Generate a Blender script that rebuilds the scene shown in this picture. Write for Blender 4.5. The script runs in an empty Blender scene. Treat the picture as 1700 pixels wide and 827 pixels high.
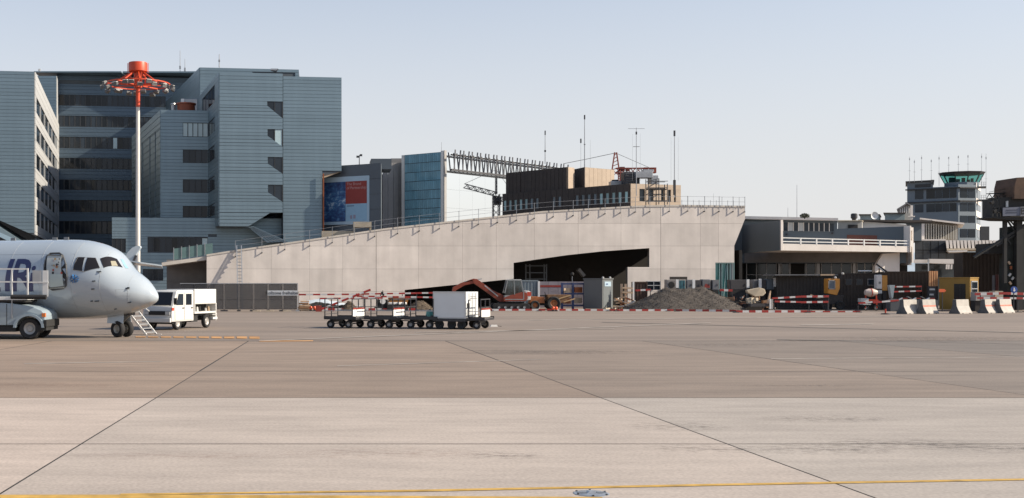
import bpy, bmesh, math, random
from mathutils import Vector, Matrix
random.seed(7)
R = math.radians
C = bpy.context.scene.collection
SC = bpy.context.scene

# ------------------------------------------------------------------ camera
F, CX, HY, H = 1900.0, 535.0, 470.0, 2.37     # focal length in px of a 1700 px wide frame, principal point, eye height
cam = bpy.data.cameras.new('camera'); co = bpy.data.objects.new('camera', cam); C.objects.link(co)
co.location = (0, 0, H); co.rotation_euler = (R(90), 0, 0)
cam.sensor_width = 36; cam.lens = 36*F/1700
cam.shift_x = (850-CX)/1700; cam.shift_y = (HY-413.5)/1700
cam.clip_start = .5; cam.clip_end = 8000
SC.camera = co
# ------------------------------------------------------------------ light
SUN_EL, SUN_AZ = 31.0, 98.0                  # azimuth clockwise from +Y
w = bpy.data.worlds.new('World'); SC.world = w; w.use_nodes = True
nt = w.node_tree; bg = nt.nodes['Background']
sky = nt.nodes.new('ShaderNodeTexSky'); sky.sky_type = 'NISHITA'; sky.sun_disc = False
sky.sun_elevation = R(SUN_EL); sky.sun_rotation = R(SUN_AZ)
sky.altitude = 400; sky.air_density = 1.0; sky.dust_density = 1.2; sky.ozone_density = 1.2
# pale haze towards the horizon, the same all round
tc = nt.nodes.new('ShaderNodeTexCoord'); sx = nt.nodes.new('ShaderNodeSeparateXYZ'); nt.links.new(tc.outputs['Generated'], sx.inputs[0])
mr = nt.nodes.new('ShaderNodeMapRange'); mr.interpolation_type = 'SMOOTHSTEP'; mr.inputs[1].default_value = -.02; mr.inputs[2].default_value = .52; mr.inputs[3].default_value = .95; mr.inputs[4].default_value = .0
nt.links.new(sx.outputs['Z'], mr.inputs[0])
mx = nt.nodes.new('ShaderNodeMixRGB'); mx.inputs[2].default_value = (4.62, 4.55, 4.6, 1)
nt.links.new(mr.outputs[0], mx.inputs[0]); nt.links.new(sky.outputs[0], mx.inputs[1])
nt.links.new(mx.outputs[0], bg.inputs[0]); bg.inputs[1].default_value = 0.106
sl = bpy.data.lights.new('sun', 'SUN'); sl.energy = 4.6; sl.angle = R(.5); sl.color = (1, .885, .73)
so = bpy.data.objects.new('sun', sl); C.objects.link(so)
sd = Vector((math.sin(R(SUN_AZ))*math.cos(R(SUN_EL)), math.cos(R(SUN_AZ))*math.cos(R(SUN_EL)), math.sin(R(SUN_EL))))
so.rotation_euler = sd.to_track_quat('Z', 'Y').to_euler(); so.location = sd*300
SC.view_settings.view_transform = 'Standard'; SC.view_settings.look = 'None'
SC.view_settings.exposure = 0.68; SC.view_settings.gamma = 1

# ------------------------------------------------------------------ helpers
def X(px, Y): return (px-CX)/F*Y
def Z(py, Y): return H-(py-HY)/F*Y
def GY(py): return F*H/(py-HY)               # distance of a ground point seen at row py
def G(px, py, z=0.0): Y = GY(py); return (X(px, Y), Y, z)

MATS = {}
def M(name, col=(.5, .5, .5), rough=.7, metal=0., var=.10, ns=1.5, bump=0., rnd=0., streak=0., spec=.5, big=0., stretch=None):
    if name in MATS: return MATS[name]
    m = bpy.data.materials.new(name); m.use_nodes = True; MATS[name] = m
    t = m.node_tree; N = t.nodes; L = t.links; b = N['Principled BSDF']
    b.inputs['Roughness'].default_value = rough; b.inputs['Metallic'].default_value = metal
    b.inputs['Specular IOR Level'].default_value = spec
    geo = N.new('ShaderNodeNewGeometry'); cur = None
    def noise(scale, detail, vec=None):
        n = N.new('ShaderNodeTexNoise'); n.inputs['Scale'].default_value = scale; n.inputs['Detail'].default_value = detail
        L.new(vec or geo.outputs['Position'], n.inputs['Vector']); return n.outputs['Fac']
    def rng(v, a, lo=.3, hi=.7):
        r = N.new('ShaderNodeMapRange'); r.inputs[1].default_value = lo; r.inputs[2].default_value = hi
        r.inputs[3].default_value = 1-a; r.inputs[4].default_value = 1+a; L.new(v, r.inputs[0]); return r.outputs[0]
    def mul(a, v):
        if a is None: return v
        x = N.new('ShaderNodeMath'); x.operation = 'MULTIPLY'; L.new(a, x.inputs[0]); L.new(v, x.inputs[1]); return x.outputs[0]
    def mapped(sc):
        mp = N.new('ShaderNodeMapping'); mp.inputs['Scale'].default_value = sc; L.new(geo.outputs['Position'], mp.inputs['Vector']); return mp.outputs[0]
    sv = mapped(stretch) if stretch else None
    if var: cur = mul(cur, rng(noise(ns, 6, sv), var))
    if big: cur = mul(cur, rng(noise(.09, 3, sv), big))
    if streak: cur = mul(cur, rng(noise(1.6, 4, mapped((1, 1, .06))), streak))
    if rnd:
        oi = N.new('ShaderNodeObjectInfo'); r = N.new('ShaderNodeMapRange'); r.inputs[3].default_value = 1-rnd; r.inputs[4].default_value = 1+rnd
        L.new(oi.outputs['Random'], r.inputs[0]); cur = mul(cur, r.outputs[0])
    if stretch:
        cur = mul(cur, rng(noise(22, 3), .14)); cur = mul(cur, rng(noise(3.1, 8, mapped((.2, 1.1, 1))), .055, .35, .65))
    if cur is not None:
        mx = N.new('ShaderNodeVectorMath'); mx.operation = 'SCALE'; mx.inputs[0].default_value = col[:3]
        L.new(cur, mx.inputs['Scale']); L.new(mx.outputs[0], b.inputs['Base Color'])
    else: b.inputs['Base Color'].default_value = (*col[:3], 1)
    if bump:
        bp = N.new('ShaderNodeBump'); bp.inputs['Strength'].default_value = bump; bp.inputs['Distance'].default_value = .03
        L.new(noise(ns*6, 4, sv), bp.inputs['Height']); L.new(bp.outputs[0], b.inputs['Normal'])
    return m

class MB:
    def __init__(s): s.v = []; s.f = []; s.mi = []; s.cur = 0
    def add(s, vs, fs):
        o = len(s.v); s.v += [tuple(p) for p in vs]
        for f in fs: s.f.append([i+o for i in f]); s.mi.append(s.cur)
        return s
    def box(s, c, d, rz=0., rot=None):
        hx, hy, hz = d[0]/2, d[1]/2, d[2]/2
        pts = [Vector((x, y, z)) for z in (-hz, hz) for x, y in ((-hx, -hy), (hx, -hy), (hx, hy), (-hx, hy))]
        m = rot if rot else Matrix.Rotation(rz, 3, 'Z')
        pts = [m @ p+Vector(c) for p in pts]
        return s.add(pts, [(3, 2, 1, 0), (4, 5, 6, 7), (0, 1, 5, 4), (1, 2, 6, 5), (2, 3, 7, 6), (3, 0, 4, 7)])
    def bb(s, x0, x1, y0, y1, z0, z1): return s.box(((x0+x1)/2, (y0+y1)/2, (z0+z1)/2), (abs(x1-x0), abs(y1-y0), abs(z1-z0)))
    def prism(s, poly, vec):
        """closed 3-D polygon swept along vec"""
        n = len(poly); a = [Vector(p) for p in poly]; b = [p+Vector(vec) for p in a]
        return s.add(a+b, [list(range(n-1, -1, -1)), list(range(n, 2*n))]+[(i, (i+1) % n, n+(i+1) % n, n+i) for i in range(n)])
    def plan(s, poly, z0, z1): return s.prism([(x, y, z0) for x, y in poly], (0, 0, z1-z0))
    def xz(s, poly, y0, y1): return s.prism([(x, y0, z) for x, z in poly], (0, y1-y0, 0))
    def yz(s, poly, x0, x1): return s.prism([(x0, y, z) for y, z in poly], (x1-x0, 0, 0))
    def cyl(s, p0, p1, r0, r1=None, n=10):
        r1 = r0 if r1 is None else r1; p0 = Vector(p0); p1 = Vector(p1); d = (p1-p0)
        q = d.to_track_quat('Z', 'Y') if d.length > 1e-9 else Matrix.Identity(3).to_quaternion()
        vs = []
        for p, r in ((p0, r0), (p1, r1)):
            for i in range(n): a = 2*math.pi*i/n; vs.append(p+q @ Vector((r*math.cos(a), r*math.sin(a), 0)))
        return s.add(vs, [list(range(n-1, -1, -1)), list(range(n, 2*n))]+[(i, (i+1) % n, n+(i+1) % n, n+i) for i in range(n)])
    def tube(s, pts, r, n=6):
        for a, b in zip(pts, pts[1:]): s.cyl(a, b, r, r, n)
        return s
    def bar(s, p0, p1, wd, ht=None):
        """square bar"""
        ht = ht or wd; p0 = Vector(p0); p1 = Vector(p1); d = p1-p0; q = d.to_track_quat('Y', 'Z').to_matrix()
        return s.box((p0+p1)/2, (wd, d.length, ht), rot=q)
    def lathe(s, prof, c=(0, 0, 0), n=16, axis='Z'):
        vs = []; fs = []; m = len(prof)
        for i in range(n):
            a = 2*math.pi*i/n
            for r, z in prof:
                p = (r*math.cos(a), r*math.sin(a), z)
                if axis == 'Y': p = (p[0], p[2], p[1])
                if axis == 'X': p = (p[2], p[0], p[1])
                vs.append((p[0]+c[0], p[1]+c[1], p[2]+c[2]))
        for i in range(n):
            for j in range(m-1):
                a = i*m+j; b = ((i+1) % n)*m+j; fs.append((a, b, b+1, a+1))
        return s.add(vs, fs)
    def quad(s, *p): return s.add(p, [tuple(range(len(p)))])
    def build(s, name, mat, parent=None, smooth=False, bevel=0., loc=None, mats=None, kind=None):
        me = bpy.data.meshes.new(name); me.from_pydata(s.v, [], s.f)
        for mm in ([mat]+list(mats or [])): me.materials.append(mm)
        if mats: me.polygons.foreach_set('material_index', s.mi)
        bm = bmesh.new(); bm.from_mesh(me)
        bmesh.ops.recalc_face_normals(bm, faces=bm.faces)
        if bevel:
            es = [e for e in bm.edges if len(e.link_faces) == 2 and e.calc_face_angle(0) > .5]
            bmesh.ops.bevel(bm, geom=es, offset=bevel, segments=2, affect='EDGES', profile=.6)
        bm.to_mesh(me); bm.free()
        if smooth:
            me.polygons.foreach_set('use_smooth', [True]*len(me.polygons))
            me.set_sharp_from_angle(angle=R(38))
        o = bpy.data.objects.new(name, me); C.objects.link(o)
        if parent: o.parent = parent
        if loc: o.location = loc
        if kind: o['kind'] = kind
        return o

def tag(o, label, cat, group=None):
    o['label'] = label; o['category'] = cat
    if group: o['group'] = group
    return o
def thing(name, label, cat, loc=(0, 0, 0), rz=0., group=None):
    o = bpy.data.objects.new(name, None); C.objects.link(o); o.empty_display_size = .3
    o.location = loc; o.rotation_euler = (0, 0, rz); return tag(o, label, cat, group)
def dup(root, loc, rz, label, group=None):
    def cp(o, par):
        c = o.copy(); C.objects.link(c)
        if par: c.parent = par
        for ch in o.children: cp(ch, c)
        return c
    r = cp(root, None); r.location = loc; r.rotation_euler = (0, 0, rz); r['label'] = label
    if group: r['group'] = group
    return r
UNIT = {}
def piece(name, mat, parent, c, d, rz=0., label=None):
    """one box-shaped piece sharing a unit mesh between alike pieces"""
    if mat.name not in UNIT:
        b = MB().box((0, 0, 0), (1, 1, 1)).build('unit', mat); UNIT[mat.name] = b.data; bpy.data.objects.remove(b)
    o = bpy.data.objects.new(name, UNIT[mat.name]); C.objects.link(o); o.parent = parent
    o.location = c; o.scale = d; o.rotation_euler = (0, 0, rz)
    if label: o['label'] = label
    return o
def text_mesh(name, body, size, mat, parent, loc, rot, ext=.004, align='CENTER', shear=0.):
    cu = bpy.data.curves.new(name, 'FONT'); cu.body = body; cu.size = size; cu.extrude = ext; cu.align_x = align; cu.align_y = 'CENTER'; cu.shear = shear
    cu.resolution_u = 3; cu.offset = .012*size if ext < .0031 and align == 'CENTER' else 0
    t = bpy.data.objects.new(name, cu); C.objects.link(t); bpy.context.view_layer.update()
    me = bpy.data.meshes.new_from_object(t.evaluated_get(bpy.context.evaluated_depsgraph_get()))
    bpy.data.objects.remove(t); me.materials.clear(); me.materials.append(mat)
    o = bpy.data.objects.new(name, me); C.objects.link(o); o.parent = parent; o.location = loc; o.rotation_euler = rot
    return o

# ------------------------------------------------------------------ materials
concrete_wall = M('fair_faced_concrete', (.58, .53, .487), .85, var=.09, ns=.6, streak=.06, rnd=.07, bump=.15)
concrete_joint = M('concrete_joint', (.16, .15, .14), .9)
concrete_pale = M('pale_concrete', (.5, .46, .41), .85, var=.1)
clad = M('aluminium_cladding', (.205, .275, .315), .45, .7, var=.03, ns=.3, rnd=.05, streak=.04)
clad_side = M('sunlit_side_cladding', (.42, .425, .42), .6, var=.04, rnd=.04)  # paler than the fronts: sunlight on the side walls put into the colour
clad_rec = M('shaded_recess_cladding', (.09, .13, .17), .5, .5, var=.04, rnd=.05)  # darker copy of the cladding, carrying the shade of the deep court
clad_joint = M('cladding_joint', (.07, .085, .1), .7)
dark_glass = M('dark_window_glass', (.018, .025, .034), .06, var=.15, ns=.2, rnd=.6, spec=.3)
pale_glass = M('blind_and_sky_glass', (.42, .55, .58), .12, var=.06, ns=.6)
frame_dark = M('dark_window_frame', (.025, .028, .032), .5)
white_paint = M('white_paint', (.78, .77, .74), .45, var=.04)
grey_steel = M('galvanised_steel', (.38, .39, .4), .45, .6, var=.1)
dark_steel = M('dark_steel', (.045, .045, .05), .6, .2, var=.2)
rubber = M('rubber', (.018, .018, .019), .85, var=.2)
roof_grey = M('roof_gravel', (.3, .29, .28), .95, var=.2, ns=3)

# ------------------------------------------------------------------ ground
def struct(o): o['kind'] = 'structure'; return o
asphalt = M('asphalt_apron', (.215, .172, .138), .82, var=.16, ns=.35, big=.12, bump=.25, stretch=(.16, 1, 1))
def lerp3(a, b, t): return tuple(x+(y-x)*t for x, y in zip(a, b))
def slab_mat(kind, k):                          # rightward fall-off of light put into the bay colours, warm left, greyer right
    t_ = min(1, max(0, (k+1)/3.2))
    if kind: return M('pale_apron_concrete_%d' % k, lerp3((.42, .35, .295), (.30, .276, .243), t_), .8, var=.09, ns=.9, big=.1, bump=.25, rnd=.02, stretch=(.4, 1, 1))
    t_ = min(1, max(0, (k+1.5)/4.5)); return M('weathered_apron_concrete_%d' % k, lerp3((.268, .198, .145), (.165, .14, .117), t_), .82, var=.16, ns=1.1, big=.12, bump=.35, rnd=.02, stretch=(.2, 1, 1))
joint_dark = M('joint_filler', (.03, .028, .026), .9)
yellow_line = M('yellow_marking', (.47, .285, .06), .75, var=.3, ns=4)
white_line = M('worn_white_marking', (.33, .29, .25), .8, var=.3, ns=1.2)
orange_line = M('worn_orange_marking', (.42, .22, .08), .8, var=.4, ns=1)
g = MB(); g.quad((-3000, -400, 0), (3000, -400, 0), (3000, 6000, 0), (-3000, 6000, 0)); struct(g.build('ground', asphalt))
def jl(k, py):                                 # ground joint k runs away from the camera
    return 415+320*k+(-1.62+4.35*k)*(py-565)
rows = [(1400, 738, 1), (738, 661, 1), (661, 617, 0), (617, 566.5, 0)]
ab = MB(); ab.quad(G(-2200, 1405, .004), G(4600, 1405, .004), G(4600, 566, .004), G(-2200, 566, .004)); apron = struct(ab.build('apron', joint_dark))
for pa, pb, mt in rows:
    for k in range(-3, 7):
        a = [Vector(G(jl(k, pa), pa, .008)), Vector(G(jl(k+1, pa), pa, .008)), Vector(G(jl(k+1, pb), pb, .008)), Vector(G(jl(k, pb), pb, .008))]
        gx, gy = (.015, .024) if pa > 650 else (.026, .04)
        a[0] += Vector((gx, gy, 0)); a[1] += Vector((-gx, gy, 0)); a[2] += Vector((-gx, -gy, 0)); a[3] += Vector((gx, -gy, 0))
        MB().quad(*a).build('slab', slab_mat(mt, k), apron)
def strip(name, pts_near, pts_far, mat, z=.013):
    m = MB(); n = len(pts_near)
    for i in range(n-1): m.quad(G(*pts_near[i], z), G(*pts_near[i+1], z), G(*pts_far[i+1], z), G(*pts_far[i], z))
    return struct(m.build(name, mat))
strip('yellow_line', [(-300, 845), (300, 842), (1000, 836)], [(-300, 823.5), (300, 823), (1000, 827)], yellow_line)
strip('yellow_line', [(200, 823.5), (700, 818), (1200, 808), (1900, 795.5)], [(200, 821.5), (700, 814.8), (1200, 804.8), (1900, 792.8)], yellow_line, .014)
for (x0, y0, x1, y1, t) in [(430, 566, 1180, 536, 1.), (690, 552, 1020, 546, .7), (880, 531.5, 1500, 525, .7), (40, 604, 270, 600.5, 1.0), (560, 608, 900, 597, .9), (1330, 539.5, 1450, 538, 1.2), (1280, 596, 1700, 593, .9)]:
    strip('white_line', [(x0, y0+t), (x1, y1+t*.8)], [(x0, y0), (x1, y1)], white_line, .015)
stain = M('oil_stain', (.09, .08, .07), .7, var=.3, ns=3)
def stain_mat(name, col, dens):
    m_ = bpy.data.materials.new(name); m_.use_nodes = True; N = m_.node_tree.nodes; L = m_.node_tree.links; b_ = N['Principled BSDF']; b_.inputs['Base Color'].default_value = (*col, 1); b_.inputs['Roughness'].default_value = .8
    tc_ = N.new('ShaderNodeTexCoord'); mp = N.new('ShaderNodeMapping'); mp.inputs['Scale'].default_value = (1.6, 3.2, 1); L.new(tc_.outputs['Object'], mp.inputs[0])
    n_ = N.new('ShaderNodeTexNoise'); n_.inputs['Scale'].default_value = 2.2; n_.inputs['Detail'].default_value = 9; n_.inputs['Roughness'].default_value = .75; L.new(mp.outputs[0], n_.inputs['Vector'])
    gd = N.new('ShaderNodeTexGradient'); gd.gradient_type = 'SPHERICAL'; m2 = N.new('ShaderNodeMapping'); m2.inputs['Location'].default_value = (-1, -1, 0); m2.inputs['Scale'].default_value = (2, 2, 1); L.new(tc_.outputs['Generated'], m2.inputs[0]); L.new(m2.outputs[0], gd.inputs[0])
    a_ = N.new('ShaderNodeMath'); a_.operation = 'MULTIPLY'; r_ = N.new('ShaderNodeMapRange'); r_.inputs[1].default_value = .46; r_.inputs[2].default_value = .7; r_.inputs[4].default_value = dens; L.new(n_.outputs['Fac'], r_.inputs[0]); L.new(r_.outputs[0], a_.inputs[0])
    g_ = N.new('ShaderNodeMapRange'); g_.inputs[2].default_value = .6; L.new(gd.outputs['Fac'], g_.inputs[0]); L.new(g_.outputs[0], a_.inputs[1]); L.new(a_.outputs[0], b_.inputs['Alpha']); return m_
st_dark, st_rust = stain_mat('dark_stain', (.06, .052, .045), .75), stain_mat('rust_stain', (.20, .085, .045), .35)
for i, (px, py, wx, wy, mt) in enumerate([(1125, 709, 1.1, .9, 0), (1370, 696, 1.6, .7, 0), (1500, 738, 1.7, .8, 0), (1370, 747, 1.3, .8, 0), (640, 753, 2.0, .8, 1), (300, 758, 2.0, .5, 1), (1180, 746, 1.2, .6, 0), (830, 757, .8, .5, 0), (1650, 745, 1.3, .6, 0), (1460, 566, 9, 1.2, 0), (1200, 573, 4, 1.4, 0), (1560, 562, 8, 2.5, 0), (500, 567, 3.5, .8, 0), (1330, 641, 2.0, .4, 0), (920, 585, 5, 2, 0), (60, 640, 3, 1, 1)]):
    p = Vector(G(px, py, .0105+.0001*i)); q = MB(); q.quad((-wx, -wy, 0), (wx, -wy, 0), (wx, wy, 0), (-wx, wy, 0)); struct(q.build('stain', [st_dark, st_rust][mt], loc=p))
tyre = stain_mat('tyre_rubber', (.05, .045, .04), .45)
for i, pts in enumerate([[(1290, 563.5), (1450, 566), (1700, 571)], [(1000, 535), (1400, 545), (1700, 552)]]):
    q = MB()
    for a, b in zip(pts, pts[1:]): q.quad(G(a[0], a[1]+(a[1]-470)*.012, .0125+.0001*i), G(b[0], b[1]+(b[1]-470)*.012, .0125+.0001*i), G(*b, .0125+.0001*i), G(*a, .0125+.0001*i))
    struct(q.build('tyre_mark', M('tyre_trace', (.145, .122, .102), .8, var=.2, ns=2), None))
for x in range(225, 430, 21): strip('orange_line', [(x, 560.6+(x-225)*.012), (x+17, 560.6+(x-204)*.012)], [(x, 559), (x+17, 559.2)], orange_line, .016)
strip('orange_line', [(430, 568), (520, 567)], [(432, 566.5), (520, 565.5)], orange_line, .016)

TILT = math.tan(R(7))                          # the office fronts recede to the right by this much
def far(pa, Ya, pb):
    """plan points of a front that starts at column pa, distance Ya and ends at column pb"""
    xa = X(pa, Ya); yb = (Ya-xa*TILT)/(1-TILT*(pb-CX)/F)
    return (xa, Ya), (X(pb, yb), yb)
# ------------------------------------------------------------------ facade tools
class Face:
    """vertical wall face from plan point a to b (left to right as seen from outside)"""
    def __init__(s, a, b):
        s.a = Vector((a[0], a[1], 0)); d = Vector((b[0]-a[0], b[1]-a[1], 0)); s.L = d.length; s.u = d.normalized()
        s.n = Vector((s.u.y, -s.u.x, 0)); s.rz = math.atan2(s.u.y, s.u.x)
    def at(s, u, z, o=0.): return s.a+s.u*u+s.n*o+Vector((0, 0, z))
    def u_of(s, px):
        """u at which the vertical line seen at column px meets the face"""
        k = (px-CX)/F
        return (k*s.a.y-s.a.x)/(s.u.x-k*s.u.y)
    def Y(s, u): return s.a.y+s.u.y*u
def block(face, name, mat, parent, u0, u1, z0, z1, o0, o1, label=None):
    c = face.at((u0+u1)/2, (z0+z1)/2, (o0+o1)/2)
    return piece(name, mat, parent, c, (u1-u0, abs(o1-o0), z1-z0), face.rz, label)
def courses(face, parent, z0, z1, holes=(), u0=0., u1=None, mat=None, h=.46, gap=.034, name='cladding_course', t=.1):
    """cladding boards of height h; holes are (u0,u1,z0,z1)"""
    u1 = face.L if u1 is None else u1; mat = mat or clad
    lv = {round(z0, 3), round(z1, 3)}
    z = z1
    while z > z0+.12: lv.add(round(z, 3)); z -= h
    for hl in holes:
        for q in hl[2:]:
            if z0 < q < z1:
                lv = {v for v in lv if abs(v-q) > .15 or v in (round(z0, 3), round(z1, 3))}; lv.add(round(q, 3))
    lv = sorted(lv)
    for a, b in zip(lv, lv[1:]):
        m = (a+b)/2; iv = [(u0, u1)]
        for hl in holes:
            if hl[2] < m < hl[3]:
                nv = []
                for p, q in iv:
                    if hl[1] <= p or hl[0] >= q: nv.append((p, q)); continue
                    if hl[0]-p > .05: nv.append((p, hl[0]))
                    if q-hl[1] > .05: nv.append((hl[1], q))
                iv = nv
        for p, q in iv: block(face, name, mat, parent, p, q, a+gap/2, b-gap/2, .005, t)
def windows(face, parent, u0, u1, z0, z1, n, pale=(), mull=.1, mat=None, o=.02):
    step = (u1-u0)/n
    for i in range(n):
        block(face, 'window', pale_glass if i in pale else (mat or dark_glass), parent, u0+i*step+mull/2, u0+(i+1)*step-mull/2, z0+.05, z1-.05, .0, o)
    fr = MB()
    for i in range(n+1): fr.box(face.at(u0+i*step, (z0+z1)/2, .03), (mull*.9, .06, z1-z0), face.rz)
    for z in (z0+.03, z1-.03): fr.box(face.at((u0+u1)/2, z, .03), (u1-u0, .058, .06), face.rz)
    fr.build('window_frame', frame_dark, parent)

# ------------------------------------------------------------------ office building, left wing and recessed front
ofl = thing('office_building', 'metal clad office block with recessed window bands and a sunlit slanting side wall', 'office building', (X(57, 150), 150, 0))
ofl_inv = Vector((-X(57, 150), -150, 0))
def grp(root):                                 # a part that gathers world-space pieces under a thing
    pass
class Sub:
    """a wing: mesh core as a part of the thing, pieces below it; coordinates stay in world metres"""
    def __init__(s, thing_, name, mb, mat, label=None):
        s.o = mb.build(name, mat, thing_); s.o.location = -Vector(thing_.location)
        if label: s.o['label'] = label
def xw(px, Y): return X(px, Y)
A1, A0 = far(57, 150., -330); SH = (-8.4, 50.)
zA = Z(119, 150); zAb = Z(391, 150)
m = MB(); m.prism([(A0[0], A0[1], 21.5), (A1[0], 150, zAb), (A1[0], 150, zA), (A0[0], A0[1], zA)], (SH[0], SH[1], 0))
m.prism([(A0[0]-1.2, 157, 0), (A1[0]-1.2, 157, 0), (A1[0]-1.2, 157, 22), (A0[0]-1.2, 157, 22)], (SH[0]*.86, SH[1]*.86, 0))
wingA = Sub(ofl, 'wing', m, clad_joint).o
fA = Face(A0, A1)
lv = zA; slope = (21.5-zAb)/fA.L              # boards are cut at the raking soffit
while lv-.46 > zAb:
    a, b = lv-.46+.017, lv-.017; ra, rb = max(0, fA.L-(a-zAb)/slope), max(0, fA.L-(b-zAb)/slope)
    q = MB(); q.prism([fA.at(ra, a, .005), fA.at(fA.L-.02, a, .005), fA.at(fA.L-.02, b, .005), fA.at(rb, b, .005)], fA.n*.095); q.build('cladding_course', clad, wingA); lv -= .46
fAs = Face(A1, (A1[0]+SH[0], 200.))
flo = [(Z(157, 200), Z(175, 200)), (Z(192, 200), Z(210, 200)), (Z(227, 200), Z(246, 200)), (Z(262, 200), Z(280, 200)), (Z(298, 200), Z(315, 200)), (Z(332, 200), Z(352, 200)), (Z(367, 200), Z(388, 200))]
rowsA = [(za, zb) for (zb, za) in []]
holes = []
rowsA = []
zt = zA-3.05
while zt > 1: rowsA.append((zt-2.05, zt)); zt -= 3.72
for (a, b) in rowsA: holes.append((1.6, fAs.L-1.5, a, b))
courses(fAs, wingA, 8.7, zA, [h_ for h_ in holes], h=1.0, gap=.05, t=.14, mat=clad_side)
for (a, b) in rowsA:
    if a > 1:
        n = 6; st = (fAs.L-3.1)/n
        for i in range(n):
            block(fAs, 'window', dark_glass, wingA, 1.6+i*st+.14, 1.6+(i+1)*st-.14, a+.03, b-.03, .0, .03)
            if a > 8.5: block(fAs, 'window_pier', clad_side, wingA, 1.6+i*st-.13, 1.6+i*st+.13, a, b, .004, .13)
# raking stair enclosure under the overhang
m = MB(); m.prism([(xw(-120, 148), 146, Z(300, 149)), (xw(42, 149), 149.5, Z(405, 149)), (xw(52, 149), 149.5, Z(420, 149)), (xw(-120, 149), 146, Z(330, 149))], (0, 5, 0))
o = Sub(ofl, 'stair_enclosure', m, clad).o
# block behind the wing and the recessed front
fB = Face((xw(20, 194), 194), (xw(93.5, 194), 194)); zB = Z(126, 194)
m = MB(); m.plan([(xw(20, 194), 194), (xw(93.5, 194), 194), (xw(95.6, 200.), 200.2), (xw(20, 194), 200.2)], 0, zB)
fBs = Face((xw(93.5, 194), 194), (xw(95.6, 200), 200.)); 
blkB = Sub(ofl, 'stair_block', m, clad_joint).o
courses(fB, blkB, 20, zB-.02); block(fBs, 'corner_panel', clad_side, blkB, 0.02, fBs.L, 5, zB-.02, .005, .1)
fC = Face(*far(94, 200., 331)); zC = Z(124.5, 200)
m = MB(); m.plan([(fC.a.x, fC.a.y), (fC.at(fC.L+1.5, 0).x, fC.at(fC.L+1.5, 0).y), (xw(345, 220), 224), (xw(80, 220), 222)], 0, zC)
recC = Sub(ofl, 'recessed_front', m, clad_joint).o
uw0, uw1 = fC.u_of(97.5), fC.u_of(275)
holes = [(uw0, uw1, b, a) for (a, b) in flo]+[(fC.u_of(98), fC.u_of(172), Z(139, 200), Z(133, 200))]
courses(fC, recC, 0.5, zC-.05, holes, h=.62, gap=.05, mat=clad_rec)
for ri, (a, b) in enumerate(flo):
    windows(fC, recC, uw0, uw1, b, a, 20, pale={2: (10,), 0: (), 3: (), 1: ()}.get(ri, ()), mull=.22)
m = MB(); m.bb(xw(62, 200), xw(205, 200), 197.6, 205, zC+.0, zC+.22); Sub(ofl, 'roof_canopy', m, clad)
m = MB(); m.bb(xw(205, 200), xw(345, 200), 199.2, 206, zC+.24, zC+.5); Sub(ofl, 'roof_edge', m, clad)

# ------------------------------------------------------------------ office building, right tower group
ofr = thing('office_building', 'tall grey metal clad office tower with four slanted corner windows', 'office building', (X(364, 150), 150, 0))
S1 = (-4.55, 19.)
zD0 = Z(112, 169); (D0a, D0y), (D0b, D0z) = far(332, 169, 496)
m = MB(); m.plan([(D0a, 169), (D0b, D0z), (D0b, 204), (D0a-9.3, 200.8)], 0, zD0)
slabD0 = Sub(ofr, 'upper_slab', m, clad_joint).o
f = Face((D0a, 169.), (D0b, D0z)); louv = (f.u_of(419), f.u_of(490), Z(124.3, 169), Z(117.3, 169))
courses(f, slabD0, Z(185, 169), zD0-.01, [louv])
f = Face((D0a-9.3, 200.8), (D0a, 169.)); courses(f, slabD0, 20, zD0-.01, h=.5)
# main tower
(x1, _), (x2, y2) = far(364, 150, 469.5); zT = Z(120, 150)
prof = [(x1, Z(376, 150)), (xw(412, 150), Z(376, 150)), (xw(448, 150), Z(353, 150)), (x2, Z(352, 150)), (x2, zT), (x1, zT)]
m = MB(); m.prism([(x, 150+(x-x1)*TILT, z) for x, z in prof], (S1[0]*.98, S1[1]*.98, 0))
# right edge of the mass stays hidden behind the stair tower
twr = Sub(ofr, 'main_tower', m, clad_joint).o
f = Face((x1, 150.), (x2, y2))
slant = [(443.8, 167, 174.3, 194.8), (444.3, 213.3, 224.6, 242.), (444.5, 259.8, 270.7, 287.4), (445., 306., 318.6, 334.3)]
z = zT
def ucut(a, b):
    """right-hand end of a board between heights a and b, at its bottom and top"""
    res = [f.L, f.L]
    for (pl, ya, yl, yr) in slant:
        ul, ur = f.u_of(pl), f.u_of(468.7); zt, zl, zr = Z(ya, 150), Z(yl, 150), Z(yr, 150)
        m_ = (a+b)/2
        if zr < m_ < zt:
            for i, q in enumerate((a, b)):
                res[i] = ul if q >= zl else ul+(ur-ul)*min(1, max(0, (zl-q)/(zl-zr)))
    return res
zs = set()
while z > Z(376, 150): zs.add(round(z, 3)); z -= .46
for sl_ in slant:
    for q in sl_[1:]:
        zq = Z(q, 150); zs = {v for v in zs if abs(v-zq) > .17}; zs.add(round(zq, 3))
zs.add(round(Z(376, 150), 3)); zs.add(round(Z(352.5, 150), 3)); zs = sorted(zs)
for a, b in zip(zs, zs[1:]):
    if b-a < .1: continue
    ra, rb = ucut(a, b)
    if b <= Z(352.4, 150)+.01:                  # raking lower corner
        k = (xw(448, 150)-xw(412, 150))/(Z(353, 150)-Z(376, 150))
        ra = xw(412, 150)-x1+(a-Z(376, 150))*k; rb = xw(412, 150)-x1+(b-Z(376, 150))*k
    if abs(ra-rb) < 1e-4: block(f, 'cladding_course', clad, twr, 0.02, ra-.02, a+.017, b-.017, .005, .1)
    else:
        q = MB(); q.prism([f.at(.02, a+.027, .005), f.at(ra, a+.027, .005), f.at(rb, b-.027, .005), f.at(.02, b-.027, .005)], f.n*.095); q.build('cladding_course', clad, twr)
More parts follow.
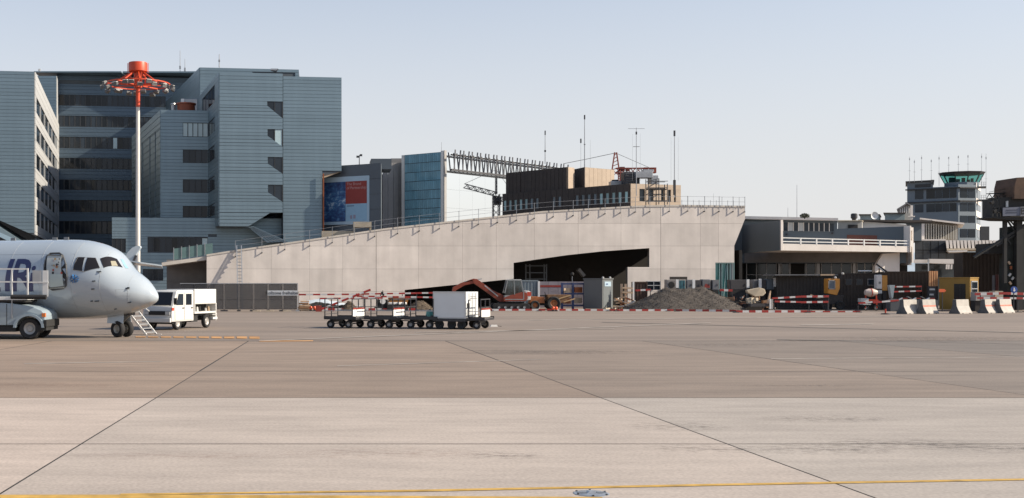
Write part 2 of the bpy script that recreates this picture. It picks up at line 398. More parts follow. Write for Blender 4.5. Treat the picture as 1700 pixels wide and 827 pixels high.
for i, (pl, ya, yl, yr) in enumerate(slant):
    for j, (p0, p1) in enumerate(((pl+.3, 455.6), (456.4, 468.3))):
        u0, u1 = f.u_of(p0), f.u_of(p1)
        def zl(p): return Z(yl+(yr-yl)*(p-pl)/(468.7-pl), 150)
        q = MB(); q.prism([f.at(u0, zl(p0), 0.), f.at(u1, zl(p1), 0.), f.at(u1, Z(ya+.4, 150), 0.), f.at(u0, Z(ya+.4, 150), 0.)], f.n*.02)
        q.build('window', pale_glass if (i, j) == (1, 1) else dark_glass, twr)
    q = MB(); q.box(f.at(f.u_of(456), (Z(ya, 150)+zl(456))/2, .03), (.1, .06, Z(ya, 150)-zl(456)), f.rz)
    q.box(f.at(f.u_of(468.9), (Z(ya, 150)+Z(yr, 150))/2, .03), (.14, .06, Z(ya, 150)-Z(yr, 150)), f.rz); q.build('window_frame', frame_dark, twr)
# left flank of the tower, with ribbon windows turning the corner onto the low wing
floors = [(26.7, 29.0), (22.75, 24.7), (19.1, 20.95), (14.95, 16.8), (11.5, 13.1)]
f = Face((x1+S1[0], 150+S1[1]), (x1, 150.))
uA, uB = f.u_of(342), f.u_of(357.5); uA0 = f.u_of(337)
holes = [((uA0 if i == 0 else uA), uB, a, b) for i, (a, b) in enumerate(floors)]
courses(f, twr, 9.9, zT-.02, holes, h=.5)
for i, (a, b) in enumerate(floors): windows(f, twr, holes[i][0], uB, a, b, 4 if i == 0 else 3)
# stair tower to the right of it, turned a little
D2a, D2b = far(469.8, y2+.1, 567); zD2 = Z(125.3, 150.5); zcut = Z(292, 152)
m = MB(); f = Face(D2a, D2b)
uc = f.u_of(535); pc = f.at(uc, 0)
m.prism([(D2a[0], D2a[1], 0), (pc.x, pc.y, 0), (pc.x, pc.y, zcut), (D2b[0], D2b[1], zcut+.6), (D2b[0], D2b[1], zD2), (D2a[0], D2a[1], zD2)], (-1.5, 15, 0))
st = Sub(ofr, 'stair_tower', m, clad_joint).o
z = zD2
while z > 4:
    a = z-.46; block(f, 'cladding_course', clad, st, .02, (f.L if a > zcut+.35 else uc)-.02, a+.017, z-.017, .005, .1); z = a
m = MB(); m.prism([(pc.x+.02, pc.y+.1, zcut-.35), (D2b[0]-.05, D2b[1]+.1, zcut+.58), (pc.x+.02, pc.y+.1, zcut+.02)], (-1.4, 13, 0)); Sub(ofr, 'soffit', m, M('soffit_beige', (.5, .4, .29), .8))
# low wing with terrace
f3 = Face(*far(267, 159, 345.6)); z3 = Z(184, 160)
m = MB(); m.plan([f3.a.xy[:], f3.at(f3.L, 0).xy[:], (xw(330, 172), 178), (-31.2, 188)], 9, z3)
lw = Sub(ofr, 'low_wing', m, clad_joint).o
uA, uB = f3.u_of(303.5), f3.u_of(345)
holes = [(uA, uB, a, b) for a, b in floors[1:]]
courses(f3, lw, Z(362, 160)-.3, z3-.01, holes)
for i, (a, b) in enumerate(floors[1:]): windows(f3, lw, uA, uB, a, b, 5 if i == 0 else 4, pale=(0, 1, 2, 3, 4) if i == 0 else ())  # top row panes are pale: reflected sky put into the glass colour
f = Face((-31.2, 188.), f3.a.xy[:])
slits = [(f.u_of(q)-.5, f.u_of(q)+.5, 11, z3-2.5) for q in (228, 238, 250, 259)]
courses(f, lw, 9.5, z3-.01, slits, h=.9, gap=.07)
for q in slits: block(f, 'window', dark_glass, lw, q[0], q[1], q[2], q[3], 0, .02)
# podium
fE = Face(*far(186, 151.5, 472)); zE = Z(362, 153)
m = MB(); m.plan([fE.a.xy[:], fE.at(fE.L, 0).xy[:], (xw(472, 160), 168), (xw(186, 160), 168)], 0, zE)
pod = Sub(ofr, 'podium', m, clad_joint).o
wa = (fE.u_of(245), fE.u_of(345), Z(418.5, 153), Z(395, 153)); wb = (fE.u_of(186.5), fE.u_of(209), Z(420, 153), Z(397, 153)); lvr = (fE.u_of(345.5), fE.u_of(360), Z(393.5, 153), Z(389, 153)); wc = (fE.u_of(237), fE.u_of(271), Z(466, 153), Z(447, 153))
courses(fE, pod, .5, zE-.01, [wa, wb, lvr, wc])
windows(fE, pod, *wa, 10, pale=(9,)); windows(fE, pod, *wb, 3); windows(fE, pod, *wc, 4)
# raking stair enclosure on the podium front
m = MB(); m.prism([(xw(412, 151), 151, Z(377, 151)), (xw(420, 151), 151, Z(375.5, 151)), (xw(478, 151), 151, Z(401, 151)), (xw(444, 151), 151, Z(403, 151))], (0, 3.4, 0))
o = Sub(ofr, 'stair_enclosure', m, clad).o
for k in range(5):
    t = k/5; q = MB(); q.prism([(xw(414+8*t, 151), 150.95, Z(378-1.2*t, 151)), (xw(415+8*t, 151), 150.95, Z(378-1.2*t, 151)), (xw(451+30*t, 151), 150.95, Z(402.5-1.5*t, 151)), (xw(449+30*t, 151), 150.95, Z(402.5-1.5*t, 151))], (0, .04, 0)); q.build('seam', clad_joint, o)
# things on the roofs
def mast(px, ytop, ybot, Y, r=.05, label='thin aerial', name='aerial', col=None, bits=(), group=None, cat='aerial'):
    t = thing(name, label, cat, (X(px, Y), Y, Z(ybot, Y)), 0, group); L = Z(ytop, Y)-Z(ybot, Y)
    b = MB(); b.cyl((0, 0, 0), (0, 0, L), r, r*.6, 6); b.build('pole', col or grey_steel, t)
    for (k, wdt, hh, mt) in bits:
        b = MB(); b.box((0, 0, L*k), (wdt, wdt if hh > wdt else .05, hh)); b.build('antenna_element', mt, t)
    return t
mast(299, 84, 127, 205, .07, 'left one of two thin aerials between the red mast head and the tower', bits=((.35, .3, .5, grey_steel),))
mast(307, 98, 127, 205, .07, 'right one of two thin aerials between the red mast head and the tower', bits=((.4, .3, .6, grey_steel),))
mast(364, 90, 112, 172, .08, 'short stub aerial on the roof edge of the office tower', bits=((.5, .25, .3, grey_steel),))
mast(65.5, 114, 126, 200, .08, 'tiny aerial with white cap at the left canopy end', bits=((.8, .5, .4, white_paint),))
t = thing('security_camera', 'small grey camera gadget on the parapet of the office tower', 'camera', (xw(455, 168.5), 168.6, Z(117, 169)))
b = MB(); b.box((0, -.25, 0), (1.0, .3, .25)); b.build('housing', grey_steel, t); b = MB(); b.bar((-.5, -.25, -.1), (.3, -.1, -.3), .15); b.bar((.6, -.25, .1), (.2, -.1, -.4), .12); b.build('bracket', dark_steel, t)
t = thing('roof_kiosk', 'round rust orange roof kiosk on the terrace of the low office wing', 'roof kiosk', (xw(309, 166), 166, z3))
b = MB(); b.lathe([(0, 1.75), (1.3, 1.75), (1.3, 0.0)], n=20); b.build('drum', M('rust_orange', (.3, .075, .03), .6), t, smooth=True)
b = MB(); b.lathe([(0, 2.0), (1.45, 1.95), (1.45, 1.76), (0, 1.76)], n=20); b.build('lid', M('rust_orange', (.3, .075, .03)), t, smooth=True)
for i, (dx, r, hh) in enumerate(((-1.8, .28, 1.7), (-2.9, .15, .5))):
    t = thing('vent_pipe', ('tall', 'short')[i]+' silver vent pipe left of the orange roof kiosk', 'vent', (xw(309, 166)+dx, 166-.6, z3), 0, None)
    b = MB(); b.cyl((0, 0, 0), (0, 0, hh), r, r, 12); b.build('pipe', grey_steel, t, smooth=True); b = MB(); b.cyl((0, 0, hh), (0, 0, hh+.2), r*1.4, r*1.2, 12); b.build('cap', grey_steel, t)
t = thing('plant_box', 'grey ventilation box behind the orange roof kiosk', 'roof plant', (xw(316, 172), 172, z3))
b = MB(); b.box((0, 0, 1.7), (2.4, 2.4, 3.4)); b.build('housing', grey_steel, t, bevel=.05); b = MB(); b.box((-1.0, -1.2, 2.9), (.5, .3, 1.0)); b.build('duct', white_paint, t)

# ------------------------------------------------------------------ long concrete wall with a dark opening
# The wall is turned a few degrees towards the sun; it stands on the line from WL to WR.
WT = math.tan(R(8.0)); WY0 = 104.5
def wy(px): return (WY0-X(343, WY0)*WT)/(1-WT*(px-CX)/F)
def wp(px, py, o=0.): Y = wy(px); return (X(px, Y), Y-o, Z(py, Y))
wall = thing('concrete_wall', 'long pale concrete wall with a rising top edge and a wedge shaped dark opening', 'wall', wp(343, 513)[:2]+(0,))
woff = -Vector(wall.location)
top_edge = [(343, 425), (391, 417.5), (520, 399), (640, 381.5), (770, 367), (900, 353), (1059, 343.8), (1132, 342.5), (1237, 344)]
outline = top_edge+[(1237, 363), (1219, 408), (1219, 436), (1187.5, 436), (1187.5, 516), (1042, 516), (1042, 443.5), (1078, 443.5), (1078, 412), (1000, 417.3), (941.5, 423.6), (904, 429), (852.7, 436.5), (852.7, 463), (672, 481.5), (672, 516), (343, 516)]
def ground_z(p): return (p[0], p[1], max(p[2], 0.))
m = MB(); m.prism([ground_z(wp(px, py, -.06)) for px, py in outline], (0, .55, 0))
core = m.build('wall_core', concrete_joint, wall); core.location = woff
def clip(poly, axis, val, keep_less):
    out = []
    for i in range(len(poly)):
        a, b = poly[i], poly[(i+1) % len(poly)]
        ia = (a[axis] <= val) if keep_less else (a[axis] >= val); ib = (b[axis] <= val) if keep_less else (b[axis] >= val)
        if ia: out.append(a)
        if ia != ib:
            t = (val-a[axis])/(b[axis]-a[axis]); q = [0, 0]; q[axis] = val; q[1-axis] = a[1-axis]+t*(b[1-axis]-a[1-axis]); out.append(tuple(q))
    return out
vx = [343, 398, 451, 514, 569, 624.5, 695, 768, 824, 887, 960, 1031, 1097, 1163, 1193, 1240]
hy = [330, 371, 408.5, 446.5, 484, 520]
for i in range(len(vx)-1):
    for j in range(len(hy)-1):
        x0, x1 = vx[i], vx[i+1]; y0, y1 = hy[j], hy[j+1]
        gx = .32 if vx[i] in (624.5, 1097) else .12; gx2 = .32 if vx[i+1] in (624.5, 1097) else .12
        p = outline
        for ax, vv, kl in ((0, x0+gx, False), (0, x1-gx2, True), (1, y0+.13, False), (1, y1-.13, True)):
            if p: p = clip(p, ax, vv, kl)
        # drop repeats
        q = []
        for a in p:
            if not q or abs(a[0]-q[-1][0])+abs(a[1]-q[-1][1]) > .02: q.append(a)
        if len(q) > 2 and abs(q[0][0]-q[-1][0])+abs(q[0][1]-q[-1][1]) < .02: q.pop()
        if len(q) < 3: continue
        o = MB().prism([ground_z(wp(a, b)) for a, b in q], (0, .07, 0)).build('concrete_panel', concrete_wall, wall); o.location = woff
# coping, terrace slab and the room behind the opening
m = MB()
for a, b in zip(top_edge, top_edge[1:]):
    p, q = Vector(wp(*a)), Vector(wp(*b)); m.prism([p+Vector((0, -.05, -.02)), q+Vector((0, -.05, -.02)), q+Vector((0, -.05, .14)), p+Vector((0, -.05, .14))], (0, .75, 0))
o = m.build('coping', concrete_pale, wall); o.location = woff
m = MB()
for a, b in zip(top_edge, top_edge[1:]):
    p, q = Vector(wp(*a)), Vector(wp(*b)); m.prism([p+Vector((0, .7, -.5)), q+Vector((0, .7, -.5)), q+Vector((0, .7, -.02)), p+Vector((0, .7, -.02))], (0, 14, 0))
o = m.build('terrace_slab', concrete_pale, wall); o.location = woff
m = MB(); b0, b1 = Vector(wp(345, 513)), Vector(wp(1236, 513))
m.prism([(b0.x, b0.y+11, 0), (b1.x, b1.y+11, 0), (b1.x, b1.y+11, 9.2), (b0.x+30, b0.y+9, 6.8), (b0.x, b0.y+11, 4.6)], (0, .3, 0))
m.prism([(b1.x-.3, b1.y+.6, 0), (b1.x, b1.y+.6, 0), (b1.x, b1.y+.6, 5.6), (b1.x-.3, b1.y+.6, 5.6)], (0, 10.5, 0))
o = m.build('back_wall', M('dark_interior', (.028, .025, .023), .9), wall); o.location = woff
m = MB()
for px in (890, 897, 922, 926): m.bar(wp(px, 508, -5.5), wp(px, 437, -5.5), .12)
for py in (440, 452, 463): m.bar(wp(890, py, -5.5), wp(926, py, -5.5), .1)
o = m.build('inner_window_frame', M('dull_frame', (.12, .13, .14), .5), wall); o.location = woff
m = MB(); m.bar(wp(975, 446, -4), wp(985, 458, -4), .5, .3); o = m.build('inner_duct', M('dull_duct', (.2, .19, .18), .6), wall); o.location = woff
# small openings
def wall_hole(px0, px1, py0, py1, name, mat, o_=.012):
    a, b = Vector(wp(px0, py1, o_)), Vector(wp(px1, py0, o_)); q = MB(); q.prism([ground_z(wp(px0, py1, o_)), ground_z(wp(px1, py1, o_)), wp(px1, py0, o_), wp(px0, py0, o_)], (0, .05, 0)); k = q.build(name, mat, wall); k.location = woff; return k
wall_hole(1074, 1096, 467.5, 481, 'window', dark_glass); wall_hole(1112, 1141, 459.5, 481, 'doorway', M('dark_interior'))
m = MB()
for px in (1074, 1085, 1096): m.bar(wp(px, 481, .04), wp(px, 467, .04), .07)
for py in (467.2, 474): m.bar(wp(1074, py, .04), wp(1096, py, .04), .07)
o = m.build('window_frame', grey_steel, wall); o.location = woff
teal = M('teal_glass', (.10, .27, .25), .15, var=.25, ns=.5)
for (a, b, mt) in ((1188, 1194.5, teal), (1195.5, 1198.5, dark_glass), (1199.5, 1208, teal), (1209, 1212, dark_glass), (1213, 1219, M('grey_blue_panel', (.16, .19, .21), .5))):
    wall_hole(a, b, 436.5, 512, 'glazing_panel', mt, -.2)
m = MB()
for px in (1187.7, 1195, 1199, 1208.5, 1212.5, 1219): m.bar(wp(px, 513, -.1), wp(px, 436, -.1), .09)
m.bar(wp(1187.5, 436.3, -.08), wp(1219, 436.3, -.08), .12); m.prism([wp(1201, 500, -.12), wp(1206, 440, -.12), wp(1207.5, 440, -.12), wp(1202.5, 500, -.12)], (0, .03, 0))
o = m.build('glazing_frame', M('teal_frame', (.2, .3, .3), .4), wall); o.location = woff
# left end: shaded recess with a thin roof slab
lr = thing('wall_end_recess', 'dark shaded recess at the low left end of the long wall', 'recess', wp(272, 513)[:2]+(0,))
lo = -Vector(lr.location)
m = MB(); a, b = Vector(wp(268, 513)), Vector(wp(343, 513))
m.prism([(a.x, a.y+3.5, 0), (b.x, b.y+3.5, 0), (b.x, b.y+3.5, 4.55), (a.x, a.y+3.5, 4.55)], (0, .3, 0)); m.prism([(b.x-.02, b.y+.1, 0), (b.x-.02, b.y+3.6, 0), (b.x-.02, b.y+3.6, 4.7), (b.x-.02, b.y+.1, 4.7)], (.3, 0, 0))
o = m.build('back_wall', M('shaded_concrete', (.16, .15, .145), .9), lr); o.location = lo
m = MB(); p, q = Vector(wp(268, 436)), Vector(wp(343, 427)); m.prism([p+Vector((0, .2, -.3)), q+Vector((0, .2, -.25)), q+Vector((0, .2, .1)), p+Vector((0, .2, .0))], (0, 4, 0))
o = m.build('roof_slab', concrete_pale, lr); o.location = lo
m = MB()
for k in range(3): m.bar((a.x, a.y+3.47, 1.3+k*1.2), (b.x, b.y+3.47, 1.3+k*1.2), .04)
o = m.build('board_joint', concrete_joint, lr); o.location = lo
# railing along the top: every post a part with its bracket
rail = thing('terrace_railing', 'thin wire railing on angled brackets all along the sloping top of the concrete wall', 'railing', wp(391, 417)[:2]+(0,)); ro = -Vector(rail.location)
posts = [391, 435, 473, 514, 551.6, 588, 622, 660, 696, 729, 761.5, 794, 825.7, 857, 886.6, 918, 951, 976, 1003.8, 1029, 1054, 1078, 1110.6, 1141, 1168.8, 1193, 1216, 1235.5]
def topy(px):
    for (a, b), (c, d) in zip(top_edge, top_edge[1:]):
        if a <= px <= c: return b+(d-b)*(px-a)/(c-a)
    return top_edge[-1][1]
pm = MB(); pm.bar((0, -.17, -.5), (0, -.17, 1.0), .04); pmb = MB(); pmb.bar((0, -.2, -.47), (0, .0, -.47), .09)
pd = None; bd = None; tops = []
for px in posts:
    loc = Vector(wp(px, topy(px)))+ro
    if pd is None:
        p = pm.build('post', grey_steel, rail); b_ = pmb.build('bracket', dark_steel, p); pd, bd = p.data, b_.data
    else:
        p = bpy.data.objects.new('post', pd); b_ = bpy.data.objects.new('bracket', bd); C.objects.link(p); C.objects.link(b_); p.parent = rail; b_.parent = p
    p.location = loc; tops.append(loc)
for dz in (.95, .5):
    m = MB(); m.tube([t_+Vector((0, -.15, dz)) for t_ in tops], .012, 4); m.build('wire', grey_steel, rail)
# mesh infill at the right end, green glass at the left end
m = MB()
for i in range(-1, 11):
    p = Vector(wp(1141+i*9.5, topy(min(1237, 1141+i*9.5)))); m.bar(p+ro+Vector((0, -.1, 0)), p+ro+Vector((0, -.1, .62+.35*(i % 3 == 0))), .03)
m.build('baluster', grey_steel, rail)
gr = thing('glass_balustrade', 'low green glass balustrade over the left end of the wall', 'balustrade', wp(285, 430)[:2]+(0,)); go = -Vector(gr.location)
gg = M('green_glass', (.09, .16, .16), .12, var=.1)
for i in range(5):
    a, b = Vector(wp(288+i*13, 431-i*1.9, -.4)), Vector(wp(300.4+i*13, 429.2-i*1.9, -.4)); m = MB(); m.prism([a, b, b+Vector((0, 0, 1.0)), a+Vector((0, 0, 1.0))], (0, .03, 0)); o = m.build('glass_pane', gg, gr); o.location = go
    m = MB(); m.bar(a+Vector((-.03, -.05, -.1)), a+Vector((-.03, -.05, 1.1)), .06); o = m.build('post', grey_steel, gr); o.location = go
# ladder leaning on the wall
ld = thing('ladder', 'long aluminium ladder leaning against the wall top and throwing a slanting shadow', 'ladder', wp(401, 513, 2.)[:2]+(0,)); lo_ = -Vector(ld.location)
pa, pb = Vector(wp(397, 417, .15)), Vector((ld.location.x, ld.location.y+.35, 0)); sd_ = Vector((.21, 0, 0))
m = MB()
for s_ in (-1, 1): m.bar(pa+sd_*s_+Vector((0, 0, .5)), pb+sd_*s_, .075)
o = m.build('side_rail', grey_steel, ld); o.location = lo_
m = MB()
for k in range(18): q = pb.lerp(pa, k/18+.03); m.bar(q-sd_, q+sd_, .06)
o = m.build('rung', grey_steel, ld); o.location = lo_
# people-free clutter seen above the wall on the terrace behind
conc_b = M('beige_concrete', (.46, .39, .29), .85, var=.12)
t = thing('parapet_block', 'beige concrete parapet standing behind the wall below the poster', 'parapet', (X(588, 128), 128, 0)); o_ = -Vector(t.location)
m = MB(); m.bb(X(534, 128), X(588, 128), 128, 130, 4, Z(383.5, 128)); o = m.build('low_block', conc_b, t); o.location = o_
m = MB(); m.bb(X(587, 127), X(617, 127), 127.4, 129, Z(377, 127), Z(368, 127)); m.bb(X(587, 127), X(590, 127), 127.6, 129, 4, Z(377, 127)); m.bb(X(614, 127), X(617, 127), 127.6, 129, 4, Z(377, 127)); o = m.build('cap_block', conc_b, t); o.location = o_

# ------------------------------------------------------------------ grey hall with the big poster
pf0, pf1 = (X(530, 154.9), 154.9), (X(633, 150), 150.)
hall = thing('grey_hall', 'plain grey hall carrying a large blue and red poster next to the office tower', 'hall', (pf1[0], 150, 0)); ho = -Vector(hall.location)
zh = Z(270.8, 150); clad_dark = M('dark_panel_cladding', (.095, .115, .135), .5, .2, var=.05, ns=.4, rnd=.05)
m = MB(); m.plan([pf0, pf1, (8.66, 165.6), (11.9, 166), (11.9, 172), (pf0[0], 172)], 0, zh)
o = m.build('wall', clad_joint, hall); o.location = ho; hw = o
fP = Face(pf0, pf1); courses(fP, hw, 4, zh-.02, h=2.0, gap=.04, mat=clad_dark, name='wall_panel', t=.08)
fR = Face((8.7, 165.6), (11.9, 166.)); ribd = M('pale_grey_cladding', (.30, .29, .28), .6, var=.06, rnd=.04)
n = 4
for i in range(n): block(fR, 'wall_panel', ribd, hw, fR.L*i/n+.02, fR.L*(i+1)/n-.02, 4, Z(270.5, 166), .004, .08)
m = MB(); m.bb(X(616, 156), X(650, 156), 156, 161, zh-.2, Z(263.5, 156)); o = m.build('roof_box', M('dark_panel_cladding'), hall); o.location = ho
m = MB(); m.bb(X(649, 166.5), X(668, 166.5), 166.5, 170, zh-.2, Z(263, 166.5)); o = m.build('roof_box', M('pale_grey_cladding'), hall); o.location = ho; o['label'] = 'pale roof box'
t = thing('floodlight', 'small twin headed floodlight on a pole on the grey hall roof', 'lamp', (X(596.5, 153), 153, zh-.2))
m = MB(); m.cyl((0, 0, 0), (0, 0, 1.55), .06, .05, 6); m.build('pole', dark_steel, t)
for sx_ in (-1, 1): m = MB(); m.box((.22*sx_, -.1, 1.45+.1*sx_), (.34, .25, .26)); m.build('lamp_head', dark_steel, t)
# poster
def print_mat(name, kind):
    m_ = bpy.data.materials.new(name); m_.use_nodes = True; t_ = m_.node_tree; N = t_.nodes; L = t_.links; b_ = N['Principled BSDF']; b_.inputs['Roughness'].default_value = .6
    tc_ = N.new('ShaderNodeTexCoord'); n1 = N.new('ShaderNodeTexNoise'); n1.inputs['Scale'].default_value = 1.1; n1.inputs['Detail'].default_value = 8; n1.inputs['Roughness'].default_value = .7
    mp = N.new('ShaderNodeMapping'); mp.inputs['Scale'].default_value = (1., 1., 1.8); L.new(tc_.outputs['Object'], mp.inputs[0]); L.new(mp.outputs[0], n1.inputs['Vector'])
    sp = N.new('ShaderNodeSeparateXYZ'); L.new(tc_.outputs['Object'], sp.inputs[0])
    cr = N.new('ShaderNodeValToRGB'); e = cr.color_ramp.elements
    e[0].position = .36; e[0].color = (.012, .03, .11, 1); e[1].position = .72; e[1].color = (.5, .6, .68, 1)
    k = e.new(.5); k.color = (.03, .085, .22, 1); k = e.new(.6); k.color = (.06, .18, .36, 1)
    # the group of rafters sits in the middle of the print: more contrast there
    md = N.new('ShaderNodeMath'); md.operation = 'ABSOLUTE'; L.new(sp.outputs['Z'], md.inputs[0])
    mr_ = N.new('ShaderNodeMapRange'); mr_.inputs[1].default_value = .3; mr_.inputs[2].default_value = 2.2; mr_.inputs[3].default_value = .08; mr_.inputs[4].default_value = -.03; L.new(md.outputs[0], mr_.inputs[0])
    ad = N.new('ShaderNodeMath'); ad.operation = 'ADD'; L.new(n1.outputs['Fac'], ad.inputs[0]); L.new(mr_.outputs[0], ad.inputs[1])
    L.new(ad.outputs[0], cr.inputs[0]); L.new(cr.outputs[0], b_.inputs['Base Color']); return m_
u0, u1 = fP.u_of(537.5), fP.u_of(614); pz0, pz1 = Z(371, 150.9), Z(292, 150.9)
ps = thing('poster', 'large poster with blue photo and red field on the grey hall', 'poster', tuple(fP.at((u0+u1)/2, (pz0+pz1)/2, .1)), fP.rz)
W2, H2 = (u1-u0)/2, (pz1-pz0)/2
m = MB(); m.box((0, -.03, 0), (2*W2, .06, 2*H2+.1)); m.build('backing', M('pale_blue_banner', (.40, .53, .62), .6, var=.03), ps)
uS = fP.u_of(575)-(u0+u1)/2; uE = fP.u_of(610)-(u0+u1)/2; zS = Z(337.5, 151.)-(pz0+pz1)/2; zt_ = H2-.62; zb_ = -H2+.35
m = MB(); m.box((0, 0, 0), (uS+W2-.05, .02, zt_-zb_)); m.build('photo_print', print_mat('poster_photo', 0), ps, loc=((uS-W2+.0)/2, -.075, (zt_+zb_)/2))
m = MB(); m.box((0, 0, 0), (uE-uS, .02, zt_-zS)); m.build('red_field', M('poster_red', (.27, .035, .028), .6, var=.05), ps, loc=((uS+uE)/2, -.075, (zt_+zS)/2))
m = MB(); m.box((0, 0, 0), (uE-uS, .02, zS-zb_)); m.build('blue_field', M('poster_blue', (.28, .46, .60), .6, var=.05), ps, loc=((uS+uE)/2, -.074, (zS+zb_)/2))
text_mesh('lettering', 'The Brand\nof Partnership', .52, M('poster_pale_red', (.5, .28, .27), .6), ps, (uS+.15, -.09, zt_-.62), (R(90), 0, 0), .002, 'LEFT')
text_mesh('lettering', 'Bombardier', .22, M('poster_navy', (.05, .09, .2), .6), ps, (uS+.15, -.09, zS-.3), (R(90), 0, 0), .002, 'LEFT') if False else None
m = MB(); m.box((uS+.15+.6, -.09, zS-.28), (1.1, .01, .1)); m.build('small_print', M('poster_navy', (.06, .1, .2), .6), ps)
m = MB(); m.box((uS+.85, -.09, zb_+.55), (.3, .01, .5)); m.box((uS+1.35, -.09, zb_+.6), (.35, .01, .5)); m.build('emblem', M('poster_emblem', (.28, .26, .33), .6), ps)
t = thing('scaffold_pole', 'rusty orange pole standing along the left edge of the poster', 'pole', (X(537, 151.3), 151.3, 3)); m = MB(); m.box((0, 0, (Z(288, 151)-3)/2), (.18, .18, Z(288, 151)-3)); m.build('tube', M('rust_paint', (.3, .09, .03), .7, var=.2), t)

# ------------------------------------------------------------------ glass building
gl = (X(667, 164.5), 164.5); gc = (X(736.5, 160), 160.); ge = (gc[0]+.70*34, gc[1]+.71*34)
glass = thing('glass_building', 'blue glass block whose sunlit side mirrors the bright sky, with fins along its top', 'glass building', (gc[0], gc[1], 0)); o_g = -Vector(glass.location)
zg = Z(252, 160); m = MB(); bk = (gl[0]+.70*34, gl[1]+.71*34); m.plan([gl, gc, ge, bk], 0, zg); o = m.build('core', clad_joint, glass); o.location = o_g
fG = Face(gl, gc); blue_glass = M('blue_curtain_glass', (.21, .41, .51), .08, .0, var=.10, ns=.5, rnd=.14)
nc, nr = 18, 10; zlo = 4
b = MB()
rh = [zg-1.3*k for k in range(13)]
for j in range(12):
    for i in range(nc):
        block(fG, 'glass_pane', blue_glass, o, .55+(fG.L-1.0)*i/nc+.02, .55+(fG.L-1.0)*(i+1)/nc-.02, rh[j+1]+.045, rh[j]-.035, .01, .05)
block(fG, 'edge_strip', white_paint, o, 0, .5, 3, zg-.02, .01, .06); block(fG, 'edge_strip', white_paint, o, fG.L-.42, fG.L, 3, zg+.15, .01, .09)
fM = Face(gc, ge); mirror = M('mirror_glass', (.9, .93, .95), .015, 1., var=0)
block(fM, 'corner_strip', M('pale_grey_cladding'), o, .0, .5, 3, zg+.2, .01, .14)
for i in range(11):
    for j in range(5): block(fM, 'mirror_pane', mirror, o, .55+i*3.0+.006, .55+(i+1)*3.0-.006, zg-2.6*(j+1)+.008, zg-2.6*j-.008, .02, .06)
# sunshade rack: two chords and leaning fins
m = MB(); m.bar(fM.at(.3, zg+.0-.45, 1.1), fM.at(33, zg-.45, 1.1), .2); m.bar(fM.at(.3, Z(282.5, 160), 1.1), fM.at(26, Z(282.5, 160), 1.1), .26); o2 = m.build('rack_chord', dark_steel, glass); o2.location = o_g
for i in range(30):
    u = .9+i*.98
    m = MB(); m.bar(fM.at(u, Z(283, 160), 1.15), fM.at(u+(.12 if i % 2 else -.12), zg+.25, 1.45), .11, .18); m.bar(fM.at(u, zg-.45, 0), fM.at(u, zg-.4, 1.5), .06)
    o2 = m.build('fin', M('fin_grey', (.17, .17, .18), .5, .3), glass); o2.location = o_g
mast(733, 236, 252, 162, .03, 'hair thin aerial on the corner of the glass building')

# tower crane whose reflection shows in the mirror side of the glass building
yellow_paint = M('crane_yellow', (.5, .33, .06), .6)
def lattice(b, p0, p1, wd, n, up=Vector((0, 0, 1)), r=.06):
    p0, p1 = Vector(p0), Vector(p1); d = (p1-p0).normalized(); a = d.cross(up)
    a = a.normalized() if a.length > .01 else Vector((1, 0, 0)); c = d.cross(a).normalized(); h_ = wd/2
    cs = [a*h_+c*h_, -a*h_+c*h_, -a*h_-c*h_, a*h_-c*h_]
    for q in cs: b.bar(p0+q, p1+q, r*2)
    for i in range(n):
        s_, e_ = p0.lerp(p1, i/n), p0.lerp(p1, (i+1)/n)
        for k in range(4):
            x_, y_ = (cs[k], cs[(k+1) % 4]) if (i+k) % 2 else (cs[(k+1) % 4], cs[k]); b.bar(s_+x_, e_+y_, r*1.4)
tcx, tcy = 135.5, 187.0
t = thing('tower_crane', 'small tower crane seen mirrored in the bright glass side', 'tower crane', (tcx, tcy, 0))
b = MB(); lattice(b, (0, 0, 0), (0, 0, 24), 1.5, 14, Vector((0, 1, 0)), .1); b.build('mast', dark_steel, t)
b = MB(); lattice(b, (0, 0, 24), (4.6, -7, 26.4), 1.0, 9, r=.1); lattice(b, (0, 0, 23), (-1.5, 5, 22), 1.0, 5, r=.1); b.build('jib', dark_steel, t)
b = MB(); b.bar((0, 0, 24), (0, 0, 30), .5); b.tube([(4.6, -7, 27), (0, 0, 30), (-1.5, 5, 22.5)], .05); b.build('tower_head', dark_steel, t)
b = MB(); b.box((-1.5, 5, 21.4), (1.4, 1.6, 1.6)); b.build('counterweight', M('rust_paint'), t); b = MB(); b.box((1.4, .5, 22.5), (1.6, 1.8, 2)); b.build('cab', dark_steel, t)

# ------------------------------------------------------------------ brown ribbed building
h1 = (X(1046, 125), 125.); h0 = (X(835, 139.4), 139.4)
brown = thing('brown_building', 'dark brown ribbed control building with a row of small windows above the wall', 'building', (h1[0], h1[1], 0)); o_b = -Vector(brown.location)
rib_b = M('brown_ribbed_panel', (.048, .038, .033), .75, var=.1, rnd=.07); tan_c = M('tan_concrete', (.40, .32, .245), .85, var=.08, rnd=.03); glass_t = M('pale_teal_pane', (.22, .36, .38), .12, var=.1, rnd=.3)
fH = Face(h0, h1); zl0 = Z(305, 125); v = Vector((fH.n.x, fH.n.y))*-1
